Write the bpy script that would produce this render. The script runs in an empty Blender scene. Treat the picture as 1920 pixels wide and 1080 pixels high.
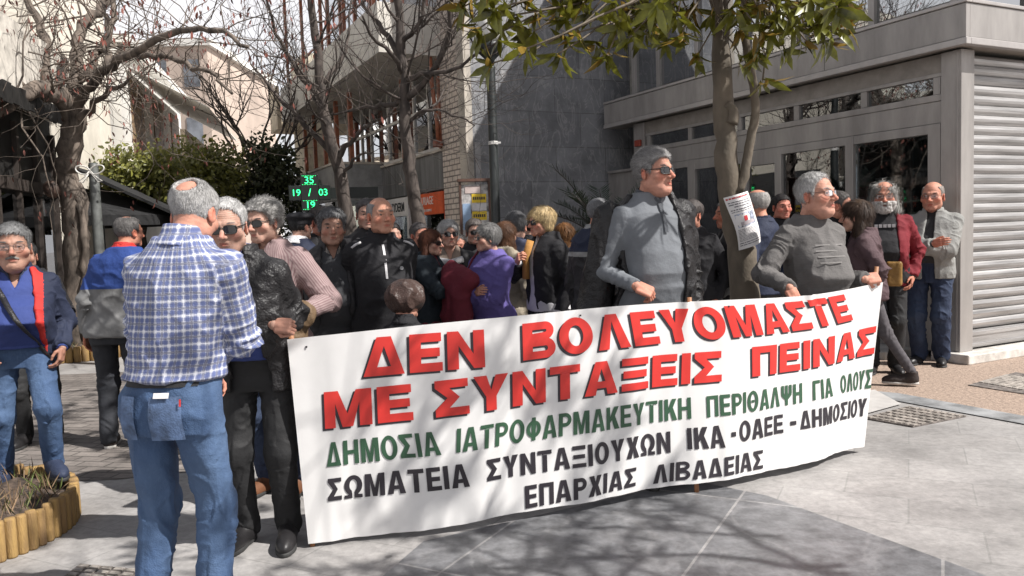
import bpy, math, random
import numpy as np
from mathutils import Vector, Matrix
random.seed(7); RNG = np.random.default_rng(11)
SC = bpy.context.scene
COL = SC.collection
R_ = math.radians
# ------------------------------------------------------------------ camera
CF = 1509.0; ROLL = R_(1.93); PITCH = R_(3.98); EYE = 1.45
_F = np.array([0, math.cos(PITCH), -math.sin(PITCH)]); _U0 = np.array([0, math.sin(PITCH), math.cos(PITCH)])
_X = np.array([1.0, 0, 0])
_R = math.cos(ROLL) * _X - math.sin(ROLL) * _U0; _U = math.sin(ROLL) * _X + math.cos(ROLL) * _U0
_C = np.array([0, 0, EYE])
cam = bpy.data.cameras.new('camera'); camo = bpy.data.objects.new('camera', cam); COL.objects.link(camo)
cam.sensor_width = 36.0; cam.lens = 36.0 * CF / 1920.0; cam.clip_start = 0.05; cam.clip_end = 2000
m = Matrix.Identity(4)
for i in range(3):
    m[i][0] = _R[i]; m[i][1] = _U[i]; m[i][2] = -_F[i]; m[i][3] = _C[i]
camo.matrix_world = m; SC.camera = camo
# ------------------------------------------------------------------ light
SUN_TO = np.array([0.93, -0.37, 1.12]); SUN_TO /= np.linalg.norm(SUN_TO)
sun = bpy.data.lights.new('sun', 'SUN'); sun.energy = 5.0; sun.angle = R_(0.55); sun.color = (1.0, 0.965, 0.92)
suno = bpy.data.objects.new('sun', sun); COL.objects.link(suno)
suno.rotation_euler = Vector(SUN_TO).to_track_quat('Z', 'Y').to_euler(); suno.location = (20, -8, 30)
W = bpy.data.worlds.new('World'); SC.world = W; W.use_nodes = True
nt = W.node_tree; bg = nt.nodes['Background']
sky = nt.nodes.new('ShaderNodeTexSky'); sky.sky_type = 'NISHITA'; sky.sun_disc = False
sky.sun_elevation = math.asin(SUN_TO[2]); sky.sun_rotation = math.atan2(SUN_TO[0], SUN_TO[1])
sky.dust_density = 3.0
# thin bright cloud veil over the sky
tc = nt.nodes.new('ShaderNodeTexCoord'); nz = nt.nodes.new('ShaderNodeTexNoise'); nz.inputs['Scale'].default_value = 2.2; nz.inputs['Detail'].default_value = 6
rp = nt.nodes.new('ShaderNodeValToRGB'); rp.color_ramp.elements[0].position = 0.30; rp.color_ramp.elements[1].position = 0.62
rp.color_ramp.elements[0].color = (.55, .55, .55, 1); rp.color_ramp.elements[1].color = (1, 1, 1, 1)
mx = nt.nodes.new('ShaderNodeMixRGB'); 
gz = nt.nodes.new('ShaderNodeSeparateXYZ'); nt.links.new(tc.outputs['Generated'], gz.inputs[0]); gm = nt.nodes.new('ShaderNodeMapRange'); gm.inputs['From Min'].default_value = .25; gm.inputs['From Max'].default_value = .85; nt.links.new(gz.outputs['Z'], gm.inputs['Value'])
gc_ = nt.nodes.new('ShaderNodeMixRGB'); gc_.inputs[1].default_value = (11.8, 11.6, 11.8, 1); gc_.inputs[2].default_value = (2.4, 2.7, 3.3, 1); nt.links.new(gm.outputs[0], gc_.inputs[0]); nt.links.new(gc_.outputs[0], mx.inputs[2])
nt.links.new(tc.outputs['Generated'], nz.inputs['Vector']); nt.links.new(nz.outputs['Fac'], rp.inputs['Fac'])
nt.links.new(rp.outputs['Color'], mx.inputs[0]); nt.links.new(sky.outputs['Color'], mx.inputs[1]); nt.links.new(mx.outputs[0], bg.inputs['Color'])
bg.inputs['Strength'].default_value = 0.066
SC.view_settings.view_transform = 'Standard'; SC.view_settings.look = 'None'; SC.view_settings.exposure = 0.58; SC.view_settings.gamma = 1.0
SC.view_settings.use_curve_mapping = False
try:
    SC.cycles.max_bounces = 6; SC.cycles.transparent_max_bounces = 12; SC.cycles.caustics_reflective = False; SC.cycles.caustics_refractive = False
except Exception: pass

# ------------------------------------------------------------------ pixel helpers (1920x1080 pixel -> point at a real distance)
def ray(x, y): return _F + _R * ((x - 960) / CF) - _U * ((y - 540) / CF)
def gnd(x, y, z=0.0):
    d = ray(x, y); return _C + d * ((z - EYE) / d[2])
def at(x, y, Y):
    d = ray(x, y); return _C + d * (Y / d[1])

# ------------------------------------------------------------------ tagging
def tag(o, label=None, cat=None, group=None, kind=None):
    if label: o['label'] = label
    if cat: o['category'] = cat
    if group: o['group'] = group
    if kind: o['kind'] = kind
    return o
def empty(name, loc=(0, 0, 0), rz=0.0, label=None, cat=None, group=None):
    o = bpy.data.objects.new(name, None); COL.objects.link(o); o.empty_display_size = .1
    o.location = tuple(map(float, loc)); o.rotation_euler = (0, 0, rz)
    return tag(o, label, cat, group)
def copy_tree(o, parent=None):
    c = o.copy(); COL.objects.link(c)
    if parent: c.parent = parent
    for ch in list(o.children): copy_tree(ch, c)
    return c

# ------------------------------------------------------------------ materials
def _sock(b, *names):
    for n in names:
        if n in b.inputs: return b.inputs[n]
_MC = {}
def mat(name, col=(.5, .5, .5), rough=.6, metal=0., var=.12, vscale=6., bump=0., bscale=60., spec=.5, col2=None, emit=None, estr=1., attr=None, coat=0., sss=0., rvar=0., stretch=(1, 1, 1), detail=5., trans=0.):
    """generic procedural material: base colour broken up by two noises, optional second colour, bump"""
    if name in _MC: return _MC[name]
    M = bpy.data.materials.new(name); M.use_nodes = True; n = M.node_tree; b = n.nodes['Principled BSDF']; L = n.links.new
    b.inputs['Roughness'].default_value = rough; b.inputs['Metallic'].default_value = metal
    _sock(b, 'Specular IOR Level', 'Specular').default_value = spec
    if coat: _sock(b, 'Coat Weight', 'Coat').default_value = coat
    if sss:
        _sock(b, 'Subsurface Weight', 'Subsurface').default_value = sss
        b.inputs['Subsurface Radius'].default_value = (.012, .005, .003)
    if emit:
        _sock(b, 'Emission Color', 'Emission').default_value = (*emit, 1); b.inputs['Emission Strength'].default_value = estr
    if trans: _sock(b, 'Transmission Weight', 'Transmission').default_value = trans
    tcn = n.nodes.new('ShaderNodeTexCoord'); mp = n.nodes.new('ShaderNodeMapping'); mp.inputs['Scale'].default_value = stretch
    L(tcn.outputs['Object'], mp.inputs['Vector'])
    nz = n.nodes.new('ShaderNodeTexNoise'); nz.inputs['Scale'].default_value = vscale; nz.inputs['Detail'].default_value = detail; nz.inputs['Roughness'].default_value = .62
    L(mp.outputs['Vector'], nz.inputs['Vector'])
    mixc = n.nodes.new('ShaderNodeMixRGB'); c2 = col2 if col2 else tuple(max(0, c * (1 - 2.2 * var)) for c in col)
    c1 = col if col2 else tuple(min(1, c * (1 + var)) for c in col)
    mixc.inputs[1].default_value = (*c1, 1); mixc.inputs[2].default_value = (*c2, 1)
    ramp = n.nodes.new('ShaderNodeValToRGB'); ramp.color_ramp.elements[0].position = .36; ramp.color_ramp.elements[1].position = .68
    L(nz.outputs['Fac'], ramp.inputs['Fac']); L(ramp.outputs['Color'], mixc.inputs[0])
    out = mixc.outputs[0]
    if attr:
        at_ = n.nodes.new('ShaderNodeAttribute'); at_.attribute_name = attr
        mul = n.nodes.new('ShaderNodeMixRGB'); mul.blend_type = 'MULTIPLY'; mul.inputs[0].default_value = 1
        L(out, mul.inputs[1]); L(at_.outputs['Color'], mul.inputs[2]); out = mul.outputs[0]
    L(out, b.inputs['Base Color'])
    if rvar:
        mr = n.nodes.new('ShaderNodeMapRange'); mr.inputs['To Min'].default_value = max(0.02, rough - rvar); mr.inputs['To Max'].default_value = min(1, rough + rvar)
        L(nz.outputs['Fac'], mr.inputs['Value']); L(mr.outputs['Result'], b.inputs['Roughness'])
    if bump:
        nb = n.nodes.new('ShaderNodeTexNoise'); nb.inputs['Scale'].default_value = bscale; nb.inputs['Detail'].default_value = 4
        L(mp.outputs['Vector'], nb.inputs['Vector'])
        bp = n.nodes.new('ShaderNodeBump'); bp.inputs['Strength'].default_value = bump; bp.inputs['Distance'].default_value = .01
        L(nb.outputs['Fac'], bp.inputs['Height']); L(bp.outputs['Normal'], b.inputs['Normal'])
    _MC[name] = M; return M
def nodes(M): return M.node_tree, M.node_tree.nodes['Principled BSDF']
def brickmat(name, c1, c2, mortar, bw, bh, ms, rough=.7, bump=.4, rot=(0, 0, 0), vscale=3., var=.5, offset=.5, veins=None, coord='Object', loc=(0, 0, 0), streak=None):
    if name in _MC: return _MC[name]
    M = bpy.data.materials.new(name); M.use_nodes = True; n, b = nodes(M); L = n.links.new
    b.inputs['Roughness'].default_value = rough
    tcn = n.nodes.new('ShaderNodeTexCoord'); mp = n.nodes.new('ShaderNodeMapping'); mp.inputs['Rotation'].default_value = rot; mp.inputs['Location'].default_value = loc
    L(tcn.outputs[coord], mp.inputs['Vector'])
    br = n.nodes.new('ShaderNodeTexBrick'); br.offset = offset; br.inputs['Scale'].default_value = 1; br.inputs['Brick Width'].default_value = bw; br.inputs['Row Height'].default_value = bh
    br.inputs['Mortar Size'].default_value = ms; br.inputs['Mortar Smooth'].default_value = .2; br.inputs['Bias'].default_value = 0
    br.inputs['Color1'].default_value = (*c1, 1); br.inputs['Color2'].default_value = (*c2, 1); br.inputs['Mortar'].default_value = (*mortar, 1)
    L(mp.outputs['Vector'], br.inputs['Vector'])
    nz = n.nodes.new('ShaderNodeTexNoise'); nz.inputs['Scale'].default_value = vscale; nz.inputs['Detail'].default_value = 8; nz.inputs['Roughness'].default_value = .68
    L(tcn.outputs[coord], nz.inputs['Vector'])
    rp = n.nodes.new('ShaderNodeValToRGB'); rp.color_ramp.elements[0].position = .3; rp.color_ramp.elements[1].position = .7
    lo = 1 - var; rp.color_ramp.elements[0].color = (lo, lo, lo, 1); rp.color_ramp.elements[1].color = (1 + var * .4,) * 3 + (1,)
    L(nz.outputs['Fac'], rp.inputs['Fac'])
    mul = n.nodes.new('ShaderNodeMixRGB'); mul.blend_type = 'MULTIPLY'; mul.inputs[0].default_value = 1
    L(br.outputs['Color'], mul.inputs[1]); L(rp.outputs['Color'], mul.inputs[2]); out = mul.outputs[0]
    if veins:
        n2 = n.nodes.new('ShaderNodeTexNoise'); n2.inputs['Scale'].default_value = veins[1]; n2.inputs['Detail'].default_value = 7; n2.inputs['Distortion'].default_value = 1.6
        mp2 = n.nodes.new('ShaderNodeMapping'); mp2.inputs['Scale'].default_value = veins[3] if len(veins) > 3 else (1, 1, 1)
        L(tcn.outputs[coord], mp2.inputs['Vector']); L(mp2.outputs['Vector'], n2.inputs['Vector'])
        r2 = n.nodes.new('ShaderNodeValToRGB'); e = r2.color_ramp.elements; e[0].position = .47; e[0].color = (0, 0, 0, 1); e[1].position = .5; e[1].color = (1, 1, 1, 1)
        k = e.new(.535); k.color = (0, 0, 0, 1)
        L(n2.outputs['Fac'], r2.inputs['Fac'])
        ms_ = n.nodes.new('ShaderNodeMath'); ms_.operation = 'MULTIPLY'; ms_.inputs[1].default_value = veins[2]
        L(r2.outputs['Color'], ms_.inputs[0])
        mv = n.nodes.new('ShaderNodeMixRGB'); mv.inputs[2].default_value = (*veins[0], 1)
        L(ms_.outputs[0], mv.inputs[0]); L(out, mv.inputs[1]); out = mv.outputs[0]
    if coord == 'Object' and streak != 0 and not rot[0]:   # worn spots and grime on horizontal paving
        vo = n.nodes.new('ShaderNodeTexVoronoi'); vo.inputs['Scale'].default_value = 2.6; L(tcn.outputs[coord], vo.inputs['Vector'])
        mr = n.nodes.new('ShaderNodeMapRange'); mr.inputs['From Min'].default_value = .035; mr.inputs['From Max'].default_value = .055; mr.inputs['To Min'].default_value = .62; L(vo.outputs['Distance'], mr.inputs['Value'])
        n3 = n.nodes.new('ShaderNodeTexNoise'); n3.inputs['Scale'].default_value = 23; n3.inputs['Detail'].default_value = 8; n3.inputs['Roughness'].default_value = .75; L(tcn.outputs[coord], n3.inputs['Vector'])
        m3 = n.nodes.new('ShaderNodeMapRange'); m3.inputs['From Min'].default_value = .32; m3.inputs['From Max'].default_value = .6; m3.inputs['To Min'].default_value = .70; L(n3.outputs['Fac'], m3.inputs['Value'])
        mm = n.nodes.new('ShaderNodeMath'); mm.operation = 'MULTIPLY'; L(mr.outputs[0], mm.inputs[0]); L(m3.outputs[0], mm.inputs[1])
        mg_ = n.nodes.new('ShaderNodeMixRGB'); mg_.blend_type = 'MULTIPLY'; mg_.inputs[0].default_value = 1; L(out, mg_.inputs[1]); L(mm.outputs[0], mg_.inputs[2]); out = mg_.outputs[0]
    L(out, b.inputs['Base Color'])
    bp = n.nodes.new('ShaderNodeBump'); bp.inputs['Strength'].default_value = bump; bp.inputs['Distance'].default_value = .01
    inv = n.nodes.new('ShaderNodeMath'); inv.operation = 'MULTIPLY_ADD'; inv.inputs[1].default_value = -1.; 
    L(br.outputs['Fac'], inv.inputs[0]); L(nz.outputs['Fac'], inv.inputs[2]); L(inv.outputs[0], bp.inputs['Height']); L(bp.outputs['Normal'], b.inputs['Normal'])
    _MC[name] = M; return M
def glassmat(name, tint=(.85, .9, .9), refl=.35, thru=.9):
    if name in _MC: return _MC[name]
    M = bpy.data.materials.new(name); M.use_nodes = True; n = M.node_tree; n.nodes.clear(); L = n.links.new
    o = n.nodes.new('ShaderNodeOutputMaterial'); t = n.nodes.new('ShaderNodeBsdfTransparent'); g = n.nodes.new('ShaderNodeBsdfGlossy')
    t.inputs['Color'].default_value = (*[c * thru for c in tint], 1); g.inputs['Roughness'].default_value = .015; g.inputs['Color'].default_value = (.95, .97, 1, 1)
    fr = n.nodes.new('ShaderNodeFresnel'); fr.inputs['IOR'].default_value = 1.5
    ad = n.nodes.new('ShaderNodeMath'); ad.operation = 'MULTIPLY_ADD'; ad.inputs[1].default_value = 1.2; ad.inputs[2].default_value = refl; ad.use_clamp = True
    tcn = n.nodes.new('ShaderNodeTexCoord'); nz = n.nodes.new('ShaderNodeTexNoise'); nz.inputs['Scale'].default_value = 1.1; nz.inputs['Detail'].default_value = 1
    bp = n.nodes.new('ShaderNodeBump'); bp.inputs['Strength'].default_value = .05; bp.inputs['Distance'].default_value = .05
    L(tcn.outputs['Object'], nz.inputs['Vector']); L(nz.outputs['Fac'], bp.inputs['Height']); L(bp.outputs['Normal'], g.inputs['Normal'])
    mxs = n.nodes.new('ShaderNodeMixShader'); L(fr.outputs[0], ad.inputs[0]); L(ad.outputs[0], mxs.inputs[0]); L(t.outputs[0], mxs.inputs[1]); L(g.outputs[0], mxs.inputs[2]); L(mxs.outputs[0], o.inputs['Surface'])
    _MC[name] = M; return M

# ------------------------------------------------------------------ mesh helpers
def mesh_np(name, V, Fs, material, parent=None, smooth=True, cols=None, uv=None, label=None, mats=None, fm=None):
    """V (n,3); Fs list of arrays/lists of faces (each (m,3) or (m,4) array, or a python list)"""
    me = bpy.data.meshes.new(name); V = np.asarray(V, np.float32)
    loops = []; starts = []; totals = []; p = 0
    for Fa in Fs:
        Fa = np.asarray(Fa, np.int32)
        if Fa.size == 0: continue
        k = Fa.shape[1]; loops.append(Fa.ravel()); c = Fa.shape[0]
        starts.append(p + np.arange(c) * k); totals.append(np.full(c, k)); p += c * k
    lp = np.concatenate(loops); st = np.concatenate(starts); tt = np.concatenate(totals)
    me.vertices.add(len(V)); me.vertices.foreach_set('co', V.ravel())
    me.loops.add(len(lp)); me.loops.foreach_set('vertex_index', lp.astype(np.int32))
    me.polygons.add(len(st)); me.polygons.foreach_set('loop_start', st.astype(np.int32))
    try: me.polygons.foreach_set('loop_total', tt.astype(np.int32))
    except Exception: pass
    me.polygons.foreach_set('use_smooth', np.full(len(st), smooth))
    if fm is not None: me.polygons.foreach_set('material_index', np.asarray(fm, np.int32))
    if cols is not None:
        a = me.color_attributes.new('Col', 'FLOAT_COLOR', 'POINT'); c4 = np.ones((len(V), 4), np.float32); c4[:, :3] = cols; a.data.foreach_set('color', c4.ravel())
    if uv is not None:
        u = me.uv_layers.new(name='UVMap'); u.data.foreach_set('uv', np.asarray(uv, np.float32)[lp].ravel())
    me.update(calc_edges=True); me.validate()
    for mm in (mats or [material]): me.materials.append(mm)
    o = bpy.data.objects.new(name, me); COL.objects.link(o)
    if parent: o.parent = parent
    if label: o['label'] = label
    return o
class MB:
    def __init__(s): s.v = []; s.f = []; s.n = 0
    def add(s, V, F):
        V = np.asarray(V, float); s.v.append(V)
        for f in F: s.f.append([int(i) + s.n for i in f])
        s.n += len(V); return s
    def box(s, x0, x1, y0, y1, z0, z1):
        V = [(x, y, z) for z in (z0, z1) for y in (y0, y1) for x in (x0, x1)]
        return s.add(V, [(0, 2, 3, 1), (4, 5, 7, 6), (0, 1, 5, 4), (2, 6, 7, 3), (0, 4, 6, 2), (1, 3, 7, 5)])
    def obox(s, c, ax, ay, az):
        c, ax, ay, az = (np.asarray(q, float) for q in (c, ax, ay, az))
        V = [c + i * ax + j * ay + k * az for k in (-1, 1) for j in (-1, 1) for i in (-1, 1)]
        return s.add(V, [(0, 2, 3, 1), (4, 5, 7, 6), (0, 1, 5, 4), (2, 6, 7, 3), (0, 4, 6, 2), (1, 3, 7, 5)])
    def quad(s, a, b, c, d): return s.add([a, b, c, d], [(0, 1, 2, 3)])
    def prism(s, poly, z0, z1):
        n = len(poly); V = [(p[0], p[1], z0) for p in poly] + [(p[0], p[1], z1) for p in poly]
        return s.add(V, [list(range(n - 1, -1, -1)), list(range(n, 2 * n))] + [(i, (i + 1) % n, n + (i + 1) % n, n + i) for i in range(n)])
    def tube(s, P, r, k=8, cap=True):
        P = np.asarray(P, float); n = len(P); r = np.broadcast_to(np.asarray(r, float), (n,))
        T = np.gradient(P, axis=0); T /= (np.linalg.norm(T, axis=1)[:, None] + 1e-9)
        ref = np.array([0, 0, 1.]) if abs(T[0][2]) < .9 else np.array([1., 0, 0]); V = []
        u = np.cross(T[0], ref); u /= np.linalg.norm(u); an = np.arange(k) * 2 * math.pi / k
        for i in range(n):
            u = u - T[i] * (u @ T[i]); u /= (np.linalg.norm(u) + 1e-9); w = np.cross(T[i], u)
            V += list(P[i] + r[i] * (np.cos(an)[:, None] * u + np.sin(an)[:, None] * w))
        F = [(i * k + j, i * k + (j + 1) % k, (i + 1) * k + (j + 1) % k, (i + 1) * k + j) for i in range(n - 1) for j in range(k)]
        if cap: F += [list(range(k - 1, -1, -1)), [(n - 1) * k + j for j in range(k)]]
        return s.add(V, F)
    def lathe(s, prof, k=16, c=(0, 0)):
        an = np.arange(k) * 2 * math.pi / k; V = []
        for r, z in prof: V += [(c[0] + r * math.cos(t), c[1] + r * math.sin(t), z) for t in an]
        n = len(prof); F = [(i * k + j, i * k + (j + 1) % k, (i + 1) * k + (j + 1) % k, (i + 1) * k + j) for i in range(n - 1) for j in range(k)]
        F += [list(range(k - 1, -1, -1)), [(n - 1) * k + j for j in range(k)]]
        return s.add(V, F)
    def build(s, name, material, parent=None, smooth=False, bevel=0., label=None, mats=None):
        me = bpy.data.meshes.new(name); me.from_pydata([tuple(map(float, q)) for q in np.concatenate(s.v)], [], s.f); me.update(); 
        for mm in (mats or [material]): me.materials.append(mm)
        if smooth: me.polygons.foreach_set('use_smooth', np.full(len(me.polygons), True))
        o = bpy.data.objects.new(name, me); COL.objects.link(o)
        if parent: o.parent = parent
        if bevel:
            bm_ = o.modifiers.new('bevel', 'BEVEL'); bm_.width = bevel; bm_.segments = 2; bm_.limit_method = 'ANGLE'; bm_.angle_limit = R_(40)
        if label: o['label'] = label
        return o
def text_obj(s, size, material, name, parent, loc, xdir, updir, extrude=.003, bold=.0, sx=1., label=None, align='CENTER'):
    """raised lettering built as a filled mesh"""
    cu = bpy.data.curves.new('t', 'FONT'); cu.body = s; cu.size = size; cu.extrude = extrude; cu.offset = bold; cu.align_x = align; cu.align_y = 'CENTER'
    to = bpy.data.objects.new('t', cu); COL.objects.link(to); bpy.context.view_layer.update()
    me = bpy.data.meshes.new_from_object(to.evaluated_get(bpy.context.evaluated_depsgraph_get())); bpy.data.objects.remove(to)
    x = Vector(xdir).normalized(); u = Vector(updir).normalized(); nrm = x.cross(u)
    Mx = Matrix(((x.x * sx, u.x, nrm.x, loc[0]), (x.y * sx, u.y, nrm.y, loc[1]), (x.z * sx, u.z, nrm.z, loc[2]), (0, 0, 0, 1)))
    me.transform(Mx); me.materials.clear(); me.materials.append(material)
    o = bpy.data.objects.new(name, me); COL.objects.link(o)
    if parent: o.parent = parent
    if label: o['label'] = label
    return o

# ------------------------------------------------------------------ value noise in numpy
_PERM = RNG.random(65536).astype(np.float32)
def vnoise(P):
    P = np.asarray(P, np.float64); i = np.floor(P).astype(np.int64); f = P - i; f = f * f * (3 - 2 * f); r = 0
    for dx in (0, 1):
        for dy in (0, 1):
            for dz in (0, 1):
                h = ((i[:, 0] + dx) * 73856093 ^ (i[:, 1] + dy) * 19349663 ^ (i[:, 2] + dz) * 83492791) & 65535
                w = (f[:, 0] if dx else 1 - f[:, 0]) * (f[:, 1] if dy else 1 - f[:, 1]) * (f[:, 2] if dz else 1 - f[:, 2])
                r = r + w * _PERM[h]
    return r * 2 - 1
# ================================================================== GROUND
def sheet(name, pts, z, material, parent=None, kind='structure', label=None):
    mb = MB(); V = [(p[0], p[1], z) for p in pts]; mb.add(V, [list(range(len(V)))])
    o = mb.build(name, material, parent); tag(o, label, None, None, kind); return o
PAVROT = R_(-26.3)
slab = brickmat('pale_slabs', (.325, .31, .30), (.37, .355, .345), (.29, .28, .27), .62, .38, .005, rough=.62, bump=.22, rot=(0, 0, R_(26.3)), vscale=1.7, var=.42, veins=((.42, .40, .38), 2.4, .15))
sheet('ground', [(-160, -60), (160, -60), (160, 240), (-160, 240)], 0, slab)
pav = brickmat('small_pavers', (.19, .165, .15), (.255, .225, .205), (.10, .09, .08), .22, .11, .008, rough=.75, bump=.5, rot=(0, 0, R_(12)), vscale=2.2, var=.45)
P_ = [gnd(*q) for q in ((105, 712), (420, 700), (700, 690), (560, 850), (235, 905), (20, 800))]
sheet('brick_path', [(-6.4, 9.0), (-1.5, 9.3), (-.95, 5.6), (-1.6, 5.15), (-2.5, 4.9), (-3.4, 4.9)], .004, pav)
dark = brickmat('dark_marble', (.16, .162, .17), (.20, .20, .207), (.34, .33, .325), .95, 1.4, .007, rough=.38, bump=.1, rot=(0, 0, R_(26.3 + 2)), vscale=9, var=.6, veins=((.34, .33, .33), 1.3, .22), offset=0)
dk = [gnd(*q) for q in ((860, 1010), (1080, 950), (1300, 903), (1455, 935), (1720, 1045))]
sheet('dark_paving', [(-.46, 3.72), (.99, 4.50), (1.32, 4.20), (2.35, 2.25), (.4, 1.2), (-.75, 2.9)], .004, dark)
agg = mat('exposed_aggregate', (.40, .30, .235), .85, var=.3, vscale=34, bump=.9, bscale=60, col2=(.20, .15, .12), detail=6)
sheet('pebble_pavement', [(2.2, 7.4), (3.1, 6.55), (3.75, 5.35), (6.4, 2.6), (9.8, 6.5), (5.4, 9.05), (4.2, 8.35), (3.6, 8.2), (2.6, 8.0)], .004, agg)
strip = mat('grey_kerbstone', (.27, .275, .28), .5, var=.25, vscale=4)
sheet('kerb_strip', [(2.0, 7.2), (3.0, 6.38), (3.62, 5.28), (5.9, 2.7), (6.15, 2.85), (3.80, 5.42), (3.18, 6.6), (2.15, 7.42)], .008, strip)
sheet('white_paver', [gnd(*p) for p in ((1500, 778), (1548, 745), (1640, 733), (1690, 760), (1600, 785))][::-1], .012, mat('white_marble', (.52, .50, .48), .4, var=.08))
# manhole covers and drain
iron = mat('worn_iron', (.2, .175, .16), .5, metal=.3, var=.4, vscale=20, bump=.2)
def cover(name, px, label, nx, ny, h=.012):
    c = [gnd(*p) for p in px]; t = empty(name, sum(c) / 4, 0, label, 'manhole cover'); o = sum(c) / 4
    mb = MB(); mb.prism([q - o for q in c], .002, h); mb.build('cover_plate', iron, t)
    mb = MB()
    for i in range(nx):
        for j in range(ny):
            u = (i + .5) / nx; v = (j + .5) / ny
            p = (c[0] * (1 - u) + c[1] * u) * (1 - v) + (c[3] * (1 - u) + c[2] * u) * v - o
            e1 = (c[1] - c[0]) / nx * .36; e2 = (c[3] - c[0]) / ny * (.3)
            mb.prism([p - e1 - e2, p + e1 - e2, p + e1 + e2, p - e1 + e2], h + .0005, h + .006)
    mb.build('tread_pattern', mat('worn_iron_raised', (.42, .38, .34), .45, metal=.3, var=.3, vscale=18), t); return t
cover('manhole_cover', [(1620, 786), (1712, 802), (1812, 782), (1703, 764)], 'square patterned manhole cover in the pale paving right of the banner', 8, 7)
cover('drain_grate', [(1815, 724), (1922, 741), (1990, 716), (1905, 700)], 'slatted drain grate in the pebble paving before the shutter', 9, 1)
cover('utility_cover', [(120, 1085), (240, 1098), (262, 1072), (150, 1062)], 'metal inspection cover in the paving beside the log planter', 5, 3)

# ================================================================== CORNER SHOP (grey aluminium)
AX = np.array([-.4432, .8964, 0]); BX = np.array([.8964, .4432, 0]); ROTB = math.atan2(BX[1], BX[0])
K = gnd(1800, 665, .08); K[2] = 0
shop = empty('corner_shop', K, ROTB, 'grey metal clad corner shop with big windows and a rolling shutter', 'shop')
def toL(P): d = np.asarray(P) - K; return np.array([d @ BX, d @ AX, d[2]])
alu = mat('warm_grey_aluminium', (.325, .305, .29), .42, metal=.25, var=.12, vscale=3.5, bump=.03, bscale=8, stretch=(1, 1, .25), rvar=.1)
alud = mat('dark_bronze_frame', (.055, .05, .045), .45, metal=.2, var=.15)
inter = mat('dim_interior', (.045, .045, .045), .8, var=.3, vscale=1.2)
mb = MB(); mb.box(-.10, 7, -.16, .25, .002, .10); mb.build('plinth', mat('white_plinth_marble', (.60, .57, .53), .5, var=.16, vscale=7), shop, bevel=.012)
mb = MB(); mb.box(0, .2, 0, .22, .10, 3.08); mb.box(-.006, .10, .03, .055, .11, 3.06); mb.build('corner_column', alu, shop, bevel=.006)
# shutter: curved slats, profile extruded
zz = []; z = .31
while z < 2.98:
    for f_, d_ in ((0, 0), (.12, -.012), (.3, -.024), (.55, -.03), (.8, -.022), (.93, -.008), (.97, .006)): zz.append((z + f_ * .098, .075 + d_))
    z += .098
V = [(x, y, z) for x in (.205, 4.2) for z, y in zz]; nq = len(zz)
F = [(i, nq + i, nq + i + 1, i + 1) for i in range(nq - 1)]
shut = mat('shutter_metal', (.40, .39, .385), .36, metal=.55, var=.2, vscale=3, stretch=(.3, 1, 6))
MB().add(V, F).build('rolling_shutter', shut, shop)
sb = MB(); sb.box(.205, 4.2, .045, .085, .12, .30); sb.box(.205, 4.2, .03, .0445, .135, .165); sb.box(.205, 4.2, .03, .0445, .245, .285); sb.build('shutter_bottom_bar', shut, shop, bevel=.004)
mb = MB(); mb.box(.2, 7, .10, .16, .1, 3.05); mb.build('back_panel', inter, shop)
# canopy fascia (L shaped), lips, soffit
def Lring(mb, o, z0, z1, d, yend=6.12, xend=7):
    mb.box(-o, -o + d, -o, yend, z0, z1); mb.box(-o + d, xend, -o, -o + d, z0, z1)
mb = MB(); Lring(mb, .14, 3.155, 3.47, .06)
mb.box(-.08, .3, 6.06, 6.12, 3.155, 3.47); mb.build('fascia', alu, shop, bevel=.004)
mb = MB(); Lring(mb, .158, 3.085, 3.150, .075); mb.box(-.083, .3, 6.06, 6.13, 3.085, 3.15); Lring(mb, .155, 3.475, 3.51, .09); mb.build('fascia_lip', mat('alu_lip', (.42, .395, .38), .35, metal=.3, var=.05), shop, bevel=.006)
mb = MB(); mb.box(-.08, .3, -.08, 6.06, 3.10, 3.14); mb.box(.3, 7, -.08, .3, 3.10, 3.14); mb.build('soffit', mat('soffit_paint', (.3, .275, .25), .6, var=.08), shop)
for xs in (1.55, 3.1): 
    mb = MB(); mb.box(-.1415, -.1385, xs, xs + .006, 3.16, 3.47); mb.build('panel_joint', alud, shop)
# left face: header, transom, panel, windows
SM = [.28, 1.16, 2.14, 3.13, 4.15, 5.15]
mb = MB(); mb.box(.03, .12, .22, 5.3, 2.90, 3.08); mb.build('header_beam', mat('header_paint', (.26, .235, .21), .55, var=.1), shop)
mb = MB(); mb.box(.02, .10, .22, 5.3, 2.62, 2.685); mb.box(.028, .10, .22, 5.3, 2.86, 2.899)
for s_ in SM: mb.box(.024, .10, s_ - .04, s_ + .04, 2.687, 2.858)
mb.build('transom_frame', alu, shop, bevel=.004)
mb = MB(); mb.box(.03, .09, .22, 5.3, 2.40, 2.617); mb.build('transom_panel', alu, shop, bevel=.003)
gl = glassmat('shop_glass', (.8, .86, .86), .16, .8)
for i in range(5):
    mb = MB(); mb.box(.060, .066, SM[i] + .04, SM[i + 1] - .04, 2.687, 2.858); mb.build('transom_pane', gl, shop)
WM = [.30, 1.35, 2.44, 3.05, 4.12, 5.2]
mb = MB()
for s_, w in zip(WM, (.07, .055, .055, .06, .08, .09)): mb.box(.01, .10, s_ - w, s_ + w, .08, 2.395)
mb.box(.016, .10, .37, 1.295, 2.30, 2.395); mb.box(.016, .10, 1.405, 2.385, 2.30, 2.395); mb.box(.016, .10, 2.495, 2.99, 2.20, 2.395); mb.box(.016, .10, 3.11, 4.04, 2.25, 2.395); mb.box(.016, .10, 4.2, 5.11, 2.3, 2.395)
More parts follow.
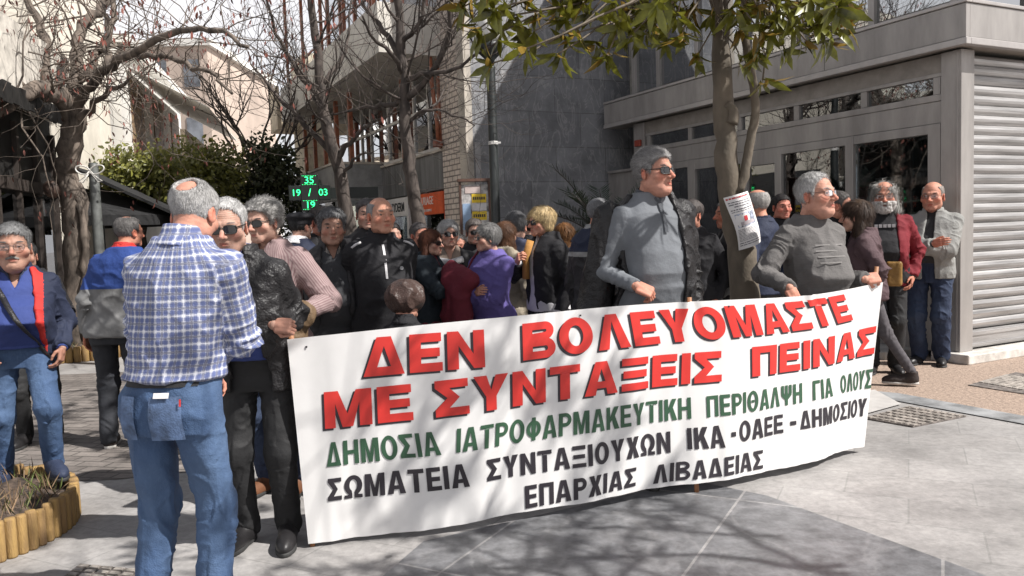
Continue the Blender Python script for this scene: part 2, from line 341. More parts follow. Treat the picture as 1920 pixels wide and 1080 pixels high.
for a_, b_ in ((.37, 1.295), (1.405, 2.385), (3.11, 4.04), (4.2, 5.11)): mb.box(.016, .10, a_, b_, .08, .40)
mb.build('window_frame', alu, shop, bevel=.005)
for a_, b_, t_ in ((.37, 1.295, 2.3), (1.405, 2.385, 2.3), (2.495, 2.99, 2.2), (3.11, 4.04, 2.25), (4.2, 5.11, 2.3)):
    mb = MB(); mb.box(.055, .063, a_, b_, .40 if a_ != 2.495 else .1, t_); mb.build('window_pane', gl, shop)
mb = MB(); mb.box(.0, .018, 4.05, 4.06, 1.0, 1.25); mb.box(-.03, -.012, 4.04, 4.07, 1.0, 1.25); mb.build('door_handle', mat('steel', (.6, .6, .6), .3, metal=1), shop)
mb = MB(); mb.box(-.45, .0, .5, 5.3, .002, .09); mb.build('doorstep', mat('step_stone', (.45, .43, .40), .6, var=.15), shop, bevel=.01)
# interior: back wall, floor, red display panels, hanging lamp rods, curtain
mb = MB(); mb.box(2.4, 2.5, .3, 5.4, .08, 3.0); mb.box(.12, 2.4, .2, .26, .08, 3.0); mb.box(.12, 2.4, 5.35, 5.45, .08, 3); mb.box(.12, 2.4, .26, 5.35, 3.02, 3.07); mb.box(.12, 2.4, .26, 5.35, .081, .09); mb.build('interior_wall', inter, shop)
red = mat('red_display', (.42, .03, .05), .5, var=.2)
mb = MB(); mb.box(1.2, 1.25, .8, 1.9, 1.62, 1.78); mb.box(1.6, 1.65, 2.45, 2.75, 1.72, 1.9); mb.box(1.2, 1.25, 2.95, 3.4, 1.6, 1.75); mb.build('red_display', red, shop)
wsg = mat('white_display', (.6, .6, .6), .5)
mb = MB(); mb.box(1.19, 1.2, .8, 1.9, 1.56, 1.6); mb.box(1.6, 1.62, 1.9, 2.3, 1.2, 2.0); mb.build('white_display', wsg, shop)
cv = [(.35 + .05 * math.sin(i * 1.1), .42 + i * .022) for i in range(24)]
V = [(x, y, z) for z in (.3, 2.28) for x, y in cv]; n_ = len(cv)
MB().add(V, [(i, i + 1, n_ + i + 1, n_ + i) for i in range(n_ - 1)]).build('curtain', mat('dark_curtain', (.10, .105, .11), .9, var=.2), shop, smooth=True)
# upper floor
mb = MB(); mb.box(.10, 7, .10, 6.3, 6.85, 7.12); mb.box(.14, .3, .14, 6.2, 3.515, 3.6); mb.build('upper_slab', alu, shop)
UM = [.05, 1.02, 2.0, 2.98, 3.96, 4.86, 5.5]
mb = MB()
for s_ in UM: mb.box(.08, .17, s_ + .05, s_ + .13, 3.515, 6.85)
mb.box(.10, .16, .2, 5.6, 5.6, 5.68); mb.box(.085, .165, .05, .18, 3.515, 6.85)
for t_ in (1.2, 2.3, 3.4, 4.5): mb.box(t_, t_ + .08, .08, .16, 3.515, 6.85)
mb.build('upper_window_frame', alu, shop, bevel=.004)
ugl = glassmat('upper_glass', (.75, .82, .8), .38, .6)
for i in range(6):
    mb = MB(); mb.box(.128, .134, UM[i] + .13, UM[i + 1] + .05, 3.6, 6.85); mb.build('upper_window_pane', ugl, shop)
mb = MB(); mb.box(.2, 7, .13, .136, 3.6, 6.85); mb.build('upper_window_pane', ugl, shop)
mb = MB(); mb.box(1.9, 2.0, .3, 6.2, 3.5, 6.85); mb.box(.3, 1.9, 5.9, 6.0, 3.5, 6.85); mb.build('upper_interior_wall', mat('upper_interior', (.22, .21, .19), .8, var=.2), shop)
blind = mat('cream_blind', (.62, .58, .48), .8, var=.08)
mb = MB()
for a_, b_ in ((.25, 1.0), (1.3, 1.75), (3.1, 3.9), (4.1, 4.7)):
    y = a_
    while y < b_:
        mb.obox((.34, y + .03, 5.2), (.012, .028, 0), (-.0006, .0003, 0), (0, 0, 1.55)); y += .068
mb.build('vertical_blind', blind, shop)
mb = MB(); mb.box(.5, 2.4, 5.52, 6.28, .08, 6.85); mb.build('end_wall', mat('end_wall_dark', (.06, .06, .06), .6), shop)
mb = MB(); mb.box(.0, .35, 5.22, 5.5, .08, 3.08); mb.build('end_pillar', alu, shop, bevel=.005)
mb = MB(); mb.box(-.05, -.002, 5.28, 5.42, 2.72, 2.82); mb.build('alarm_box', mat('alarm_red', (.28, .05, .03), .5), shop, bevel=.01)
mb = MB(); mb.box(-.05, 0.3, 5.5, 6.2, 2.36, 2.40); mb.box(.0, .3, 5.5, 6.25, .08, 2.36); mb.build('side_screen', alu, shop)

# ================================================================== SLATE TOWER
slateW = brickmat('slate_slabs', (.205, .208, .222), (.275, .278, .29), (.14, .14, .145), .95, .56, .006, rough=.42, bump=.12, rot=(R_(90), 0, 0), vscale=1.6, var=.5, veins=((.46, .45, .44), 4.5, .42, (1, 1, .4)), coord='Object')
tow = empty('slate_wall', K + AX * 6.32, ROTB, 'tall wall faced with dark grey slate slabs between the shops', 'wall')
mb = MB(); mb.box(-2.42, 1.6, 0, 3, 0, 9); mb.build('slate_face', slateW, tow)
mb = MB(); mb.box(-2.5, -2.421, -.012, .1, 0, 9); mb.build('edge_trim', mat('concrete_trim', (.42, .38, .33), .8, var=.15), tow)
mb = MB(); mb.box(-2.4, -2.31, -.03, -.002, 1.7, 2.85); mb.build('pipe_cover', mat('pipe_grey', (.35, .34, .34), .5), tow)

# ================================================================== BRICK APARTMENT BLOCK
P0 = K + AX * 6.30 + BX * -2.53
apt = empty('apartment_block', P0, ROTB, 'apartment block with white brick pillar, balconies and ground floor pharmacy shops', 'apartment block')
wbrick = brickmat('white_brick', (.66, .56, .48), (.74, .64, .56), (.24, .20, .17), .21, .088, .012, rough=.75, bump=.5, rot=(R_(90), R_(90), 0), vscale=2.5, var=.25)
wbrick2 = wbrick
conc = mat('cream_concrete', (.50, .45, .385), .85, var=.15, vscale=2, bump=.15, bscale=40)
plas = mat('white_render', (.56, .53, .48), .85, var=.12, vscale=1.5, bump=.08, bscale=50)
mb = MB(); mb.box(0, .25, .26, 1.02, 0, 8.0); mb.build("brick_pillar", wbrick, apt)
mb = MB(); mb.box(-.012, .03, 0.0, .258, 0, 8.0); mb.build('concrete_edge', conc, apt)
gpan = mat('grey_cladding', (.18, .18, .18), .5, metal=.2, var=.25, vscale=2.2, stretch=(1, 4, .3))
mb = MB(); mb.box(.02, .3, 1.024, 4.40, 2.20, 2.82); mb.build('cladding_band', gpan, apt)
gpan2 = mat('grey_cladding_pale', (.27, .27, .265), .55, var=.12)
mb = MB(); mb.box(-.93, .3, 4.41, 9.5, 2.20, 2.90); mb.build('cladding_band', gpan2, apt)
mb = MB(); mb.box(-.02, .3, 1.024, 4.40, 2.822, 2.86); mb.box(-.95, .3, 4.402, 9.5, 2.905, 2.95); mb.build('ledge', conc, apt)
# shop fronts under the band
orange = mat('orange_sign', (.75, .12, .035), .5, var=.08)
mb = MB(); mb.box(-.03, .06, 1.03, 2.42, 1.80, 2.165); mb.build('orange_sign', orange, apt)
text_obj('URIAGE', .2, mat('sign_white', (.85, .8, .75), .5), 'sign_lettering', apt, (-.033, 1.75, 2.03), (0, -1, 0), (0, 0, 1), sx=.85)
text_obj('EAU THERMALE', .06, mat('sign_white', ()), 'sign_lettering', apt, (-.033, 1.75, 1.87), (0, -1, 0), (0, 0, 1))
wsig = mat('white_sign', (.72, .7, .68), .5, var=.06)
mb = MB(); mb.box(-.03, .06, 2.75, 4.36, 1.82, 2.165); mb.box(-.03, .06, 2.75, 2.86, .1, 1.82); mb.box(-.03, .06, 4.26, 4.36, .1, 1.82); mb.build('white_sign', wsig, apt)
text_obj('FREZYDERM', .235, mat('sign_black', (.02, .02, .02), .5), 'sign_lettering', apt, (-.033, 3.52, 1.98), (0, -1, 0), (0, 0, 1), bold=.004, sx=.86)
mb = MB(); mb.box(.02, .09, 1.03, 1.10, .1, 1.80); mb.box(.02, .09, 2.35, 2.42, .1, 1.80); mb.box(.02, .09, 1.10, 2.35, .1, .4); mb.build('orange_frame', orange, apt)
mb = MB(); mb.box(.06, .066, 1.10, 2.35, .4, 1.8); mb.build('shop_window', gl, apt)
mb = MB(); mb.box(.06, .066, 2.86, 4.26, .1, 1.82); mb.build('shop_window', gl, apt)
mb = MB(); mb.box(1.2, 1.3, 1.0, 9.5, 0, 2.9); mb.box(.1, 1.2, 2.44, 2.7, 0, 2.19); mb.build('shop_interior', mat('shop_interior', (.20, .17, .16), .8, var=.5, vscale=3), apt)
mb = MB(); mb.box(.35, .4, 1.5, 2.0, .3, 1.6); mb.box(.35, .4, 3.0, 3.5, .3, 1.75); mb.build('display_poster', mat('pinkish_poster', (.42, .26, .25), .6, var=.4, vscale=5), apt)
mb = MB(); mb.box(-.93, -.85, 4.42, 4.55, 0, 2.19); mb.box(-.93, -.85, 6.2, 6.3, 0, 2.19); mb.box(-.93, -.85, 8.2, 8.3, 0, 2.19); mb.build('shop_post', gpan2, apt)
mb = MB(); mb.box(-.88, -.87, 4.55, 9.5, 0, 2.19); mb.box(-.9, .0, 4.43, 4.44, .05, 2.19); mb.build('shop_window', gl, apt)
pgreen = mat('dark_green_letters', (.03, .10, .06), .5)
text_obj('EIO', .5, pgreen, 'sign_lettering', apt, (-.934, 6.0, 2.5), (0, -1, 0), (0, 0, 1), bold=.012)
# pharmacy-side cream wall further on
mb = MB(); mb.box(-.3, .3, 9.6, 11.2, 0, 6.2); mb.build('far_wall', mat('cream_far_wall', (.62, .56, .44), .85, var=.12), apt)
# first floor glazing: white frames, copper posts
wf = mat('white_frame', (.6, .58, .55), .5, var=.08); cop = mat('copper_brown_post', (.30, .10, .05), .5, var=.25, vscale=9)
bgl = glassmat('flat_glass', (.85, .88, .88), .42, .6)
mb = MB()
for s_ in (1.05, 1.75, 2.5, 3.2, 4.0, 5.2, 5.9, 7.0, 8.0): mb.box(.06, .12, s_, s_ + .06, 2.86, 4.3)
mb.box(.06, .12, 1.05, 8.4, 2.865, 2.93); mb.box(.062, .118, 1.05, 8.4, 3.6, 3.65); mb.build('window_frame', wf, apt)
mb = MB()
for s_ in (1.04, 2.9, 4.45, 5.55, 6.6, 7.6, 8.6):
    mb.box(-.02 if s_ < 4 else -.6, .05 if s_ < 4 else -.52, s_, s_ + .09, 2.87, 4.33)
mb.build('copper_post', cop, apt)
mb = MB(); mb.box(.088, .094, 1.1, 8.4, 2.9, 4.3); mb.build('window_pane', bgl, apt)
mb = MB(); mb.box(1.3, 1.4, 1, 9, 2.9, 8); mb.build('room_wall', mat('room_cream', (.55, .48, .36), .8, var=.3, vscale=1), apt)
mb = MB(); mb.box(.25, .27, 2.0, 2.45, 2.95, 4.1); mb.box(.25, .27, 5.0, 6.2, 2.95, 4.2); mb.build('curtain', mat('white_curtain', (.7, .68, .62), .9), apt)
# balconies over two floors + facade bands
for z0, e in ((4.33, 0), (7.6, 1)):
    mb = MB(); mb.box(-1.05, .3, .9, 8.9, z0, z0 + .16); mb.build('balcony_slab', plas, apt)
    mb = MB(); mb.box(-1.05, -.95, .9, 8.9, z0 + .162, z0 + .78); mb.box(-.95, .0, .9, 1.0, z0 + .162, z0 + .78); mb.build('balcony_parapet', plas, apt, bevel=.01)
    mb = MB()
    for s_ in (1.0, 1.7, 2.9, 3.6, 5.0, 6.2, 7.4, 8.6): mb.box(.1, .2, s_, s_ + .1, z0 + .17, z0 + (3.2 if e == 0 else .7))
    for s_ in (1.2, 3.0, 4.7, 6.4, 8.1): mb.box(-1.03, -.97, s_, s_ + .055, z0 + .78, z0 + (3.25 if e == 0 else .9))
    mb.build('balcony_post', cop, apt)
    mb = MB(); mb.box(.14, .146, 1.0, 8.9, z0 + .17, z0 + (3.2 if e == 0 else .7)); mb.build('balcony_window', bgl, apt)
    mb = MB(); mb.box(-.99, -.96, .95, 8.9, z0 + 1.02, z0 + 1.05); mb.build('balcony_rail', cop, apt)
mb = MB(); mb.box(-.95, -.302, 10.0, 11.0, 4.3, 5.1); mb.box(-.95, -.87, 10.0, 11.0, 5.1, 5.4); mb.build('far_balcony', mat('beige_far', (.55, .46, .34), .85, var=.12), apt)
mb = MB(); mb.box(-.05, -.014, .7, .86, 1.35, 1.6); mb.build('small_sign', mat('sign_dark', (.03, .05, .05), .5), apt)
text_obj('7', .13, wsig, 'sign_lettering', apt, (-.054, .78, 1.475), (0, -1, 0), (0, 0, 1))
# drop pipe and lamp on the pillar
mb = MB(); mb.tube([(-.16, 1.0, 4.34), (-.14, 1.02, 3.9), (-.06, 1.06, 3.3), (-.05, 1.06, 2.9)], .035, 8); mb.build('drain_pipe', cop, apt, smooth=True)
mb = MB(); mb.box(-.16, -.02, .92, 1.05, 2.88, 2.99); mb.build('wall_lamp', mat('lamp_red', (.25, .07, .04), .5), apt, bevel=.02)

# ================================================================== LEFT STREET BUILDINGS
CX = np.array([-.229, .973, 0]); NX = np.array([.973, .229, 0]); Q0 = np.array([-9.1, 22, 0]); ROTC = math.atan2(NX[1], NX[0])
# local frame: x = out of the facade towards the street, y = along the street (away)
def LB(name, label, cat='building'): return empty(name, Q0, ROTC, label, cat)
cream = mat('cream_render', (.72, .67, .58), .85, var=.12, vscale=1.2)
whit = mat('sunlit_white_render', (.72, .70, .66), .85, var=.08, vscale=1.2)
darkp = mat('black_timber', (.018, .017, .016), .6, var=.3)
b1 = LB('cafe_building', 'dark timber cafe front under an awning at the left edge')
mb = MB(); mb.box(-3, 0, -15, -10.2, 0, 3.3); mb.build('dark_facade', darkp, b1)
mb = MB()
for s_ in np.arange(-14.8, -10.2, .75): mb.box(.0, .06, s_, s_ + .09, 0, 3.1)
mb.box(.0, .08, -15, -10.2, 2.2, 2.35); mb.build('timber_frame', mat('dark_brown_timber', (.045, .035, .03), .6), b1)
mb = MB(); mb.box(-.005, .012, -14.6, -10.4, .5, 2.15); mb.build('cafe_window', gl, b1)
mb = MB(); mb.box(-3, .35, -15.2, -10.3, 3.3, 3.45); mb.box(-.05, .35, -15.2, -10.3, 3.45, 4.2); mb.build('balcony', mat('balcony_grey_beige', (.60, .56, .50), .85, var=.15), b1)
mb = MB()
for i in range(18): mb.obox((.42, -15 + i * .27, 3.24), (.012, 0, 0), (0, .125, 0), (0, 0, .10 + .02 * (i % 2)))
mb.build('awning_valance', darkp, b1)
mb = MB(); mb.box(.012, .02, -11.0, -10.75, 1.9, 2.2); mb.build('framed_sign', mat('frame_grey', (.12, .12, .12), .5), b1)
mb = MB(); mb.box(-3.2, 0, -10.15, -5.6, 0, 2.05); mb.box(-3.2, -.2, -10.15, -5.6, 2.4, 6.6)
mb.build('cream_wall', cream, b2 := LB('cream_house', 'cream house with a white band behind the gnarled tree'))
mb = MB(); mb.box(-3.2, .06, -10.15, -5.6, 2.05, 2.4); mb.build('white_band', whit, b2)
b3 = LB('awning_building', 'white apartment building with slanted white awnings over its balconies')
mb = MB(); mb.box(-5, 0, -5.5, 2.0, 0, 5.55); mb.build('white_wall', whit, b3)
mb = MB(); mb.box(-5.1, .25, -5.55, 2.1, 5.552, 5.72); mb.build('roof_edge', whit, b3)
mb = MB(); mb.box(.002, 1.15, -5.2, 1.8, 2.95, 3.10); mb.box(1.05, 1.15, -5.2, 1.8, 3.102, 3.85); mb.build('balcony', mat('balcony_ochre', (.62, .52, .40), .85, var=.15), b3)
for s_ in (-4.6, -2.2, .2): mb = MB(); mb.box(.002, .03, s_, s_ + 1.2, 3.11, 5.0); mb.build('balcony_door', mat('brown_door', (.25, .17, .10), .6, var=.3), b3)
aw = mat('white_awning', (.78, .77, .74), .8, var=.05)
for z0, y0, y1 in ((4.72, -4.9, 1.4),):
    MB().add([(.05, y0, z0 + .5), (.05, y1, z0 + .5), (1.6, y1, z0 - .35), (1.6, y0, z0 - .35), (.05, y0, z0 + .48), (.05, y1, z0 + .48), (1.6, y1, z0 - .37), (1.6, y0, z0 - .37)], [(0, 3, 2, 1), (4, 5, 6, 7), (0, 1, 5, 4), (2, 3, 7, 6), (1, 2, 6, 5), (0, 4, 7, 3)]).build('awning', aw, b3)
# far blocks
def farblock(name, px0, px1, ytop, Y, depth, material, label, rows, cols, wmat, balc=None, h0=0):
    A = at(px0, 430, Y); B = at(px1, 430, Y); T = at((px0 + px1) / 2, ytop, Y); h = T[2]; w = B[0] - A[0]
    t = empty(name, (A[0], Y, 0), 0, label, 'building')
    mb = MB(); mb.box(0, w, 0, depth, 0, h); mb.build('wall', material, t)
    for r in range(rows):
        for c in range(cols):
            x = w * (c + .5) / cols; z = h * (r + .55) / rows
            mb = MB(); mb.box(x - w / cols * .24, x + w / cols * .24, -.04, -.01, z - h / rows * .25, z + h / rows * .22); mb.build('window', wmat, t)
            if balc and c in balc:
                mb = MB(); mb.box(x - w / cols * .45, x + w / cols * .45, -1.2, -.05, z - h / rows * .34, z - h / rows * .30); mb.box(x - w / cols * .45, x + w / cols * .45, -1.2, -1.12, z - h / rows * .30, z - h / rows * .05); mb.build('balcony', whit, t)
    mb = MB(); mb.box(-.2, w + .2, -.2, depth, h, h + .3); mb.build('roof_edge', whit, t); return t
wdark = mat('far_window', (.16, .17, .19), .3, var=.4, vscale=1)
farblock('far_block', 225, 408, 88, 36, 10, mat('pinkish_beige', (.47, .38, .32), .85, var=.1, vscale=.4), 'tall pinkish beige apartment block closing the street', 4, 3, wdark)
farblock('far_block', 409, 447, 190, 40, 8, mat('far_white', (.66, .64, .62), .85, var=.1), 'narrow pale block with balconies right of the beige block', 4, 1, wdark, balc=[0])
farblock('far_block', 585, 640, 340, 33, 6, cream, 'low cream house far down the street behind the green cross', 2, 1, wdark)
# ================================================================== BANNER
BCOL = [(538, 637, 578, 1021, 3.66), (600, 630, 632, 1016, 3.69), (700, 619, 724, 1003, 3.74), (800, 608, 818, 988, 3.80), (900, 598, 913, 973, 3.86), (1000, 590, 1010, 958, 3.93), (1080, 582, 1090, 945, 4.00), (1160, 574, 1172, 930, 4.10),
        (1250, 568, 1258, 912, 4.20), (1330, 564, 1338, 901, 4.30), (1420, 559, 1425, 888, 4.42), (1500, 557, 1500, 872, 4.55), (1560, 549, 1556, 858, 4.68), (1610, 540, 1596, 846, 4.80), (1658, 529, 1622, 838, 4.93)]
_t = np.array([at(a, b, Y) for a, b, c, d, Y in BCOL]); _b = np.array([at(c, d, Y + .02) for a, b, c, d, Y in BCOL])
_arc = np.concatenate([[0], np.cumsum(np.linalg.norm(np.diff(_t[:, :2], axis=0), axis=1))]); BL_ = _arc[-1]
def _cat(u, A):  # smooth interpolation of columns by arc length
    s = np.clip(np.asarray(u, float), 0, 1) * BL_; r = np.stack([np.interp(s, _arc, A[:, k]) for k in range(3)], -1)
    e = .05 * BL_; acc = 0
    for o, w in ((-1, .25), (0, .5), (1, .25)): acc = acc + w * np.stack([np.interp(np.clip(s + o * e, 0, BL_), _arc, A[:, k]) for k in range(3)], -1)
    edge = np.minimum(1, np.minimum(s, BL_ - s) / e)[..., None]; return r * (1 - edge) + acc * edge
def bsurf(u, v, off=0.):
    u = np.asarray(u, float); v = np.asarray(v, float); T = _cat(u, _t); B = _cat(u, _b); P = T + (B - T) * v[..., None]
    du = 1e-3; N = _cat(u + du, _t) - _cat(u - du, _t); N = np.stack([N[..., 1], -N[..., 0], 0 * N[..., 0]], -1); N /= np.linalg.norm(N, axis=-1)[..., None] + 1e-9
    s = u * BL_
    rip = .015 * np.sin(s * 8.3 + 2.2 * v) * (.3 + .7 * v) + .0055 * np.sin(s * 26 + 3 * v + 1 + 2 * np.sin(s * 3)) * v * (1 - .3 * v) + .0016 * np.sin(s * 61 + 5 * np.sin(s * 2.3)) * v + .016 * np.sin(s * 3.7 - 1)
    # creases fanning from the two gripping hands
    for hu, a_ in ((.572, .022), (.815, .018)):
        d = (u - hu) * BL_; rip = rip + a_ * np.exp(-v * 6) * np.exp(-(d / (.05 + .5 * v)) ** 2) * np.cos(d / (.018 + .10 * v))
    edge = np.clip(np.minimum(u, 1 - u) / .03, 0, 1); rip = rip * (.25 + .75 * edge) - .006
    return P + N * (rip + off)[..., None]
banner = empty('banner', ((_b[0] + _b[-1]) / 2) * np.array([1, 1, 0]), 0, 'long white protest banner with red, green and black Greek lettering on wooden poles', 'banner')
BO = np.array(banner.location)
nu, nv = 300, 70
U, Vv = np.meshgrid(np.linspace(0, 1, nu), np.linspace(0, 1, nv)); Pg = bsurf(U, Vv).reshape(-1, 3) - BO
ii = np.arange(nu * nv).reshape(nv, nu); Fq = np.stack([ii[:-1, :-1], ii[1:, :-1], ii[1:, 1:], ii[:-1, 1:]], -1).reshape(-1, 4)
cloth = mat('banner_vinyl', (.80, .79, .78), .42, var=.03, vscale=3, bump=.03, bscale=30)
_n, _bs = nodes(cloth); _tr = _n.nodes.new('ShaderNodeBsdfTranslucent'); _tr.inputs['Color'].default_value = (.75, .74, .72, 1)
_ms = _n.nodes.new('ShaderNodeMixShader'); _ms.inputs[0].default_value = .14; _out = [x for x in _n.nodes if x.type == 'OUTPUT_MATERIAL'][0]
_n.links.new(_bs.outputs[0], _ms.inputs[1]); _n.links.new(_tr.outputs[0], _ms.inputs[2]); _n.links.new(_ms.outputs[0], _out.inputs['Surface'])
bo = mesh_np('banner_cloth', Pg, [Fq], cloth, banner)
# hem stitched round the pole at the left end
# --- lettering : heavy sans capitals as outlines in a unit cell (height 1), stroke t
def ring(cx, cy, rx, ry, k=40, a0=0, a1=2 * math.pi): return [(cx + rx * math.cos(a0 + (a1 - a0) * i / k), cy + ry * math.sin(a0 + (a1 - a0) * i / k)) for i in range(k if abs(a1 - a0 - 2 * math.pi) < 1e-6 else k + 1)]
def glyph(c, w, t, h):  # w width, t vertical stroke, h horizontal stroke
    d = t * 1.12; m_ = w / 2
    if c in 'ΑΔΛ':
        ap = t * .62
        o = [(0, 0), (m_ - ap, 1), (m_ + ap, 1), (w, 0)]
        if c == 'Λ': return w, [o + [(w - d, 0), (m_, .80), (d, 0)]]
        if c == 'Δ': return w, [o, [(d * 1.05, h), (w - d * 1.05, h), (m_, .76)]]
        yb = .20; yt = yb + h * .9; sl = (m_ - ap)
        return w, [o + [(w - d, 0), (w - d - sl * yb * .62, yb), (d + sl * yb * .62, yb), (d, 0)], [(d + sl * yt * .52, yt), (w - d - sl * yt * .52, yt), (m_, .78)]]
    if c == 'Ε': return w, [[(0, 0), (w, 0), (w, h), (t, h), (t, .5 - h / 2), (w * .92, .5 - h / 2), (w * .92, .5 + h / 2), (t, .5 + h / 2), (t, 1 - h), (w * .97, 1 - h), (w * .97, 1), (0, 1)]]
    if c == 'Ν': return w, [[(0, 0), (t, 0), (t, .62), (w - t, 0), (w, 0), (w, 1), (w - t, 1), (w - t, .38), (t, 1), (0, 1)]]
    if c == 'Μ': return w, [[(0, 0), (t, 0), (t, .66), (m_ - t * .42, 0), (m_ + t * .42, 0), (w - t, .66), (w - t, 0), (w, 0), (w, 1), (w - t * 1.25, 1), (m_, .36), (t * 1.25, 1), (0, 1)]]
    if c == 'Σ': return w, [[(0, 0), (w, 0), (w, h), (w * .42, h), (w * .72, .5), (w * .42, 1 - h), (w * .97, 1 - h), (w * .97, 1), (0, 1), (0, 1 - h * .9), (w * .36, .5), (0, h * .9)]]
    if c == 'Τ': return w, [[(m_ - t / 2, 0), (m_ + t / 2, 0), (m_ + t / 2, 1 - h), (w, 1 - h), (w, 1), (0, 1), (0, 1 - h), (m_ - t / 2, 1 - h)]]
    if c == 'Υ': return w, [[(m_ - t / 2, 0), (m_ + t / 2, 0), (m_ + t / 2, .40), (w, 1), (w - d * 1.1, 1), (m_, .58), (d * 1.1, 1), (0, 1), (m_ - t / 2, .40)]]
    if c == 'Ξ': return w, [[(0, 0), (w, 0), (w, h), (0, h)], [(w * .07, .5 - h / 2), (w * .93, .5 - h / 2), (w * .93, .5 + h / 2), (w * .07, .5 + h / 2)], [(w * .02, 1 - h), (w * .98, 1 - h), (w * .98, 1), (w * .02, 1)]]
    if c == 'Ι': return t, [[(0, 0), (t, 0), (t, 1), (0, 1)]]
    if c == 'Π': return w, [[(0, 0), (t, 0), (t, 1 - h), (w - t, 1 - h), (w - t, 0), (w, 0), (w, 1), (0, 1)]]
    if c == 'Η': return w, [[(0, 0), (t, 0), (t, .5 - h / 2), (w - t, .5 - h / 2), (w - t, 0), (w, 0), (w, 1), (w - t, 1), (w - t, .5 + h / 2), (t, .5 + h / 2), (t, 1), (0, 1)]]
    if c == 'Γ': return w * .85, [[(0, 0), (t, 0), (t, 1 - h), (w * .85, 1 - h), (w * .85, 1), (0, 1)]]
    if c == 'Ο': return w, [ring(m_, .5, m_, .515), ring(m_, .5, m_ - t, .515 - h)]
    if c == 'Θ': return w, [ring(m_, .5, m_, .515), ring(m_, .5, m_ - t, .515 - h), [(w * .36, .5 - h * .4), (w * .64, .5 - h * .4), (w * .64, .5 + h * .4), (w * .36, .5 + h * .4)]]
    if c == 'Φ':
        return w, [[(m_ - t / 2, 0), (m_ + t / 2, 0), (m_ + t / 2, .13)] + ring(m_, .5, m_, .37, 24, -math.pi / 2 + .28, math.pi / 2 - .28) + [(m_ + t / 2, .87), (m_ + t / 2, 1), (m_ - t / 2, 1), (m_ - t / 2, .87)] + ring(m_, .5, m_, .37, 24, math.pi / 2 + .28, 1.5 * math.pi - .28) + [(m_ - t / 2, .13)],
                [(m_ + t / 2, .5 - .24)] + ring(m_, .5, m_ - t * .9, .25, 12, -1.0, 1.0) + [(m_ + t / 2, .5 + .24)], [(m_ - t / 2, .5 + .24)] + ring(m_, .5, m_ - t * .9, .25, 12, math.pi - 1.0, math.pi + 1.0) + [(m_ - t / 2, .5 - .24)]]
    if c in 'ΡΒ':
        if c == 'Ρ':
            r = .30; cy = 1 - r
            o = [(0, 0), (t, 0), (t, 1 - 2 * r + .0), (w - r * .9, 1 - 2 * r)] + ring(w - r * .9, cy, r * .9, r, 20, -math.pi / 2, math.pi / 2) + [(0, 1)]
            return w, [o, [(t, 1 - 2 * r + h)] + ring(w - r * .9, cy, r * .9 - t * .85, r - h, 14, -math.pi / 2, math.pi / 2) + [(t, 1 - h)]]
        r1 = .275; r2 = .245; c1 = r1; c2 = 1 - r2; rx1 = .30; rx2 = .27
        o = [(0, 0), (w - rx1, 0)] + ring(w - rx1, c1, rx1, r1, 18, -math.pi / 2, math.pi / 2 - .35) + ring(w - rx1, c2, rx2, r2, 18, -math.pi / 2 + .35, math.pi / 2) + [(0, 1)]
        hh = h * .92
        return w, [o, [(t, hh)] + ring(w - rx1, c1, max(.04, rx1 - t * .8), max(.03, r1 - hh), 12, -math.pi / 2, math.pi / 2) + [(t, 2 * r1 - hh)], [(t, 1 - 2 * r2 + hh * .9)] + ring(w - rx1, c2, max(.04, rx2 - t * .8), max(.03, r2 - hh), 12, -math.pi / 2, math.pi / 2) + [(t, 1 - hh)]]
    if c == 'Κ': return w, [[(0, 0), (t, 0), (t, .30), (t * 1.5, .42), (w - d * 1.15, 0), (w + .02, 0), (t * 1.5 + d * .72, .60), (w - .01, 1), (w - d * 1.2, 1), (t, .55), (t, 1), (0, 1)]]
    if c == 'Χ': return w, [[(0, 0), (d * 1.15, 0), (m_, .36), (w - d * 1.15, 0), (w, 0), (m_ + d * .62, .51), (w - .02, 1), (w - d * 1.15, 1), (m_, .66), (d * 1.15, 1), (.02, 1), (m_ - d * .62, .51)]]
    if c == 'Ψ':
        q = t / 2
        return w, [[(m_ - q, 0), (m_ + q, 0), (m_ + q, .28)] + [(w - t * .9 + .0, .34), (w - .02, .48), (w, .62), (w, 1), (w - t * .95, 1), (w - t * .95, .64), (m_ + q, .46)] + [(m_ + q, 1), (m_ - q, 1), (m_ - q, .46), (t * .95, .64), (t * .95, 1), (0, 1), (0, .62), (.02, .48), (t * .9, .34), (m_ - q, .28)]]
    if c == 'Ω':
        ro = ring(m_, .57, m_, .445, 36, -1.05, math.pi + 1.05); ri = ring(m_, .57, m_ - t, .445 - h, 30, -1.12, math.pi + 1.12)
        return w, [[(m_ + w * .06, 0), (w, 0), (w, h * .85), (w * .80, h * .85)] + ro + [(w * .20, h * .85), (0, h * .85), (0, 0), (m_ - w * .06, 0), (m_ - w * .06, h * .95)] + ri[::-1] + [(m_ + w * .06, h * .95)]]
    if c == '-': return .26, [[(0, .40), (.26, .40), (.26, .62), (0, .62)]]
    raise KeyError(c)
def word_outline(s, wid, t, h, gap):
    x = 0; out = []
    for c in s:
        k = {'Ο': 1.06, 'Ω': 1.06, 'Μ': 1.18, 'Φ': 1.05, 'Ψ': 1.08, 'Α': 1.06, 'Δ': 1.06, 'Λ': 1.04, 'Θ': 1.06, 'Ε': .86, 'Σ': .94, 'Ρ': .92, 'Τ': .94, 'Ξ': .92, 'Κ': 1.0}.get(c, 1.0)
        a, polys = glyph(c, wid * k, t, h); out.append([[(px + x, py) for px, py in p] for p in polys]); x += a + gap
    return x - gap, out
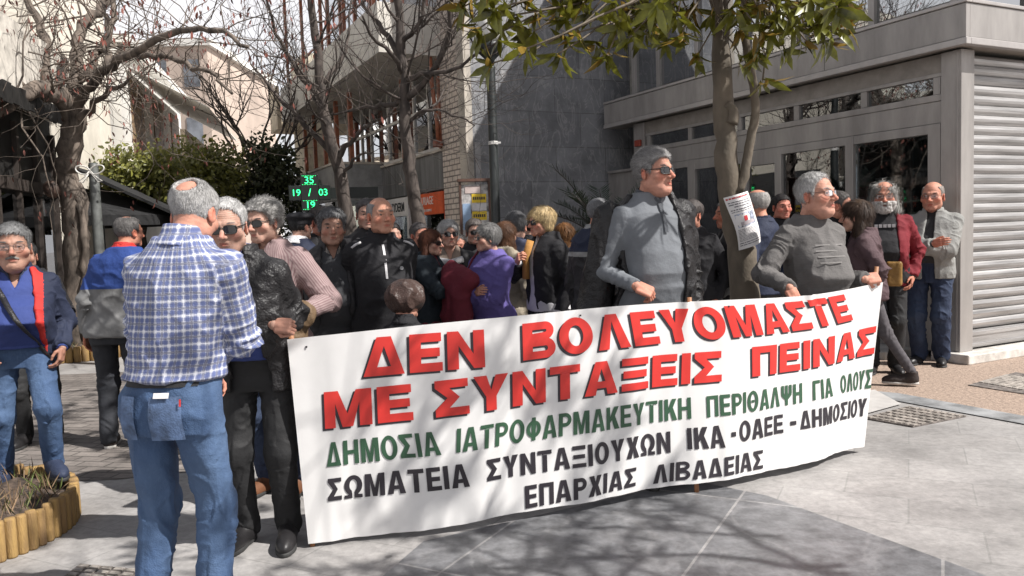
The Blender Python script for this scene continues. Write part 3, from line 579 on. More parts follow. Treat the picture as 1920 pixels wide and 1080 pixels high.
# pixel -> banner (u,v): dense lookup by projection of the un-rippled surface
_uu, _vv = np.meshgrid(np.linspace(0, 1, 400), np.linspace(0, 1, 120)); _S = (_cat(_uu, _t) + (_cat(_uu, _b) - _cat(_uu, _t)) * _vv[..., None]) - _C
_zd = _S @ _F; _px = 960 + CF * (_S @ _R) / _zd; _py = 540 - CF * (_S @ _U) / _zd
def px2uv(x, y):
    k = np.argmin((_px - x) ** 2 + (_py - y) ** 2); return np.array([_uu.flat[k], _vv.flat[k]])
def lay(s, quad, wid, t, h, gap, off, shift=(0, 0)):
    """quad: TL, BL, TR, BR pixels of the word; returns verts, faces on the cloth"""
    tl, bl, tr, br = [px2uv(*q) for q in quad]; Wd, glyphs = word_outline(s, wid, t, h, gap); AV = []; AF = []; n0 = 0
    for polys in glyphs:
        cu = bpy.data.curves.new('g', 'CURVE'); cu.dimensions = '2D'; cu.fill_mode = 'BOTH'
        for p in polys:
            sp = cu.splines.new('POLY'); sp.points.add(len(p) - 1); sp.use_cyclic_u = True
            for q, (x, y) in zip(sp.points, p): q.co = (x, y, 0, 1)
        ob = bpy.data.objects.new('g', cu); COL.objects.link(ob); bpy.context.view_layer.update()
        me = bpy.data.meshes.new_from_object(ob.evaluated_get(bpy.context.evaluated_depsgraph_get())); bpy.data.objects.remove(ob); bpy.data.curves.remove(cu)
        import bmesh
        bm = bmesh.new(); bm.from_mesh(me); bmesh.ops.triangulate(bm, faces=bm.faces[:])
        for _ in range(5):
            lg = [e for e in bm.edges if e.calc_length() > .075]
            if not lg: break
            bmesh.ops.subdivide_edges(bm, edges=lg, cuts=1, use_grid_fill=False); bmesh.ops.triangulate(bm, faces=bm.faces[:])
        bm.verts.ensure_lookup_table(); V = np.array([v.co[:] for v in bm.verts]); Ff = np.array([[v.index for v in f.verts] for f in bm.faces]); bm.free(); bpy.data.meshes.remove(me)
        if len(Ff) == 0: continue
        a = V[:, 0] / Wd; b = V[:, 1]
        uv = ((tl[None] * b[:, None] + bl[None] * (1 - b[:, None])) * (1 - a[:, None]) + (tr[None] * b[:, None] + br[None] * (1 - b[:, None])) * a[:, None])
        AV.append(bsurf(np.clip(uv[:, 0] + shift[0], .0005, .9995), uv[:, 1] + shift[1], off) - BO); AF.append(Ff + n0); n0 += len(V)
    return np.concatenate(AV), np.concatenate(AF)
redl = mat('banner_red', (.60, .032, .025), .45, var=.04); grnl = mat('banner_green', (.03, .085, .045), .5, var=.05); blkl = mat('banner_black', (.022, .018, .024), .5, var=.05)
HV = dict(wid=1.0, t=.30, h=.225, gap=.13); BD = dict(wid=.60, t=.175, h=.165, gap=.085); BK = dict(wid=.66, t=.20, h=.185, gap=.10)
WORDS = [('red_lettering', redl, HV, [('ΔΕΝ', ((682, 636), (682, 706), (907, 616), (907, 686))), ('ΒΟΛΕΥΟΜΑΣΤΕ', ((980, 608), (981, 676), (1588, 552), (1604, 601)))]),
         ('red_lettering', redl, HV, [('ΜΕ', ((607, 735), (609, 804), (773, 718), (776, 786))), ('ΣΥΝΤΑΞΕΙΣ', ((815, 713), (815, 781), (1350, 657), (1351, 715))), ('ΠΕΙΝΑΣ', ((1407, 651), (1408, 707), (1646, 610), (1641, 662)))]),
         ('green_lettering', grnl, BD, [('ΔΗΜΟΣΙΑ', ((612, 829), (611, 876), (819, 806), (826, 852))), ('ΙΑΤΡΟΦΑΡΜΑΚΕΥΤΙΚΗ', ((854, 801), (855, 846), (1296, 744), (1297, 784))), ('ΠΕΡΙΘΑΛΨΗ', ((1321, 741), (1322, 782), (1506, 717), (1505, 755))), ('ΓΙΑ', ((1526, 714), (1526, 751), (1561, 707), (1565, 744))), ('ΟΛΟΥΣ', ((1580, 706), (1582, 740), (1640, 692), (1637, 729)))]),
         ('black_lettering', blkl, BK, [('ΣΩΜΑΤΕΙΑ', ((615, 898), (616, 940), (876, 867), (880, 908))), ('ΣΥΝΤΑΞΙΟΥΧΩΝ', ((912, 862), (912, 902), (1259, 809), (1259, 849))), ('ΙΚΑ', ((1289, 803), (1289, 843), (1351, 797), (1355, 836))), ('-', ((1366, 795), (1366, 832), (1374, 794), (1374, 831))), ('ΟΑΕΕ', ((1382, 788), (1382, 827), (1470, 777), (1470, 812))), ('-', ((1484, 778), (1484, 812), (1493, 777), (1493, 810))), ('ΔΗΜΟΣΙΟΥ', ((1503, 772), (1502, 806), (1629, 747), (1625, 780)))]),
         ('black_lettering', blkl, BK, [('ΕΠΑΡΧΙΑΣ', ((985, 914), (985, 955), (1197, 877), (1196, 914))), ('ΛΙΒΑΔΕΙΑΣ', ((1230, 874), (1228, 911), (1430, 842), (1430, 879)))])]
for nm, mt, st, ws in WORDS:
    for s_, q in ws:
        a, f_ = lay(s_, q, st['wid'], st['t'], st['h'], st['gap'], .0034); mesh_np(nm, a, [f_], mt, banner)
        if nm == 'red_lettering':
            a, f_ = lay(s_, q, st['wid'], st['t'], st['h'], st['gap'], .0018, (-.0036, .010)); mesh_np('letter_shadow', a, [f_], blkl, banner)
wood = mat('pole_wood', (.33, .15, .07), .6, var=.25, vscale=12, stretch=(3, 3, .4))
def pole(u, top, ext, off=-.028):
    T = bsurf(np.array([u]), np.array([0.]), off)[0]; B = bsurf(np.array([u]), np.array([1.]), off)[0]; d = (B - T) / np.linalg.norm(B - T)
    MB().tube([T - d * top - BO, (T + B) / 2 - BO, B + d * ext - BO], .013, 10).build('pole', wood, banner, smooth=True)
pole(.004, .06, .055); pole(.585, .02, .065); pole(.992, .10, .0)
# small nails / eyelets
for u, v in ((.02, .045), (.40, .03), (.645, .035)):
    mb = MB(); c = bsurf(np.array([u]), np.array([v]), .004)[0] - BO; mb.obox(c, (.004, 0, 0), (0, .002, 0), (0, 0, .004)); mb.build('tack', blkl, banner)
# paper strips hanging behind the lamp post side
# ================================================================== FIGURES : signed-distance bodies -> meshes (surface nets)
def surfnet(f, lo, hi, h):
    B = 6; lo = np.asarray(lo, float); hi = np.asarray(hi, float)
    nb = np.maximum(1, np.ceil((hi - lo) / (h * B)).astype(int)); n = nb * B
    ax = [lo[k] + h * np.arange(n[k]) for k in range(3)]
    bc = [lo[k] + h * (B * np.arange(nb[k]) + (B - 1) / 2) for k in range(3)]
    G = np.stack(np.meshgrid(*bc, indexing='ij'), -1).reshape(-1, 3); D = f(G)
    keep = np.abs(D) < B * h * 1.05 + .004
    V = np.repeat(np.repeat(np.repeat(D.reshape(nb), B, 0), B, 1), B, 2).astype(np.float32)
    kb = np.argwhere(keep.reshape(nb)); o = np.stack(np.meshgrid(*[np.arange(B)] * 3, indexing='ij'), -1).reshape(-1, 3)
    idx = (kb[:, None, :] * B + o[None]).reshape(-1, 3)
    for c in range(0, len(idx), 200000):
        q = idx[c:c + 200000]; V[q[:, 0], q[:, 1], q[:, 2]] = f(lo + q * h)
    V[0] = V[-1] = 1; V[:, 0] = V[:, -1] = 1; V[:, :, 0] = V[:, :, -1] = 1
    S = V < 0
    c8 = [(i, j, k) for i in (0, 1) for j in (0, 1) for k in (0, 1)]
    cnt = sum(S[i:n[0] - 1 + i, j:n[1] - 1 + j, k:n[2] - 1 + k].astype(np.int8) for i, j, k in c8)
    act = np.argwhere((cnt > 0) & (cnt < 8))
    if len(act) == 0: return np.zeros((0, 3)), np.zeros((0, 4), int)
    vals = np.stack([V[act[:, 0] + i, act[:, 1] + j, act[:, 2] + k] for i, j, k in c8], 1)
    P = np.zeros((len(act), 3)); W_ = np.zeros(len(act)); ca = np.array(c8, float)
    for a in range(8):
        for b in range(a + 1, 8):
            if np.abs(ca[a] - ca[b]).sum() != 1: continue
            x = (vals[:, a] < 0) != (vals[:, b] < 0); t = np.clip(vals[:, a] / (vals[:, a] - vals[:, b] + 1e-12), .05, .95)
            P += np.where(x[:, None], ca[a] + (ca[b] - ca[a]) * t[:, None], 0); W_ += x
    P = lo + (act + P / W_[:, None]) * h
    ID = np.full(n - 1, -1, np.int64); ID[act[:, 0], act[:, 1], act[:, 2]] = np.arange(len(act)); Q = []
    for axis in range(3):
        sl = [slice(1, n[k] - 1) for k in range(3)]; s0 = list(sl); s1 = list(sl); s0[axis] = slice(0, n[axis] - 1); s1[axis] = slice(1, n[axis])
        A_ = S[tuple(s0)]; B_ = S[tuple(s1)]; e = np.argwhere(A_ != B_); off = np.array([1, 1, 1]); off[axis] = 0; e = e + off
        u, v = [(1, 2), (2, 0), (0, 1)][axis]; eu = np.zeros(3, int); ev = np.zeros(3, int); eu[u] = 1; ev[v] = 1
        g = lambda q: ID[q[:, 0], q[:, 1], q[:, 2]]
        q = np.stack([g(e - eu - ev), g(e - ev), g(e), g(e - eu)], 1); fl = S[e[:, 0], e[:, 1], e[:, 2]]
        q[~fl] = q[~fl][:, ::-1]; Q.append(q)
    Q = np.concatenate(Q); Q = Q[(Q >= 0).all(1)]
    return P, Q
def smooth_v(V, Q, it=1, lam=.5):
    for _ in range(it):
        s = np.zeros_like(V); c = np.zeros(len(V))
        for a in range(4):
            i = Q[:, a]; j = Q[:, (a + 1) % 4]
            np.add.at(s, i, V[j]); np.add.at(s, j, V[i]); np.add.at(c, i, 1); np.add.at(c, j, 1)
        V = V + lam * (s / np.maximum(c, 1)[:, None] - V)
    return V
def vnorm(V, Q):
    n = np.cross(V[Q[:, 2]] - V[Q[:, 0]], V[Q[:, 3]] - V[Q[:, 1]]); N = np.zeros_like(V)
    for a in range(4): np.add.at(N, Q[:, a], n)
    return N / (np.linalg.norm(N, axis=1)[:, None] + 1e-12)
def rc(P, a, b, ra, rb):
    a = np.asarray(a, float); d = np.asarray(b, float) - a; h = np.clip((P - a) @ d / (d @ d + 1e-12), 0, 1)
    return np.linalg.norm(P - a - h[:, None] * d, axis=1) - (ra + (rb - ra) * h)
def el(P, c, r, M=None):
    q = P - np.asarray(c, float)
    if M is not None: q = q @ M
    r = np.asarray(r, float); k0 = np.linalg.norm(q / r, axis=1); k1 = np.linalg.norm(q / (r * r), axis=1); return k0 * (k0 - 1) / (k1 + 1e-9)
def sm(a, b, k):
    h = np.clip(.5 + .5 * (b - a) / k, 0, 1); return b + (a - b) * h - k * h * (1 - h)
def sx(a, b, k): return -sm(-a, -b, k)
def rotm(yaw=0, pitch=0, roll=0):  # yaw about z, pitch: nod forward(+ = up), roll: tilt
    cy, sy = math.cos(yaw), math.sin(yaw); cp, sp = math.cos(pitch), math.sin(pitch); cr, sr = math.cos(roll), math.sin(roll)
    return np.array([[cy, -sy, 0], [sy, cy, 0], [0, 0, 1]]) @ np.array([[1, 0, 0], [0, cp, -sp], [0, sp, cp]]) @ np.array([[cr, 0, sr], [0, 1, 0], [-sr, 0, cr]])
# ---- head (metres, height .23; x right, y forward, z up, origin at eye-line centre)
def cran(P): return sm(el(P, (0, -.016, .030), (.0755, .098, .086)), el(P, (0, .022, -.030), (.060, .068, .080)), .035)
def head_sdf(P, hp):
    X = np.abs(P[:, 0]); Pm = np.stack([X, P[:, 1], P[:, 2]], 1); jw = hp.get('jaw', 1.); fat = hp.get('fat', 0.)
    d = cran(P)
    d = sm(d, rc(Pm, (.0, .066, -.097), (.020, .062, -.095), .021, .018), .03)
    d = sm(d, el(Pm, (.044 * jw, .008, -.066), (.026 + fat, .034, .032)), .03)
    d = sm(d, el(Pm, (.047, .052, -.028), (.024 + fat, .024, .022)), .022)
    if fat: d = sm(d, el(P, (0, .035, -.105), (.045, .045, .028 + fat)), .03)
    d = sm(d, rc(Pm, (.010, .084, .018), (.046, .068, .016), .011, .009), .016)
    d = sx(d, -el(Pm, (.031, .096, -.001), (.0185, .016, .0125)), .012)      # sockets
    ey = np.linalg.norm(Pm - np.array([.0315, .0705, -.001]), axis=1) - .0135
    d = sm(d, ey + .0005, .003)
    d = sm(d, rc(Pm, (.019, .0840, .0060), (.045, .0765, .0042), .0044, .0036), .006)  # upper lid fold
    d = sm(d, rc(Pm, (.020, .0822, -.0108), (.043, .0765, -.0088), .0038, .003), .007)
    ns = hp.get('nose', 1.)
    d = sm(d, rc(P, (0, .082, .008), (0, .082 + .031 * ns, -.034), .0075, .0115), .011)
    d = sm(d, el(Pm, (.0125, .094 + .004 * ns, -.038), (.0085, .0115, .0085)), .007)
    d = sx(d, -el(Pm, (.0065, .104 + .004 * ns, -.0465), (.0035, .005, .003)), .003)
    d = sm(d, rc(P, (-.016, .083, -.0635), (.016, .083, -.0635), .0062, .0062), .012)
    d = sm(d, rc(P, (-.013, .083, -.0745), (.013, .083, -.0745), .0070, .0070), .010)
    d = sx(d, -(np.maximum(rc(P, (-.023, .089, -.0690), (.023, .089, -.0690), .0022, .0022), -1)), .005)
    d = sx(d, -rc(Pm, (.018, .096, -.046), (.031, .080, -.070), .0022, .0018), .006)   # nasolabial
    d = sx(d, -rc(P, (-.012, .090, -.0855), (.012, .090, -.0855), .003, .003), .008)
    # ears
    Me = rotm(R_(-24), R_(12), 0)
    e = el(Pm, (.079, -.014, -.012), (.0085, .019, .033), Me); e = sx(e, -el(Pm, (.087, -.009, -.010), (.0062, .010, .019), Me), .004)
    d = sm(d, e, .006)
    return d
def skin_cols(P, hp):
    t = np.array(hp.get('tone', (1., 1., 1.))); c = np.ones((len(P), 3)) * t
    def blob(ctr, r, col, k=1.):
        q = P.copy(); q[:, 0] = np.abs(q[:, 0]); w = np.clip(1 - (((q - np.array(ctr)) / np.array(r)) ** 2).sum(1), 0, 1)[:, None] * k; c[:] = c * (1 - w) + c * np.array(col) * w
    blob((.045, .06, -.03), (.03, .05, .03), (1.1, .78, .74), .9); blob((0, .108, -.03), (.02, .03, .022), (1.08, .72, .68), .9)
    blob((.08, -.014, -.01), (.018, .03, .045), (1.08, .72, .66), .9); blob((0, .09, -.069), (.026, .03, .011), (.85, .50, .50), 1.)
    blob((.031, .082, -.002), (.022, .03, .016), (.80, .70, .68), .8)
    blob((.034, .084, .019), (.023, .03, .0062), hp.get('brow', (.35, .33, .33)), 1.)
    if hp.get('stubble'): blob((0, .05, -.09), (.075, .075, .05), (.80, .80, .84), hp['stubble'])
    n = vnoise(P * 90) * .08 + vnoise(P * 30) * .10 + vnoise(P * 200) * .05; c *= (1 + n)[:, None]
    m_ = (vnoise(P * 22 + 40) > .62) & (P[:, 2] > -.01); c[m_] *= np.array([.93, .86, .82]); return np.clip(c, 0, 2)
HAIRLINE = {'short': ([-.14, -.06, -.035, -.012, .010, .024, .034, .050, .070, .12], [-.070, -.066, -.050, .012, .016, -.016, .030, .052, .068, .078]),
            'long': ([-.14, .0, .03, .05, .08, .12], [-.20, -.20, -.05, .03, .062, .072])}
HAIRLINE['reced'] = (HAIRLINE['short'][0], [-.070, -.066, -.050, .012, .016, -.012, .045, .078, .098, .13])
def hair_sdf(P, hp):
    st = hp['hair']; t = hp.get('thick', .012); z = P[:, 2]; y = P[:, 1]; x = np.abs(P[:, 0])
    nz = vnoise(P * 55) * .35 + vnoise(P * 120) * .2
    line = HAIRLINE['long'] if st in ('long', 'bob') else HAIRLINE['reced'] if st in ('reced', 'ring', 'longring') else HAIRLINE['short']
    zl = np.interp(y, *line)
    top = np.clip((z + .01) / .08, 0, 1)
    off = t * (.35 + .65 * top) if st not in ('curly',) else t * (.7 + .3 * top)
    off = off * (1 + nz * (1.0 if st == 'curly' else .45))
    base = cran(P)
    if st in ('long', 'bob', 'longring'):
        L_ = hp.get('len', .16); w = hp.get('wide', .088)
        dr = sm(el(P, (0, -.02, .03), (.078, .10, .088)), sm(rc(np.stack([x, y, z], 1), (.052, -.035, .02), (w - .02, -.03, -L_), .034, .036), rc(P, (0, -.075, .0), (0, -.065, -L_), .045, .05), .04), .03)
        if st == 'longring': dr = sm(base, dr, .01) if False else dr
        d = dr - off * (.8 if st != 'longring' else .4)
        face = np.maximum(y - hp.get('part', .030) , np.maximum(x - .066, -(z * 0 + 1) * 0 + (z - .060 - .35 * (y - .07))))  # keep face free
        d = sx(d, -sm(el(P, (0, .11, -.03), (.064, .085, .10)), el(P, (0, .09, -.12), (.055, .06, .08)), .02), .01)
        if st == 'longring': d = sx(d, -el(P, (0, .03, .105), (.068, .085, .05)), .012)
        return d
    d = base - off
    d = sx(d, (zl - z) * .75, .006)
    d = sx(d, -el(np.stack([x, y, z], 1), (.085, -.008, -.010), (.018, .022, .032)), .004)
    if st == 'ring':
        bc = hp.get('bald', (0, -.005, .115)); br = hp.get('baldr', (.062, .090, .045)); d = sx(d, -el(P, bc, br), .010)
    return d
def strands(V, N, k, L, col, w=.0012, flow=None, lift=.35, rng=None, curl=0.):
    rng = rng or np.random.default_rng(5); i = rng.integers(0, len(V), k); p = V[i] + (rng.random((k, 3)) - .5) * .004; n = N[i]
    if flow is None or isinstance(flow, str):
        g = p - np.array([0, -.055, .112]); g[:, 1] += .25 * np.clip(p[:, 1], 0, .1) ; g /= np.linalg.norm(g, axis=1)[:, None] + 1e-9; g = g + np.array([.25 * np.sign(.5), 0, -.35 * 1])
        g = g + .45 * np.stack([vnoise(p * 34), vnoise(p * 34 + 9), vnoise(p * 34 + 21)], 1) + rng.normal(0, .10, (k, 3))
    else: g = np.array(flow) + .35 * np.stack([vnoise(p * 30), vnoise(p * 30 + 9), vnoise(p * 30 + 21)], 1) + rng.normal(0, .12, (k, 3))
    t = g - n * (g * n).sum(1)[:, None]; t /= np.linalg.norm(t, axis=1)[:, None] + 1e-9
    l = L * (.5 + rng.random(k))[:, None]; s = np.cross(n, t) * (w * (.6 + .8 * rng.random(k)))[:, None]
    c1 = rng.normal(0, curl, (k, 3)) * L; c2 = rng.normal(0, curl, (k, 3)) * L
    a = p - n * .002; b = p + (t * .55 + n * lift * .6) * l * .6 + c1; c = p + (t * .95 + n * lift * .35) * l + c2
    VV = np.stack([a - s, a + s, b - s * .8, b + s * .8, c], 1).reshape(-1, 3); o = np.arange(k)[:, None] * 5
    Q = (o + np.array([[0, 1, 3, 2]])); T = (o + np.array([[2, 3, 4]])); cc = np.repeat(col * (.62 + .62 * rng.random((k, 1)) + .25 * vnoise(p * 22)[:, None]), 5, 0); return VV, Q, T, cc
# ---- hands : local frame  x = thumb side, y = along fingers, z = back of hand ; wrist at origin
def hand_parts(curl=.5, spread=.06, thumb=.5):
    S = [((-.002, -.012, 0), (.0, .03, 0), .0215, .020)]
    pal = [(x, .018, 0, x * 1.06, .084 - abs(x - .01) * .12, .001) for x in (-.027, -.010, .009, .026)]
    for a in pal: S.append(((a[0], a[1], a[2]), (a[3], a[4], a[5]), .0135, .0118))
    F_ = []; ln = [(.030, .020, .016), (.038, .026, .018), (.042, .028, .019), (.037, .025, .018)]
    for i, x in enumerate((-.029, -.0105, .0095, .0275)):
        c = curl if np.isscalar(curl) else curl[i]; p = np.array([x, .082 - abs(x - .01) * .12, .001]); ang = 0; fx = (x - .0) * spread * 6
        r = (.0092, .0084, .0076, .0066) if i else (.0082, .0074, .0067, .006)
        for j, l in enumerate(ln[i]):
            ang += c * (1.15, 1.35, .85)[j]; q = p + l * np.array([fx, math.cos(ang), -math.sin(ang)]); F_.append((p, q, r[j], r[j + 1])); p = q
    p = np.array([.024, .018, -.006]); T_ = []
    for l, d, r0, r1 in ((.034, (.62, .62, -.38 - .3 * thumb), .0125, .0105), (.030, (.40 - .75 * thumb, .78, -.55 * thumb - .1), .0105, .0092), (.024, (.25 - 1.15 * thumb, .75, -.5 * thumb), .0092, .0075)):
        d = np.array(d); d /= np.linalg.norm(d); q = p + d * l; T_.append((p, q, r0, r1)); p = q
    return S, F_, T_
def hand_mesh(curl, thumb, h, spread=.06):
    S, F_, T_ = hand_parts(curl, spread, thumb)
    def f(P):
        d = None
        for a in S: e = rc(P, *a); d = e if d is None else sm(d, e, .010)
        for i in range(4):
            c = None
            for a in F_[3 * i:3 * i + 3]: e = rc(P, *a); c = e if c is None else sm(c, e, .003)
            d = sm(d, c, .0045)
        c = None
        for a in T_: e = rc(P, *a); c = e if c is None else sm(c, e, .004)
        return sm(d, c, .007)
    V, Q = surfnet(f, (-.075, -.05, -.10), (.085, .20, .05), h); return V, Q
_HC = {}
def hand_at(W, d, back, right, curl, thumb, h, scale=1.):
    k = (str(curl), thumb, h)
    if k not in _HC: _HC[k] = hand_mesh(curl, thumb, h)
    V, Q = _HC[k]; d = d / np.linalg.norm(d); z = back - d * (back @ d); z /= np.linalg.norm(z); x = np.cross(d, z)
    # for a right hand with back of hand facing z, thumb side is  (left of fingers) -> mirrored
    V2 = V.copy(); Qq = Q
    if right: V2[:, 0] *= -1; Qq = Q[:, ::-1]
    return np.asarray(W) + scale * (V2[:, :1] * x + V2[:, 1:2] * d + V2[:, 2:] * z), Qq
def ik(S, W, l1, l2, pole):
    d = W - S; D = np.linalg.norm(d); D2 = min(D, (l1 + l2) * .995); u = d / D; W2 = S + u * D2; a = (l1 * l1 - l2 * l2 + D2 * D2) / (2 * D2); h = math.sqrt(max(1e-6, l1 * l1 - a * a))
    p = pole - u * (pole @ u); p /= np.linalg.norm(p) + 1e-9; return S + u * a + p * h, W2
# ---- material helpers for clothes
def cloth_mat(name, col, rough=.85, var=.10, bump=.25, weave=260, pattern=None, col2=None, c3=None, sheen=0.):
    if name in _MC: return _MC[name]
    M = bpy.data.materials.new(name); M.use_nodes = True; n, b = nodes(M); L = n.links.new; N_ = n.nodes.new
    b.inputs['Roughness'].default_value = rough; _sock(b, 'Specular IOR Level', 'Specular').default_value = .3
    if sheen: _sock(b, 'Sheen Weight', 'Sheen').default_value = sheen
    tcn = N_('ShaderNodeTexCoord'); nz = N_('ShaderNodeTexNoise'); nz.inputs['Scale'].default_value = 7; nz.inputs['Detail'].default_value = 6
    L(tcn.outputs['Object'], nz.inputs['Vector'])
    a = tuple(min(1, c * (1 + var)) for c in col); d = tuple(c * (1 - 1.6 * var) for c in col)
    rp = N_('ShaderNodeValToRGB'); rp.color_ramp.elements[0].position = .33; rp.color_ramp.elements[1].position = .68; rp.color_ramp.elements[0].color = (*d, 1); rp.color_ramp.elements[1].color = (*a, 1)
    L(nz.outputs['Fac'], rp.inputs['Fac']); out = rp.outputs[0]
    uvn = N_('ShaderNodeUVMap'); uvn.uv_map = 'UVMap'; sp = N_('ShaderNodeSeparateXYZ'); L(uvn.outputs[0], sp.inputs[0])
    def stripes(sock, period, w, soft=.12, ph=0.):
        m1 = N_('ShaderNodeMath'); m1.operation = 'MULTIPLY_ADD'; m1.inputs[1].default_value = 1 / period; m1.inputs[2].default_value = ph + 100; L(sock, m1.inputs[0])
        m2 = N_('ShaderNodeMath'); m2.operation = 'FRACT'; L(m1.outputs[0], m2.inputs[0])
        m3 = N_('ShaderNodeMath'); m3.operation = 'SUBTRACT'; m3.inputs[1].default_value = .5; L(m2.outputs[0], m3.inputs[0])
        m4 = N_('ShaderNodeMath'); m4.operation = 'ABSOLUTE'; L(m3.outputs[0], m4.inputs[0])
        mr = N_('ShaderNodeMapRange'); mr.inputs['From Min'].default_value = w / 2 + soft / 2; mr.inputs['From Max'].default_value = max(0, w / 2 - soft / 2); L(m4.outputs[0], mr.inputs['Value']); return mr.outputs['Result']
    def over(base, fac, col, k=1.):
        ms = N_('ShaderNodeMath'); ms.operation = 'MULTIPLY'; ms.inputs[1].default_value = k; L(fac, ms.inputs[0])
        mxn = N_('ShaderNodeMixRGB'); mxn.inputs[2].default_value = (*col, 1); L(ms.outputs[0], mxn.inputs[0]); L(base, mxn.inputs[1]); return mxn.outputs[0]
    if pattern == 'plaid':
        for so in (sp.outputs['X'], sp.outputs['Y']):
            out = over(out, stripes(so, .026, .50, .10), col2, .72)
        for so in (sp.outputs['X'], sp.outputs['Y']):
            out = over(out, stripes(so, .026, .14, .06, .5), (.74, .74, .77), .5); out = over(out, stripes(so, .052, .16, .05), c3, .6)
    elif pattern == 'stripe': out = over(out, stripes(sp.outputs['X'], .013, .45, .2), col2, .85)
    elif pattern == 'knit':
        out = over(out, stripes(sp.outputs['Y'], .010, .5, .4), tuple(c * .8 for c in col), .5)
    elif pattern == 'band':
        ms = N_('ShaderNodeMapRange'); ms.interpolation_type = 'LINEAR'; L(sp.outputs['Y'], ms.inputs['Value'])
        out = over(out, stripes(sp.outputs['Y'], .045, .5, .1), col2, .7)
    elif pattern == 'denim':
        n2 = N_('ShaderNodeTexNoise'); n2.inputs['Scale'].default_value = 3.2; n2.inputs['Detail'].default_value = 5; mp = N_('ShaderNodeMapping'); mp.inputs['Scale'].default_value = (1, 1, .55); L(tcn.outputs['Object'], mp.inputs['Vector']); L(mp.outputs[0], n2.inputs['Vector'])
        r2 = N_('ShaderNodeMapRange'); r2.inputs['From Min'].default_value = .42; r2.inputs['From Max'].default_value = .72; L(n2.outputs['Fac'], r2.inputs['Value']); out = over(out, r2.outputs[0], col2, .75)
        n3 = N_('ShaderNodeTexNoise'); n3.inputs['Scale'].default_value = 130; n3.inputs['Detail'].default_value = 3; mp3 = N_('ShaderNodeMapping'); mp3.inputs['Scale'].default_value = (1, 1, .22); L(tcn.outputs['Object'], mp3.inputs['Vector']); L(mp3.outputs[0], n3.inputs['Vector'])
        r3 = N_('ShaderNodeMapRange'); r3.inputs['From Min'].default_value = .5; r3.inputs['From Max'].default_value = .8; L(n3.outputs['Fac'], r3.inputs['Value']); out = over(out, r3.outputs[0], col2, .28)
    L(out, b.inputs['Base Color'])
    nb = N_('ShaderNodeTexNoise'); nb.inputs['Scale'].default_value = 26; nb.inputs['Detail'].default_value = 5; L(tcn.outputs['Object'], nb.inputs['Vector'])
    nw = N_('ShaderNodeTexNoise'); nw.inputs['Scale'].default_value = weave; nw.inputs['Detail'].default_value = 1; L(tcn.outputs['Object'], nw.inputs['Vector'])
    ad = N_('ShaderNodeMath'); ad.operation = 'MULTIPLY_ADD'; ad.inputs[1].default_value = .25; L(nw.outputs['Fac'], ad.inputs[0]); L(nb.outputs['Fac'], ad.inputs[2])
    bp = N_('ShaderNodeBump'); bp.inputs['Strength'].default_value = min(1, bump * 1.3); bp.inputs['Distance'].default_value = .02; L(ad.outputs[0], bp.inputs['Height']); L(bp.outputs['Normal'], b.inputs['Normal'])
    _MC[name] = M; return M
skinM = mat('skin', (.48, .31, .245), .60, var=.04, vscale=30, bump=.12, bscale=220, attr='Col', sss=.06, spec=.28)
hairM = mat('hair', (.78, .78, .78), .6, var=.08, vscale=60, attr='Col', spec=.25)
eyeM = mat('eye', (1, 1, 1), .12, var=.0, attr='Col', spec=.5)
lensM = mat('dark_lens', (.012, .012, .014), .06, var=.0, spec=.7, coat=.4); frameM = mat('black_frame', (.02, .018, .016), .3, var=.0)
wireM = mat('wire_frame', (.12, .08, .07), .3, metal=.4, var=.0); clearM = glassmat('spectacle_lens', (.93, .93, .93), .04, 1.)
shoeK = cloth_mat('black_shoe', (.02, .019, .02), .4, bump=.1); soleM = mat('pale_sole', (.5, .48, .45), .7); soleK = mat('dark_sole', (.03, .03, .03), .7)
def ridge(P, s): return 1 - np.abs(vnoise(P * s))

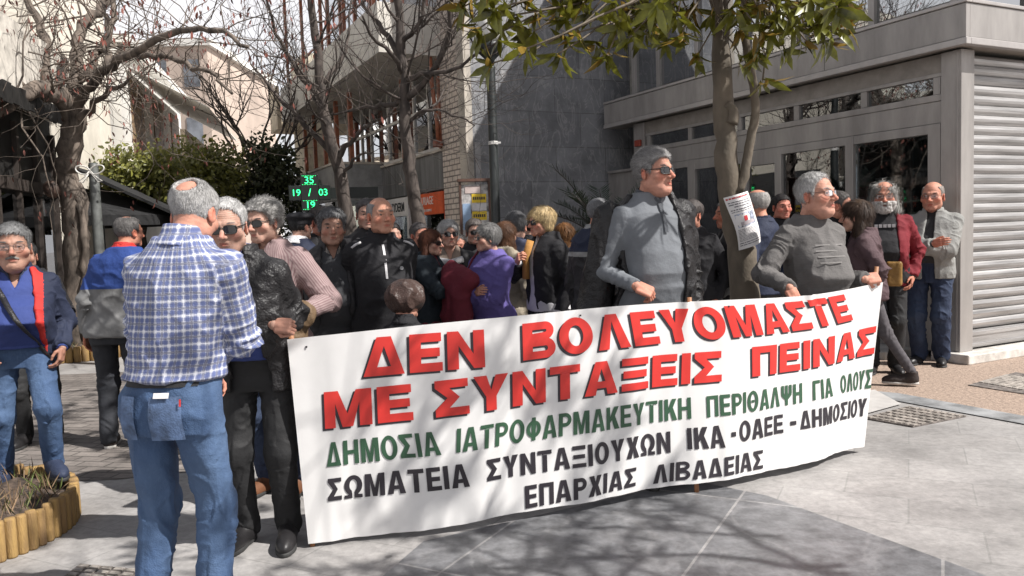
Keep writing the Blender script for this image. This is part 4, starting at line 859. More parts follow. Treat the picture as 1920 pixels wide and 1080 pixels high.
def person(name, label, top, Y, yaw, H=None, hs=1., headyaw=None, pitch=0., roll=0., hp=None, bw=1., bd=1., belly=0., hunch=0., base=None, z0=0., arms=('down', 'down'),
           hands=None, legs=None, stance=.10, bottom=None, upper=None, jacket=None, lod=1, glasses=None, shoes=True, shoe_mat=None, lean=(0, 0), skirt=None, group=None, hpx=None, hide_legs=False, sleeve_roll=0., shoe_sole=None):
    """top = pixel of the crown, Y = distance; builds Empty + body, hair, clothes. yaw 0 faces the camera, + turns to image right"""
    hp = hp or {}; T = at(*top, Y); ps = R_(yaw); fw = np.array([math.sin(ps), -math.cos(ps), 0]); rt = np.array([-math.cos(ps), -math.sin(ps), 0])
    Bp = np.array([T[0], T[1], z0]) if base is None else np.array([base[0], base[1], z0])
    Bp = Bp - rt * lean[0] - fw * lean[1] if base is None else Bp
    Hh = (T[2] - z0) if H is None else H; s = Hh / 1.75; rz = math.atan2(rt[1], rt[0])
    root = empty(name, Bp, rz, label, 'person', group)
    w2l = lambda P: np.array([(np.asarray(P) - Bp) @ rt, (np.asarray(P) - Bp) @ fw, P[2] - z0])
    hc, hh, hk = {0: (.0062, .0034, .0030), 1: (.0085, .0042, .0036), 2: (.013, .006, .006)}[lod]
    # ---------- skeleton (local)
    tl = w2l(T); sl_x, sl_y = (tl[0], tl[1]) if base is not None else (lean[0], lean[1])
    k = hs / .985; hsz = .98 * hs * s if hpx is None else hpx * Y / CF / .258; Hh_top = Hh - hp.get('thick', 0) * .7 * hsz
    headc = np.array([sl_x, sl_y + .04 * s, Hh_top - .117 * hsz])
    neckb = np.array([sl_x * .8, sl_y * .75 - .025 * s - hunch * .02, headc[2] - .108 * hsz - hp.get('ngap', .022) * s])
    zsh = neckb[2] - .012 * s
    zs = np.array([.455, .50, .54, .585, .63, .69, .745, .785]) * Hh / 1.; zs = np.append(zs, [zsh + .005 * s, neckb[2] + .02 * s, neckb[2] + .055 * s])
    zs = np.array(list(np.array([.455, .50, .54, .585, .63, .69]) * Hh) + [neckb[2] - .165 * s, neckb[2] - .105 * s, neckb[2] - .062 * s, neckb[2] - .028 * s, neckb[2] + .002 * s, neckb[2] + .03 * s, neckb[2] + .06 * s])
    zs = np.maximum.accumulate(zs + np.arange(len(zs)) * 1e-4)
    wd = np.array([.165, .178, .172, .158, .155, .165, .172, .166, .142, .112, .086, .070, .060]) * s * bw
    dp = np.array([.110, .122, .120, .112 + belly * .5, .112 + belly, .120 + belly * .6, .125 + belly * .1, .116, .100, .084, .072, .064, .058]) * s * bd
    yc = np.array([-.012, -.018, -.012, .005 + belly * .5, .008 + belly * .8, .006 + belly * .5, .0, -.008, -.018, -.022, -.022, -.016, -.012]) * s
    fx = np.interp(zs, [.5 * Hh, neckb[2]], [0, neckb[0]]); fy = np.interp(zs, [.5 * Hh, neckb[2]], [0, neckb[1] + .025 * s]) + hunch * np.interp(zs, [.5 * Hh, .8 * Hh], [0, .02])
    xc = fx; yc = yc + fy
    shx = .172 * s * bw
    SH = [np.array([neckb[0] + sg * shx, neckb[1] + .012, neckb[2] - .098 * s]) for sg in (1, -1)]   # right, left
    l1, l2 = .295 * s, .262 * s; AR = []
    for i, sp in enumerate(arms):
        sg = 1 if i == 0 else -1; S0 = SH[i]; back = np.array([sg, 0, 0.]); curl = .35; th = .25; hd = None
        if isinstance(sp, dict):
            Wp = w2l(sp['w']) if 'w' in sp else np.array(sp['l']) * np.array([1, 1, 1.]); pole = np.array(sp.get('pole', (sg * .6, -.6, -.5)), float); curl = sp.get('curl', .5); th = sp.get('thumb', .4)
            back = np.array(sp.get('back', (0, 0, 1.)), float); hd = np.array(sp['hd'], float) if 'hd' in sp else None
            if sp.get('world'): 
                bw_ = back; back = np.array([bw_ @ rt, bw_ @ fw, bw_[2]]); hd = None if hd is None else np.array([hd @ rt, hd @ fw, hd[2]])
        else:
            c = {'down': ((.225 * bw, .02, .50), (.5, -.8, 0)), 'behind': ((.02, -.20, .55), (.8, -.5, .1)), 'pocket': ((.205 * bw, .08, .525), (.7, -.7, .1)), 'fold': ((-.06, .20 + belly * .8, .645 + (.02 if sg > 0 else -.01)), (.9, -.25, -.6)),
                 'front': ((.02, .22 + belly * .8, .56), (.8, -.5, -.2)), 'chest': ((.05, .24, .70), (.8, -.2, -.6)), 'out': ((.32, .10, .56), (.7, -.7, 0)), 'hip': ((.20, -.02, .56), (1, -.5, .1))}[sp]
            Wp = np.array([c[0][0] * sg * s, c[0][1] * s, c[0][2] * Hh]); pole = np.array([c[1][0] * sg, c[1][1], c[1][2]])
            if sp == 'fold': back = np.array([0, 1, .2]); curl = .3
            if sp in ('front', 'chest'): back = np.array([0, .7, .7]); curl = .75
            if sp == 'behind': back = np.array([0, -1, 0.])
        E_, W_ = ik(S0, Wp, l1, l2, pole); AR.append((S0, E_, W_, back, curl, th, hd))
    HP = [np.array([sg * .092 * s * bw, -.01, .515 * Hh]) for sg in (1, -1)]; LG = []
    for i in (0, 1):
        sg = 1 if i == 0 else -1
        ft = np.array([sg * stance, 0, 0.]) if legs is None or legs[i] is None else np.array(legs[i], float)
        A_ = ft[:3] + np.array([0, -.02, .085 * s]); K_, A2 = ik(HP[i], A_, .245 * Hh, .232 * Hh, np.array([sg * .12, 1, 0.])); LG.append((HP[i], K_, A2, ft))
    def tors(P, add, lo=None, hi=None):
        z = P[:, 2]; w = np.interp(z, zs, wd) + add; d = np.interp(z, zs, dp) + add; cx = np.interp(z, zs, xc); cy = np.interp(z, zs, yc)
        ax_ = np.abs(P[:, 0] - cx) / w; ay = np.abs(P[:, 1] - cy) / d; q = (ax_ ** 2.35 + ay ** 2.35) ** (1 / 2.35); r = (q - 1) * np.minimum(w, d) * .9
        return np.maximum(r, np.maximum((zs[0] if lo is None else lo) - z, z - (zs[-1] if hi is None else hi)))
    def armf(P, add, i, cuff=None, r=(.056, .046, .040, .030)):
        S0, E_, W_ = AR[i][:3]; d = sm(rc(P, S0, E_, r[0] * s + add, r[1] * s + add), rc(P, E_, W_ if cuff is None else E_ + (W_ - E_) * cuff, r[2] * s + add, r[3] * s + add), .02); return d
    def legf(P, add, i, r=(.088, .062, .056, .040)):
        H0, K_, A_ = LG[i][:3]; return sm(rc(P, H0, K_, r[0] * s * (.5 + .5 * bw) + add, r[1] * s + add), rc(P, K_, A_, r[2] * s + add, r[3] * s + add), .03)
    allp = np.array([q for a in AR for q in a[:3]] + [q for a in LG for q in a[:3]] + [headc]); blo = allp.min(0) - .22; bhi = allp.max(0) + .22; blo[2] = max(blo[2], -.02)
    blo[:2] = np.minimum(blo[:2], (-.30 * bw, -.26)); bhi[:2] = np.maximum(bhi[:2], (.30 * bw, .30 + belly))
    # ---------- skin body
    Mh = rotm((R_(headyaw) - ps) if headyaw is not None else 0., R_(pitch), R_(roll))
    VV = []; QQ = []; CC = []; nv = 0
    def push(V, Q, C):
        nonlocal nv
        VV.append(V); QQ.append(Q + nv); CC.append(C); nv += len(V)
    nb_l = (neckb - headc) @ Mh / hsz
    nb_s = nb_l * 1.0 + np.array([0, 0, -.03])
    def hf(P):
        d = head_sdf(P, hp); return sm(d, rc(P, (0, -.028, -.055), nb_s, .050 * hp.get('neck', 1.), .064 * hp.get('neck', 1.)), .03)
    V, Q = surfnet(hf, (-.12, -.16, min(-.24, nb_s[2] - .04)), (.12, .15, .135), hh)
    if hp.get('wrinkle', 1) : fh = np.exp(-((V[:, 2] - .052) / .022) ** 2) * (V[:, 1] > .03); V = V + vnorm(V, Q) * (vnoise(V * np.array([45, 45, 130.])) * .0008 + vnoise(V * 24) * .0009 + fh * .0011 * np.sin(V[:, 2] * 700 + 2 * vnoise(V * 30)))[:, None]
    C = skin_cols(V, hp); push(headc + hsz * (V @ Mh.T), Q, C)
    tone = np.array(hp.get('tone', (1., 1., 1.)))
    hn = hands or (1, 1)
    for i in (0, 1):
        S0, E_, W_, back, curl, th, hd = AR[i]
        if not hn[i]: continue
        d = (W_ - E_) / np.linalg.norm(W_ - E_); dd = d if hd is None else hd / np.linalg.norm(hd)
        V, Q = hand_at(W_, dd, back, i == 0, curl, th, hk, s * .98 * hp.get('hand', 1.)); C = np.ones((len(V), 3)) * tone * (1 + vnoise(V * 60) * .07)[:, None] * np.array([1.03, .9, .86]); push(V, Q, C)
        def ff(P): return rc(P, E_, W_, .038 * s, .026 * s)
        V, Q = surfnet(ff, np.minimum(E_, W_) - .06, np.maximum(E_, W_) + .06, .011); push(V, Q, np.ones((len(V), 3)) * tone)
    def bodyf(P):
        d = tors(P, -.012)
        for i in (0, 1): d = sm(d, rc(P, AR[i][0], AR[i][1], .045 * s, .036 * s), .04)
        if not hide_legs:
            for i in (0, 1): d = sm(d, legf(P, -.012, i), .03)
        return d
    V, Q = surfnet(bodyf, blo, bhi, .022); push(V, Q, np.ones((len(V), 3)) * tone)
    mesh_np('body', np.concatenate(VV), [np.concatenate(QQ)], skinM, root, cols=np.concatenate(CC))
    hd2 = lambda P: headc + hsz * (np.asarray(P, float) @ Mh.T)
    # ---------- eyes
    ev = []; eq = []; ec = []; en = 0
    if glasses != 'sun' and lod < 2 and not hp.get('noeyes'):
        for sg in (1, -1):
            c = np.array([sg * .0315, .0712, -.001]); a = np.linspace(0, math.pi, 12); b = np.linspace(0, 2 * math.pi, 17)[:-1]
            Vx = np.array([c + .0136 * np.array([math.sin(t) * math.cos(p), math.cos(t), math.sin(t) * math.sin(p)]) for t in a for p in b]); cl = np.where((np.repeat(a, 16) < .60)[:, None], np.array(hp.get('iris', (.05, .03, .02))), np.array([.40, .34, .31])); cl[np.repeat(a, 16) < .25] = .01
            Fx = np.array([[i * 16 + j, i * 16 + (j + 1) % 16, (i + 1) * 16 + (j + 1) % 16, (i + 1) * 16 + j] for i in range(11) for j in range(16)])
            ev.append(hd2(Vx)); eq.append(Fx + en); ec.append(cl); en += len(Vx)
        for i_, (a_, b_, c_) in enumerate(zip(ev, eq, ec)): mesh_np('eye', a_, [b_ - b_.min()], eyeM, root, cols=c_)
    # ---------- hair
    hcol = np.array(hp.get('col', (.3, .3, .3)), float); rng = np.random.default_rng(abs(hash(label)) % 1000 if False else int(Hh * 1e4) % 997)
    if hp.get('hair'):
        lowz = -.30 if hp['hair'] in ('long', 'bob', 'longring') else -.13
        V, Q = surfnet(lambda P: hair_sdf(P, hp), (-.15, -.19, lowz - hp.get('len', 0) * .3), (.15, .15, .17), hh * 1.1)
        if len(V):
            N = vnorm(V, Q); V = V + N * ((ridge(V * np.array([1, 1, .35]), 60) - .6) * .0032 * hp.get('rough', 1.))[:, None]
            C = hcol * (.88 + .25 * vnoise(V * np.array([90, 90, 30.])) + .22 * vnoise(V * 22))[:, None]
            if 'col2' in hp: w = np.clip(vnoise(V * 30) * .8 + .4, 0, 1)[:, None]; C = C * (1 - w) + np.array(hp['col2']) * w
            if 'side' in hp: w = np.clip((.04 - V[:, 2]) / .06, 0, 1)[:, None]; C = C * (1 - w) + C / hcol * np.array(hp['side']) * w
            nst = int(hp.get('n', {0: 5200, 1: 2200, 2: 500}[lod]) * (2.0 if lod == 0 else 1.5)); sv, sq, st_, sc_ = strands(V, N, nst, hp.get('L', .026), hcol, w={0: .0009, 1: .0014, 2: .003}[lod], flow=hp.get('flow'), lift=hp.get('lift', .16), rng=rng, curl=hp.get('curl', .08))
            A = np.concatenate([V, sv]); mesh_np('hair', hd2(A), [Q, sq + len(V), st_ + len(V)], hairM, root, cols=np.concatenate([np.clip(C, 0, 1), np.clip(sc_, 0, 1)]))
    if hp.get('beard'):
        bl = hp['beard']
        def bf(P):
            d = head_sdf(P, hp) - bl * .016 * (1 + .5 * vnoise(P * 70)); reg = np.maximum(np.abs(P[:, 0]) * .2 - P[:, 1] + .0, P[:, 2] + .035 + .9 * np.maximum(0, .03 - np.abs(P[:, 0])) * 0)
            d = sx(d, reg, .01); d = sx(d, -el(P, (0, .095, -.071), (.019, .03, .006)), .004); d = sx(d, -el(P, (0, .105, -.03), (.022, .05, .022)), .004); return d
        V, Q = surfnet(bf, (-.11, -.05, -.2), (.11, .16, .0), hh * 1.1)
        if len(V):
            N = vnorm(V, Q); bc = np.array(hp.get('bcol', hcol)); C = bc * (1 + .3 * vnoise(V * 90))[:, None]; sv, sq, st_, sc_ = strands(V, N, {0: 1500, 1: 900, 2: 200}[lod], .02 * bl, bc, flow=(0, .2, -1), rng=rng)
            mesh_np('beard', hd2(np.concatenate([V, sv])), [Q, sq + len(V), st_ + len(V)], hairM, root, cols=np.concatenate([np.clip(C, 0, 1), np.clip(sc_, 0, 1)]))
    if hp.get('mous'):
        def mf(P):
            X = np.abs(P[:, 0]); return rc(np.stack([X, P[:, 1], P[:, 2]], 1), (.0, .094, -.053), (.027, .082, -.062), .0085, .005) + .002 * vnoise(P * 200)
        V, Q = surfnet(mf, (-.045, .06, -.08), (.045, .12, -.035), .0028); bc = np.array(hp.get('bcol', hcol)); mesh_np('moustache', hd2(V), [Q], hairM, root, cols=bc * (1 + .35 * vnoise(V * np.array([220, 60, 60.])))[:, None])
    if lod < 2 and not hp.get('nobrow'):
        bcol = np.array(hp.get('browcol', hcol * .8)); rg = rng.random((160, 3)); sgn = np.where(np.arange(160) % 2, 1, -1)
        u = rg[:, 0]; px_ = np.stack([sgn * (.012 + .036 * u), .0905 - .016 * u ** 2, .0175 + .006 * np.sin(u * 2.6) + (rg[:, 1] - .5) * .006], 1); dr = np.stack([sgn * .9, -.3 * u, .25 + 0 * u], 1) * .010; up = np.array([0, 0.3, 1.]) * .0009
        A = np.stack([px_ - up, px_ + up, px_ + dr + up * .3 + np.array([0, .001, 0])], 1).reshape(-1, 3); mesh_np('eyebrows', hd2(A), [np.arange(480).reshape(-1, 3)], hairM, root, cols=np.repeat(bcol[None] * (.7 + .6 * rg[:, 2:3]), 3, 0))
    # ---------- glasses
    if glasses:
        mb = MB(); sun_ = glasses == 'sun'; lw, lh = (.0265, .019) if sun_ else (.024, .0165); cz = -.003
        gp = empty('x') if False else None
        for sg in (1, -1):
            an = np.linspace(0, 2 * math.pi, 25)[:-1]; cx_ = sg * .0335
            su = np.sign(np.cos(an)) * np.abs(np.cos(an)) ** .6; sv_ = np.sign(np.sin(an)) * np.abs(np.sin(an)) ** .6
            ex = cx_ + lw * su; ez = cz + lh * sv_ * np.where(np.sin(an) > 0, .92, 1.0); ey_ = .1005 - 6.5 * (np.abs(ex) ** 2) * .8
            pts = np.stack([ex, ey_, ez], 1); ctr = np.array([[cx_, .1005 - 5.2 * cx_ ** 2 + .002, cz]])
            V = np.concatenate([pts, ctr, pts - np.array([0, .002, 0])]); F = [[i, (i + 1) % 24, 24] for i in range(24)]
            mesh_np('lens', hd2(V), [np.array(F) if sg > 0 else np.array(F)], lensM if sun_ else clearM, root, smooth=True)
            mb.tube(hd2(np.concatenate([pts, pts[:1]])), (.0024 if sun_ else .0013) * hsz, 6, cap=False)
            hinge = np.array([sg * .060, .082, cz + .008]); mb.tube(hd2([hinge + np.array([-sg * .003, .006, 0]), hinge, (sg * .0765, .03, cz + .010), (sg * .083, -.012, cz + .012), (sg * .082, -.028, cz - .006)]), (.0026 if sun_ else .0014) * hsz, 6)
        mb.tube(hd2([(-.010, .1005, cz + .006), (0, .104, cz + .009), (.010, .1005, cz + .006)]), (.0024 if sun_ else .0014) * hsz, 6)
        mb.build('glasses_frame', frameM if (sun_ or glasses == 'dark') else wireM, root, smooth=True)
    # ---------- clothes
    def limbcoord(P, garment):
        """per vertex uv (metres) + fold field"""
        n = len(P); best = np.abs(tors(P, 0, -1, 9)) + .0; cx = np.interp(P[:, 2], zs, xc); cy = np.interp(P[:, 2], zs, yc); th = np.arctan2(P[:, 0] - cx, -(P[:, 1] - cy))
        if True: u = np.where(np.abs(th) < 1.1, (P[:, 0] - cx) * 1.02, th * .17); u = th * .175
        v = P[:, 2].copy(); lim = np.zeros(n, int); al = np.zeros(n)
        bones = []
        if garment in ('top',): bones = [(AR[i][0], AR[i][1], .052, 1 + i * 2, 0) for i in (0, 1)] + [(AR[i][1], AR[i][2], .04, 2 + i * 2, l1) for i in (0, 1)]
        if garment == 'legs': bones = [(LG[i][0], LG[i][1], .075, 5 + i * 2, 0) for i in (0, 1)] + [(LG[i][1], LG[i][2], .055, 6 + i * 2, .245 * Hh) for i in (0, 1)]
        for a, b, r, idn, o in bones:
            d = np.abs(rc(P, a, b, r * s, r * s)); ax_ = (b - a) / np.linalg.norm(b - a); q = P - a; t = q @ ax_; rad = q - t[:, None] * ax_
            e1 = np.cross(ax_, (0, 1, 0.)); e1 /= np.linalg.norm(e1) + 1e-9; e2 = np.cross(ax_, e1); ph = np.arctan2(rad @ e1, rad @ e2)
            better = (d < best) & (t > -.03) & ((np.abs(rad).max(1) < .13))
            u = np.where(better, ph * (r + .012), u); v = np.where(better, t + o, v); lim = np.where(better, idn, lim); best = np.where(better, d, best)
        return np.stack([u, v], 1), lim
    def folds(V, Q, garment, amp):
        N = vnorm(V, Q); uv, lim = limbcoord(V, garment); u, v = uv[:, 0], uv[:, 1]; sd = rng.random(3) * 50
        q1 = np.stack([u * 7 + sd[0], v * 15 + 4 * vnoise(np.stack([u * 6, v * 6, u * 0], 1) + sd), lim * 3.], 1); q2 = np.stack([V[:, 0] * 9 + sd[1], V[:, 1] * 9, V[:, 2] * 3.2 + 1.5 * vnoise(V * 5 + sd)], 1)
        q3 = V @ rotm(.7, .5, .9) * np.array([17, 6, 11]) + sd[2]
        rd = lambda q: (1 - np.abs(vnoise(q))) ** 2.2
        f = np.where(lim > 0, rd(q1) * 1.0 + .5 * rd(q3), rd(q2) * .8 + .8 * rd(q3)) - .55
        if garment == 'legs':
            kn = np.exp(-((v - .245 * Hh) / .09) ** 2) + np.clip((v - .40 * Hh) / .06, 0, 1.5); f = np.where(lim > 0, f * (.55 + .45 * kn), f * .6)
        else:
            eb = np.exp(-((v - l1) / .09) ** 2); f = np.where(lim > 0, f * (.6 + .8 * eb), f)
            wz = np.exp(-((V[:, 2] - .60 * Hh) / .07) ** 2); f = np.where(lim == 0, f * (.75 + .5 * wz), f)
        return V + N * (f * amp)[:, None], uv
    def garment(nm, f, m_, kind, amp, h=None, lo=None, hi=None, label=None, cols=None, fmf=None, mats=None):
        V, Q = surfnet(f, blo if lo is None else lo, bhi if hi is None else hi, h or hc)
        if not len(V): return None
        V = smooth_v(V, Q, 1, .4); V, uv = folds(V, Q, kind, amp); fm = None
        if fmf is not None: fm = fmf(V[Q].mean(1))
        return mesh_np(nm, V, [Q], m_, root, uv=uv, label=label, fm=fm, mats=mats)
    waist = .585 * Hh
    if bottom and not hide_legs:
        bm_ = bottom; hem = bm_.get('hem', .055 * s); lr = bm_.get('r', (.094, .073, .073, .062)); ba = bm_.get('add', .006)
        def tf(P):
            d = tors(P, ba, None, waist); 
            for i in (0, 1): d = sm(d, np.maximum(legf(P, 0, i, lr), LG[i][2][2] - .05 * s + hem * 0 - P[:, 2] - .0), .025)
            return np.maximum(d, P[:, 2] - waist)
        hi_ = bhi.copy(); hi_[2] = waist + .03
        garment('trousers', tf, bm_['m'], 'legs', bm_.get('amp', .010), hi=hi_)
        if bm_.get('belt'):
            def bf_(P): return np.maximum(np.maximum(tors(P, ba + .006, None, 2), np.abs(P[:, 2] - waist + .018) - .018), -tors(P, ba - .010, -1, 9))
            V, Q = surfnet(bf_, (-.35, -.3, waist - .06), (.35, .35, waist + .03), .007); mesh_np('belt', V, [Q], bm_['belt'], root)
    if skirt:
        def kf(P):
            t = np.clip((waist - P[:, 2]) / (waist - skirt['hem'] * Hh), 0, 1); w = (.165 + .06 * t) * s * bw; d_ = (.125 + .05 * t) * s; q = np.sqrt((P[:, 0] / w) ** 2 + (P[:, 1] / d_) ** 2); return np.maximum((q - 1) * d_ * .9, np.maximum(skirt['hem'] * Hh - P[:, 2], P[:, 2] - waist))
        garment('coat_skirt', kf, skirt['m'], 'top', .010)
    if upper:
        up = upper; a_ = up.get('add', .012); hemz = up.get('hem', .50) * Hh; cuff = up.get('cuff', None); sr = up.get('r', (.062, .053, .047, .039)); amp = up.get('amp', .013); vn = up.get('vneck', 0)
        if jacket: sr = tuple(q * .86 for q in sr); amp *= .45
        skipA = up.get('arms', (1, 1))
        # keep sleeves below hem: cut applies to the trunk only
        def uf2(P):
            d = np.maximum(tors(P, a_ + .022 * np.clip((.60 * Hh - P[:, 2]) / (.06 * Hh), 0, 1), hemz - .01, neckb[2] + .025 * s), hemz - P[:, 2])
            if vn:
                v_ = np.maximum(np.abs(P[:, 0] - neckb[0]) - np.clip((P[:, 2] - (neckb[2] - vn)) * .45, -.01, .08), -(P[:, 1] - neckb[1] - .02)); d = sx(d, -v_, .008)
            for i in (0, 1):
                if skipA[i]:
                    e = armf(P, 0, i, cuff, sr); W_ = AR[i][2] if cuff is None else AR[i][1] + (AR[i][2] - AR[i][1]) * cuff; ax_ = (AR[i][2] - AR[i][1]); ax_ = ax_ / np.linalg.norm(ax_)
                    e = np.maximum(e, (P - W_) @ ax_ - .004); d = sm(d, e, .04)
            return d
        garment(up.get('name', 'shirt'), uf2, up['m'], 'top', amp, fmf=up.get('fmf') and (lambda c: up['fmf'](c, dict(Hh=Hh, neckb=neckb, AR=AR))), mats=up.get('mats'))
        if up.get('collar'):
            cm = up['collar']; ch = up.get('collar_h', .042); op = up.get('collar_open', .018)
            axn = headc - neckb; axn = axn / np.linalg.norm(axn) * .6 + np.array([0, -.12, .8]); axn /= np.linalg.norm(axn)
            def cf(P):
                q = P - (neckb + np.array([0, .004, 0.])); t = q @ axn; rad = q - t[:, None] * axn; r0 = (.064 + .012 * np.clip((.03 - t) / .03, 0, 2)) * s * hp.get('neck', 1.); rr = np.sqrt((rad[:, 0] * .98) ** 2 + (rad[:, 1] * .98) ** 2 + rad[:, 2] ** 2)
                fl = up.get('flare', .012); sh = np.abs(rr - r0 - fl * np.clip(1 - t / ch, 0, 1)) - .0042
                front = np.clip(P[:, 1] - neckb[1], 0, .2); d = np.maximum(sh, np.maximum(t - (ch - front * .25), (-.018 - front * .45) - t)); gap = np.maximum(np.abs(P[:, 0] - neckb[0]) - (op + np.clip(t, -.03, .05) * .35), -(P[:, 1] - neckb[1] - .01)); return sx(d, -gap, .004)
            V, Q = surfnet(cf, neckb - np.array([.15, .15, .12]), neckb + np.array([.15, .17, .13]), min(.006, hc * .7)); 
            if len(V): mesh_np('collar', smooth_v(V, Q, 1, .4), [Q], cm, root, uv=np.stack([V[:, 0], V[:, 2]], 1))
    if jacket:
        jk = jacket; a_ = jk.get('add', .030); hemz = jk.get('hem', .47) * Hh; sr = jk.get('r', (.073, .063, .057, .047)); amp = jk.get('amp', .013); ow = jk.get('open', (.05, .09)); jx = jk.get('cx', 0.); cuff = jk.get('cuff', .97); sk = jk.get('arms', (1, 1)); fl = jk.get('flare', 0.)
        def jf(P):
            aa = a_ + fl * np.clip((.62 * Hh - P[:, 2]) / (.2 * Hh), 0, 1)
            d = np.maximum(tors(P, aa, hemz - .01, neckb[2] + .015 * s), hemz - P[:, 2])
            if ow is not None:
                t = np.clip((neckb[2] + .02 - P[:, 2]) / (neckb[2] - hemz), 0, 1); w = ow[0] + (ow[1] - ow[0]) * t; cxz = np.interp(P[:, 2], zs, xc)
                d = sx(d, -np.maximum(np.abs(P[:, 0] - cxz - jx) - w, -(P[:, 1] - np.interp(P[:, 2], zs, yc))), .006)
            nk = np.linalg.norm((P - (neckb + np.array([0, .03, .01]))) * np.array([1, .8, .55]), axis=1) - .068 * s; d = sx(d, -nk, .01)
            for i in (0, 1):
                if sk[i]:
                    W_ = AR[i][1] + (AR[i][2] - AR[i][1]) * cuff; ax_ = AR[i][2] - AR[i][1]; ax_ = ax_ / np.linalg.norm(ax_); d = sm(d, np.maximum(armf(P, 0, i, cuff, sr), (P - W_) @ ax_), .035)
            return d
        garment(jk.get('name', 'jacket'), jf, jk['m'], 'top', amp, fmf=jk.get('fmf') and (lambda c: jk['fmf'](c, dict(Hh=Hh, neckb=neckb, AR=AR, s=s))), mats=jk.get('mats'))
        if jk.get('collar'):
            axn = np.array([0, -.10, 1.]); axn /= np.linalg.norm(axn)
            def cf(P):
                q = P - (neckb + np.array([0, -.006, -.005])); t = q @ axn; rad = q - t[:, None] * axn; r0 = .082 * s; rr = np.linalg.norm(rad * np.array([1, .92, 1]), axis=1); sh = np.abs(rr - r0 - .016 * np.clip(1 - t / .05, 0, 1)) - .007
                front = np.clip(P[:, 1] - neckb[1], 0, .2); d = np.maximum(sh, np.maximum(t - (jk.get('ch', .055) - front * .2), (-.02 - front * .5) - t)); g_ = np.maximum(np.abs(P[:, 0] - neckb[0]) - jk.get('cgap', .045), -(P[:, 1] - neckb[1])); return sx(d, -g_, .006)
            V, Q = surfnet(cf, neckb - np.array([.17, .17, .14]), neckb + np.array([.17, .19, .13]), min(.007, hc)); 
            if len(V): mesh_np('jacket_collar', smooth_v(V, Q, 1, .4), [Q], jk['collar'], root, uv=np.stack([V[:, 0], V[:, 2]], 1))
    # ---------- shoes
    if shoes and not hide_legs:
        for i in (0, 1):
            ft = LG[i][3]; an = LG[i][2]; sg = 1 if i == 0 else -1; yw = sg * .18 if legs is None or len(ft) < 4 else ft[3]; f3 = np.array(ft[:3]); Mz = rotm(-yw, 0, 0)
            def sf(P):
                q = (P - f3) @ Mz; d = sm(el(q, (0, .115, .035), (.047, .115, .048)), sm(el(q, (0, .0, .045), (.038, .065, .055)), rc(q, (0, -.01, .05), (0, -.015, .12), .042, .045), .03), .04); d = np.maximum(d, q[:, 2] - .115); return np.maximum(d, .016 - q[:, 2])
            V, Q = surfnet(sf, f3 + np.array([-.2, -.2, 0]), f3 + np.array([.2, .28, .2]), .008); mesh_np('shoe', V, [Q], shoe_mat or shoeK, root)
            def s2(P):
                q = (P - f3) @ Mz; r = sm(np.sqrt(q[:, 0] ** 2 + ((q[:, 1] - .12) * .45) ** 2) - .049, np.sqrt(q[:, 0] ** 2 + ((q[:, 1] - .0) * .6) ** 2) - .040, .02); return np.maximum(r, np.abs(q[:, 2] - .013) - .0125)
            V, Q = surfnet(s2, f3 + np.array([-.2, -.2, -.02]), f3 + np.array([.2, .28, .06]), .008); mesh_np('shoe_sole', V, [Q], shoe_sole or soleK, root)
    INFO = dict(root=root, AR=AR, headc=headc, hd2=hd2, neckb=neckb, s=s, Hh=Hh, tors=tors, LG=LG, Bp=Bp, rt=rt, fw=fw, w2l=w2l, zs=zs, garment=garment, hsz=hsz, Mh=Mh, waist=waist, blo=blo, bhi=bhi)
    return INFO
# ================================================================== TREES AND PLANTS
class Wood:
    def __init__(s, seed): s.mb = MB(); s.r = np.random.default_rng(seed); s.tips = []
    def limb(s, P, r0, r1, k=8, wob=.0):
        P = np.asarray(P, float); n = max(6, len(P) * 3); t = np.linspace(0, 1, len(P)); tt = np.linspace(0, 1, n)
        Q = np.stack([np.interp(tt, t, P[:, i]) for i in range(3)], 1)
        for _ in range(2): Q[1:-1] = Q[1:-1] * .5 + .25 * (Q[:-2] + Q[2:])
        if wob: Q[1:-1] += s.r.normal(0, wob, (n - 2, 3))
        s.mb.tube(Q, np.linspace(r0, r1, n) * (1 + (s.r.normal(0, .05, n) if wob else 0)), k); return Q
    def grow(s, p, d, r, L, lev, up=.15, spread=.7, kink=.22, nb=(2, 4)):
        d = d / np.linalg.norm(d); n = 4 if lev else 3; P = [p]; q = p.copy()
        for i in range(n):
            d = d + s.r.normal(0, kink, 3) + np.array([0, 0, up]); d /= np.linalg.norm(d); q = q + d * L / n; P.append(q.copy())
        s.mb.tube(P, np.linspace(r, r * (.6 if lev else .35), n + 1), 6 if r > .02 else 4 if r > .007 else 3, cap=r > .02)
        if lev == 0: s.tips.append((q, d)); return
        for _ in range(s.r.integers(nb[0], nb[1] + 1)):
            i = s.r.integers(1, n + 1); ax = s.r.normal(0, 1, 3); dd = d * .75 + spread * ax / np.linalg.norm(ax); s.grow(np.array(P[i]), dd, r * (.5 + .15 * s.r.random()), L * (.55 + .3 * s.r.random()), lev - 1, up, spread, kink, nb)
        s.grow(q, d, r * .6, L * .75, lev - 1, up, spread, kink, nb)
def pixline(pts, Y, dy=None):
    return np.array([at(x, y, Y + (0 if dy is None else dy[i])) for i, (x, y) in enumerate(pts)])
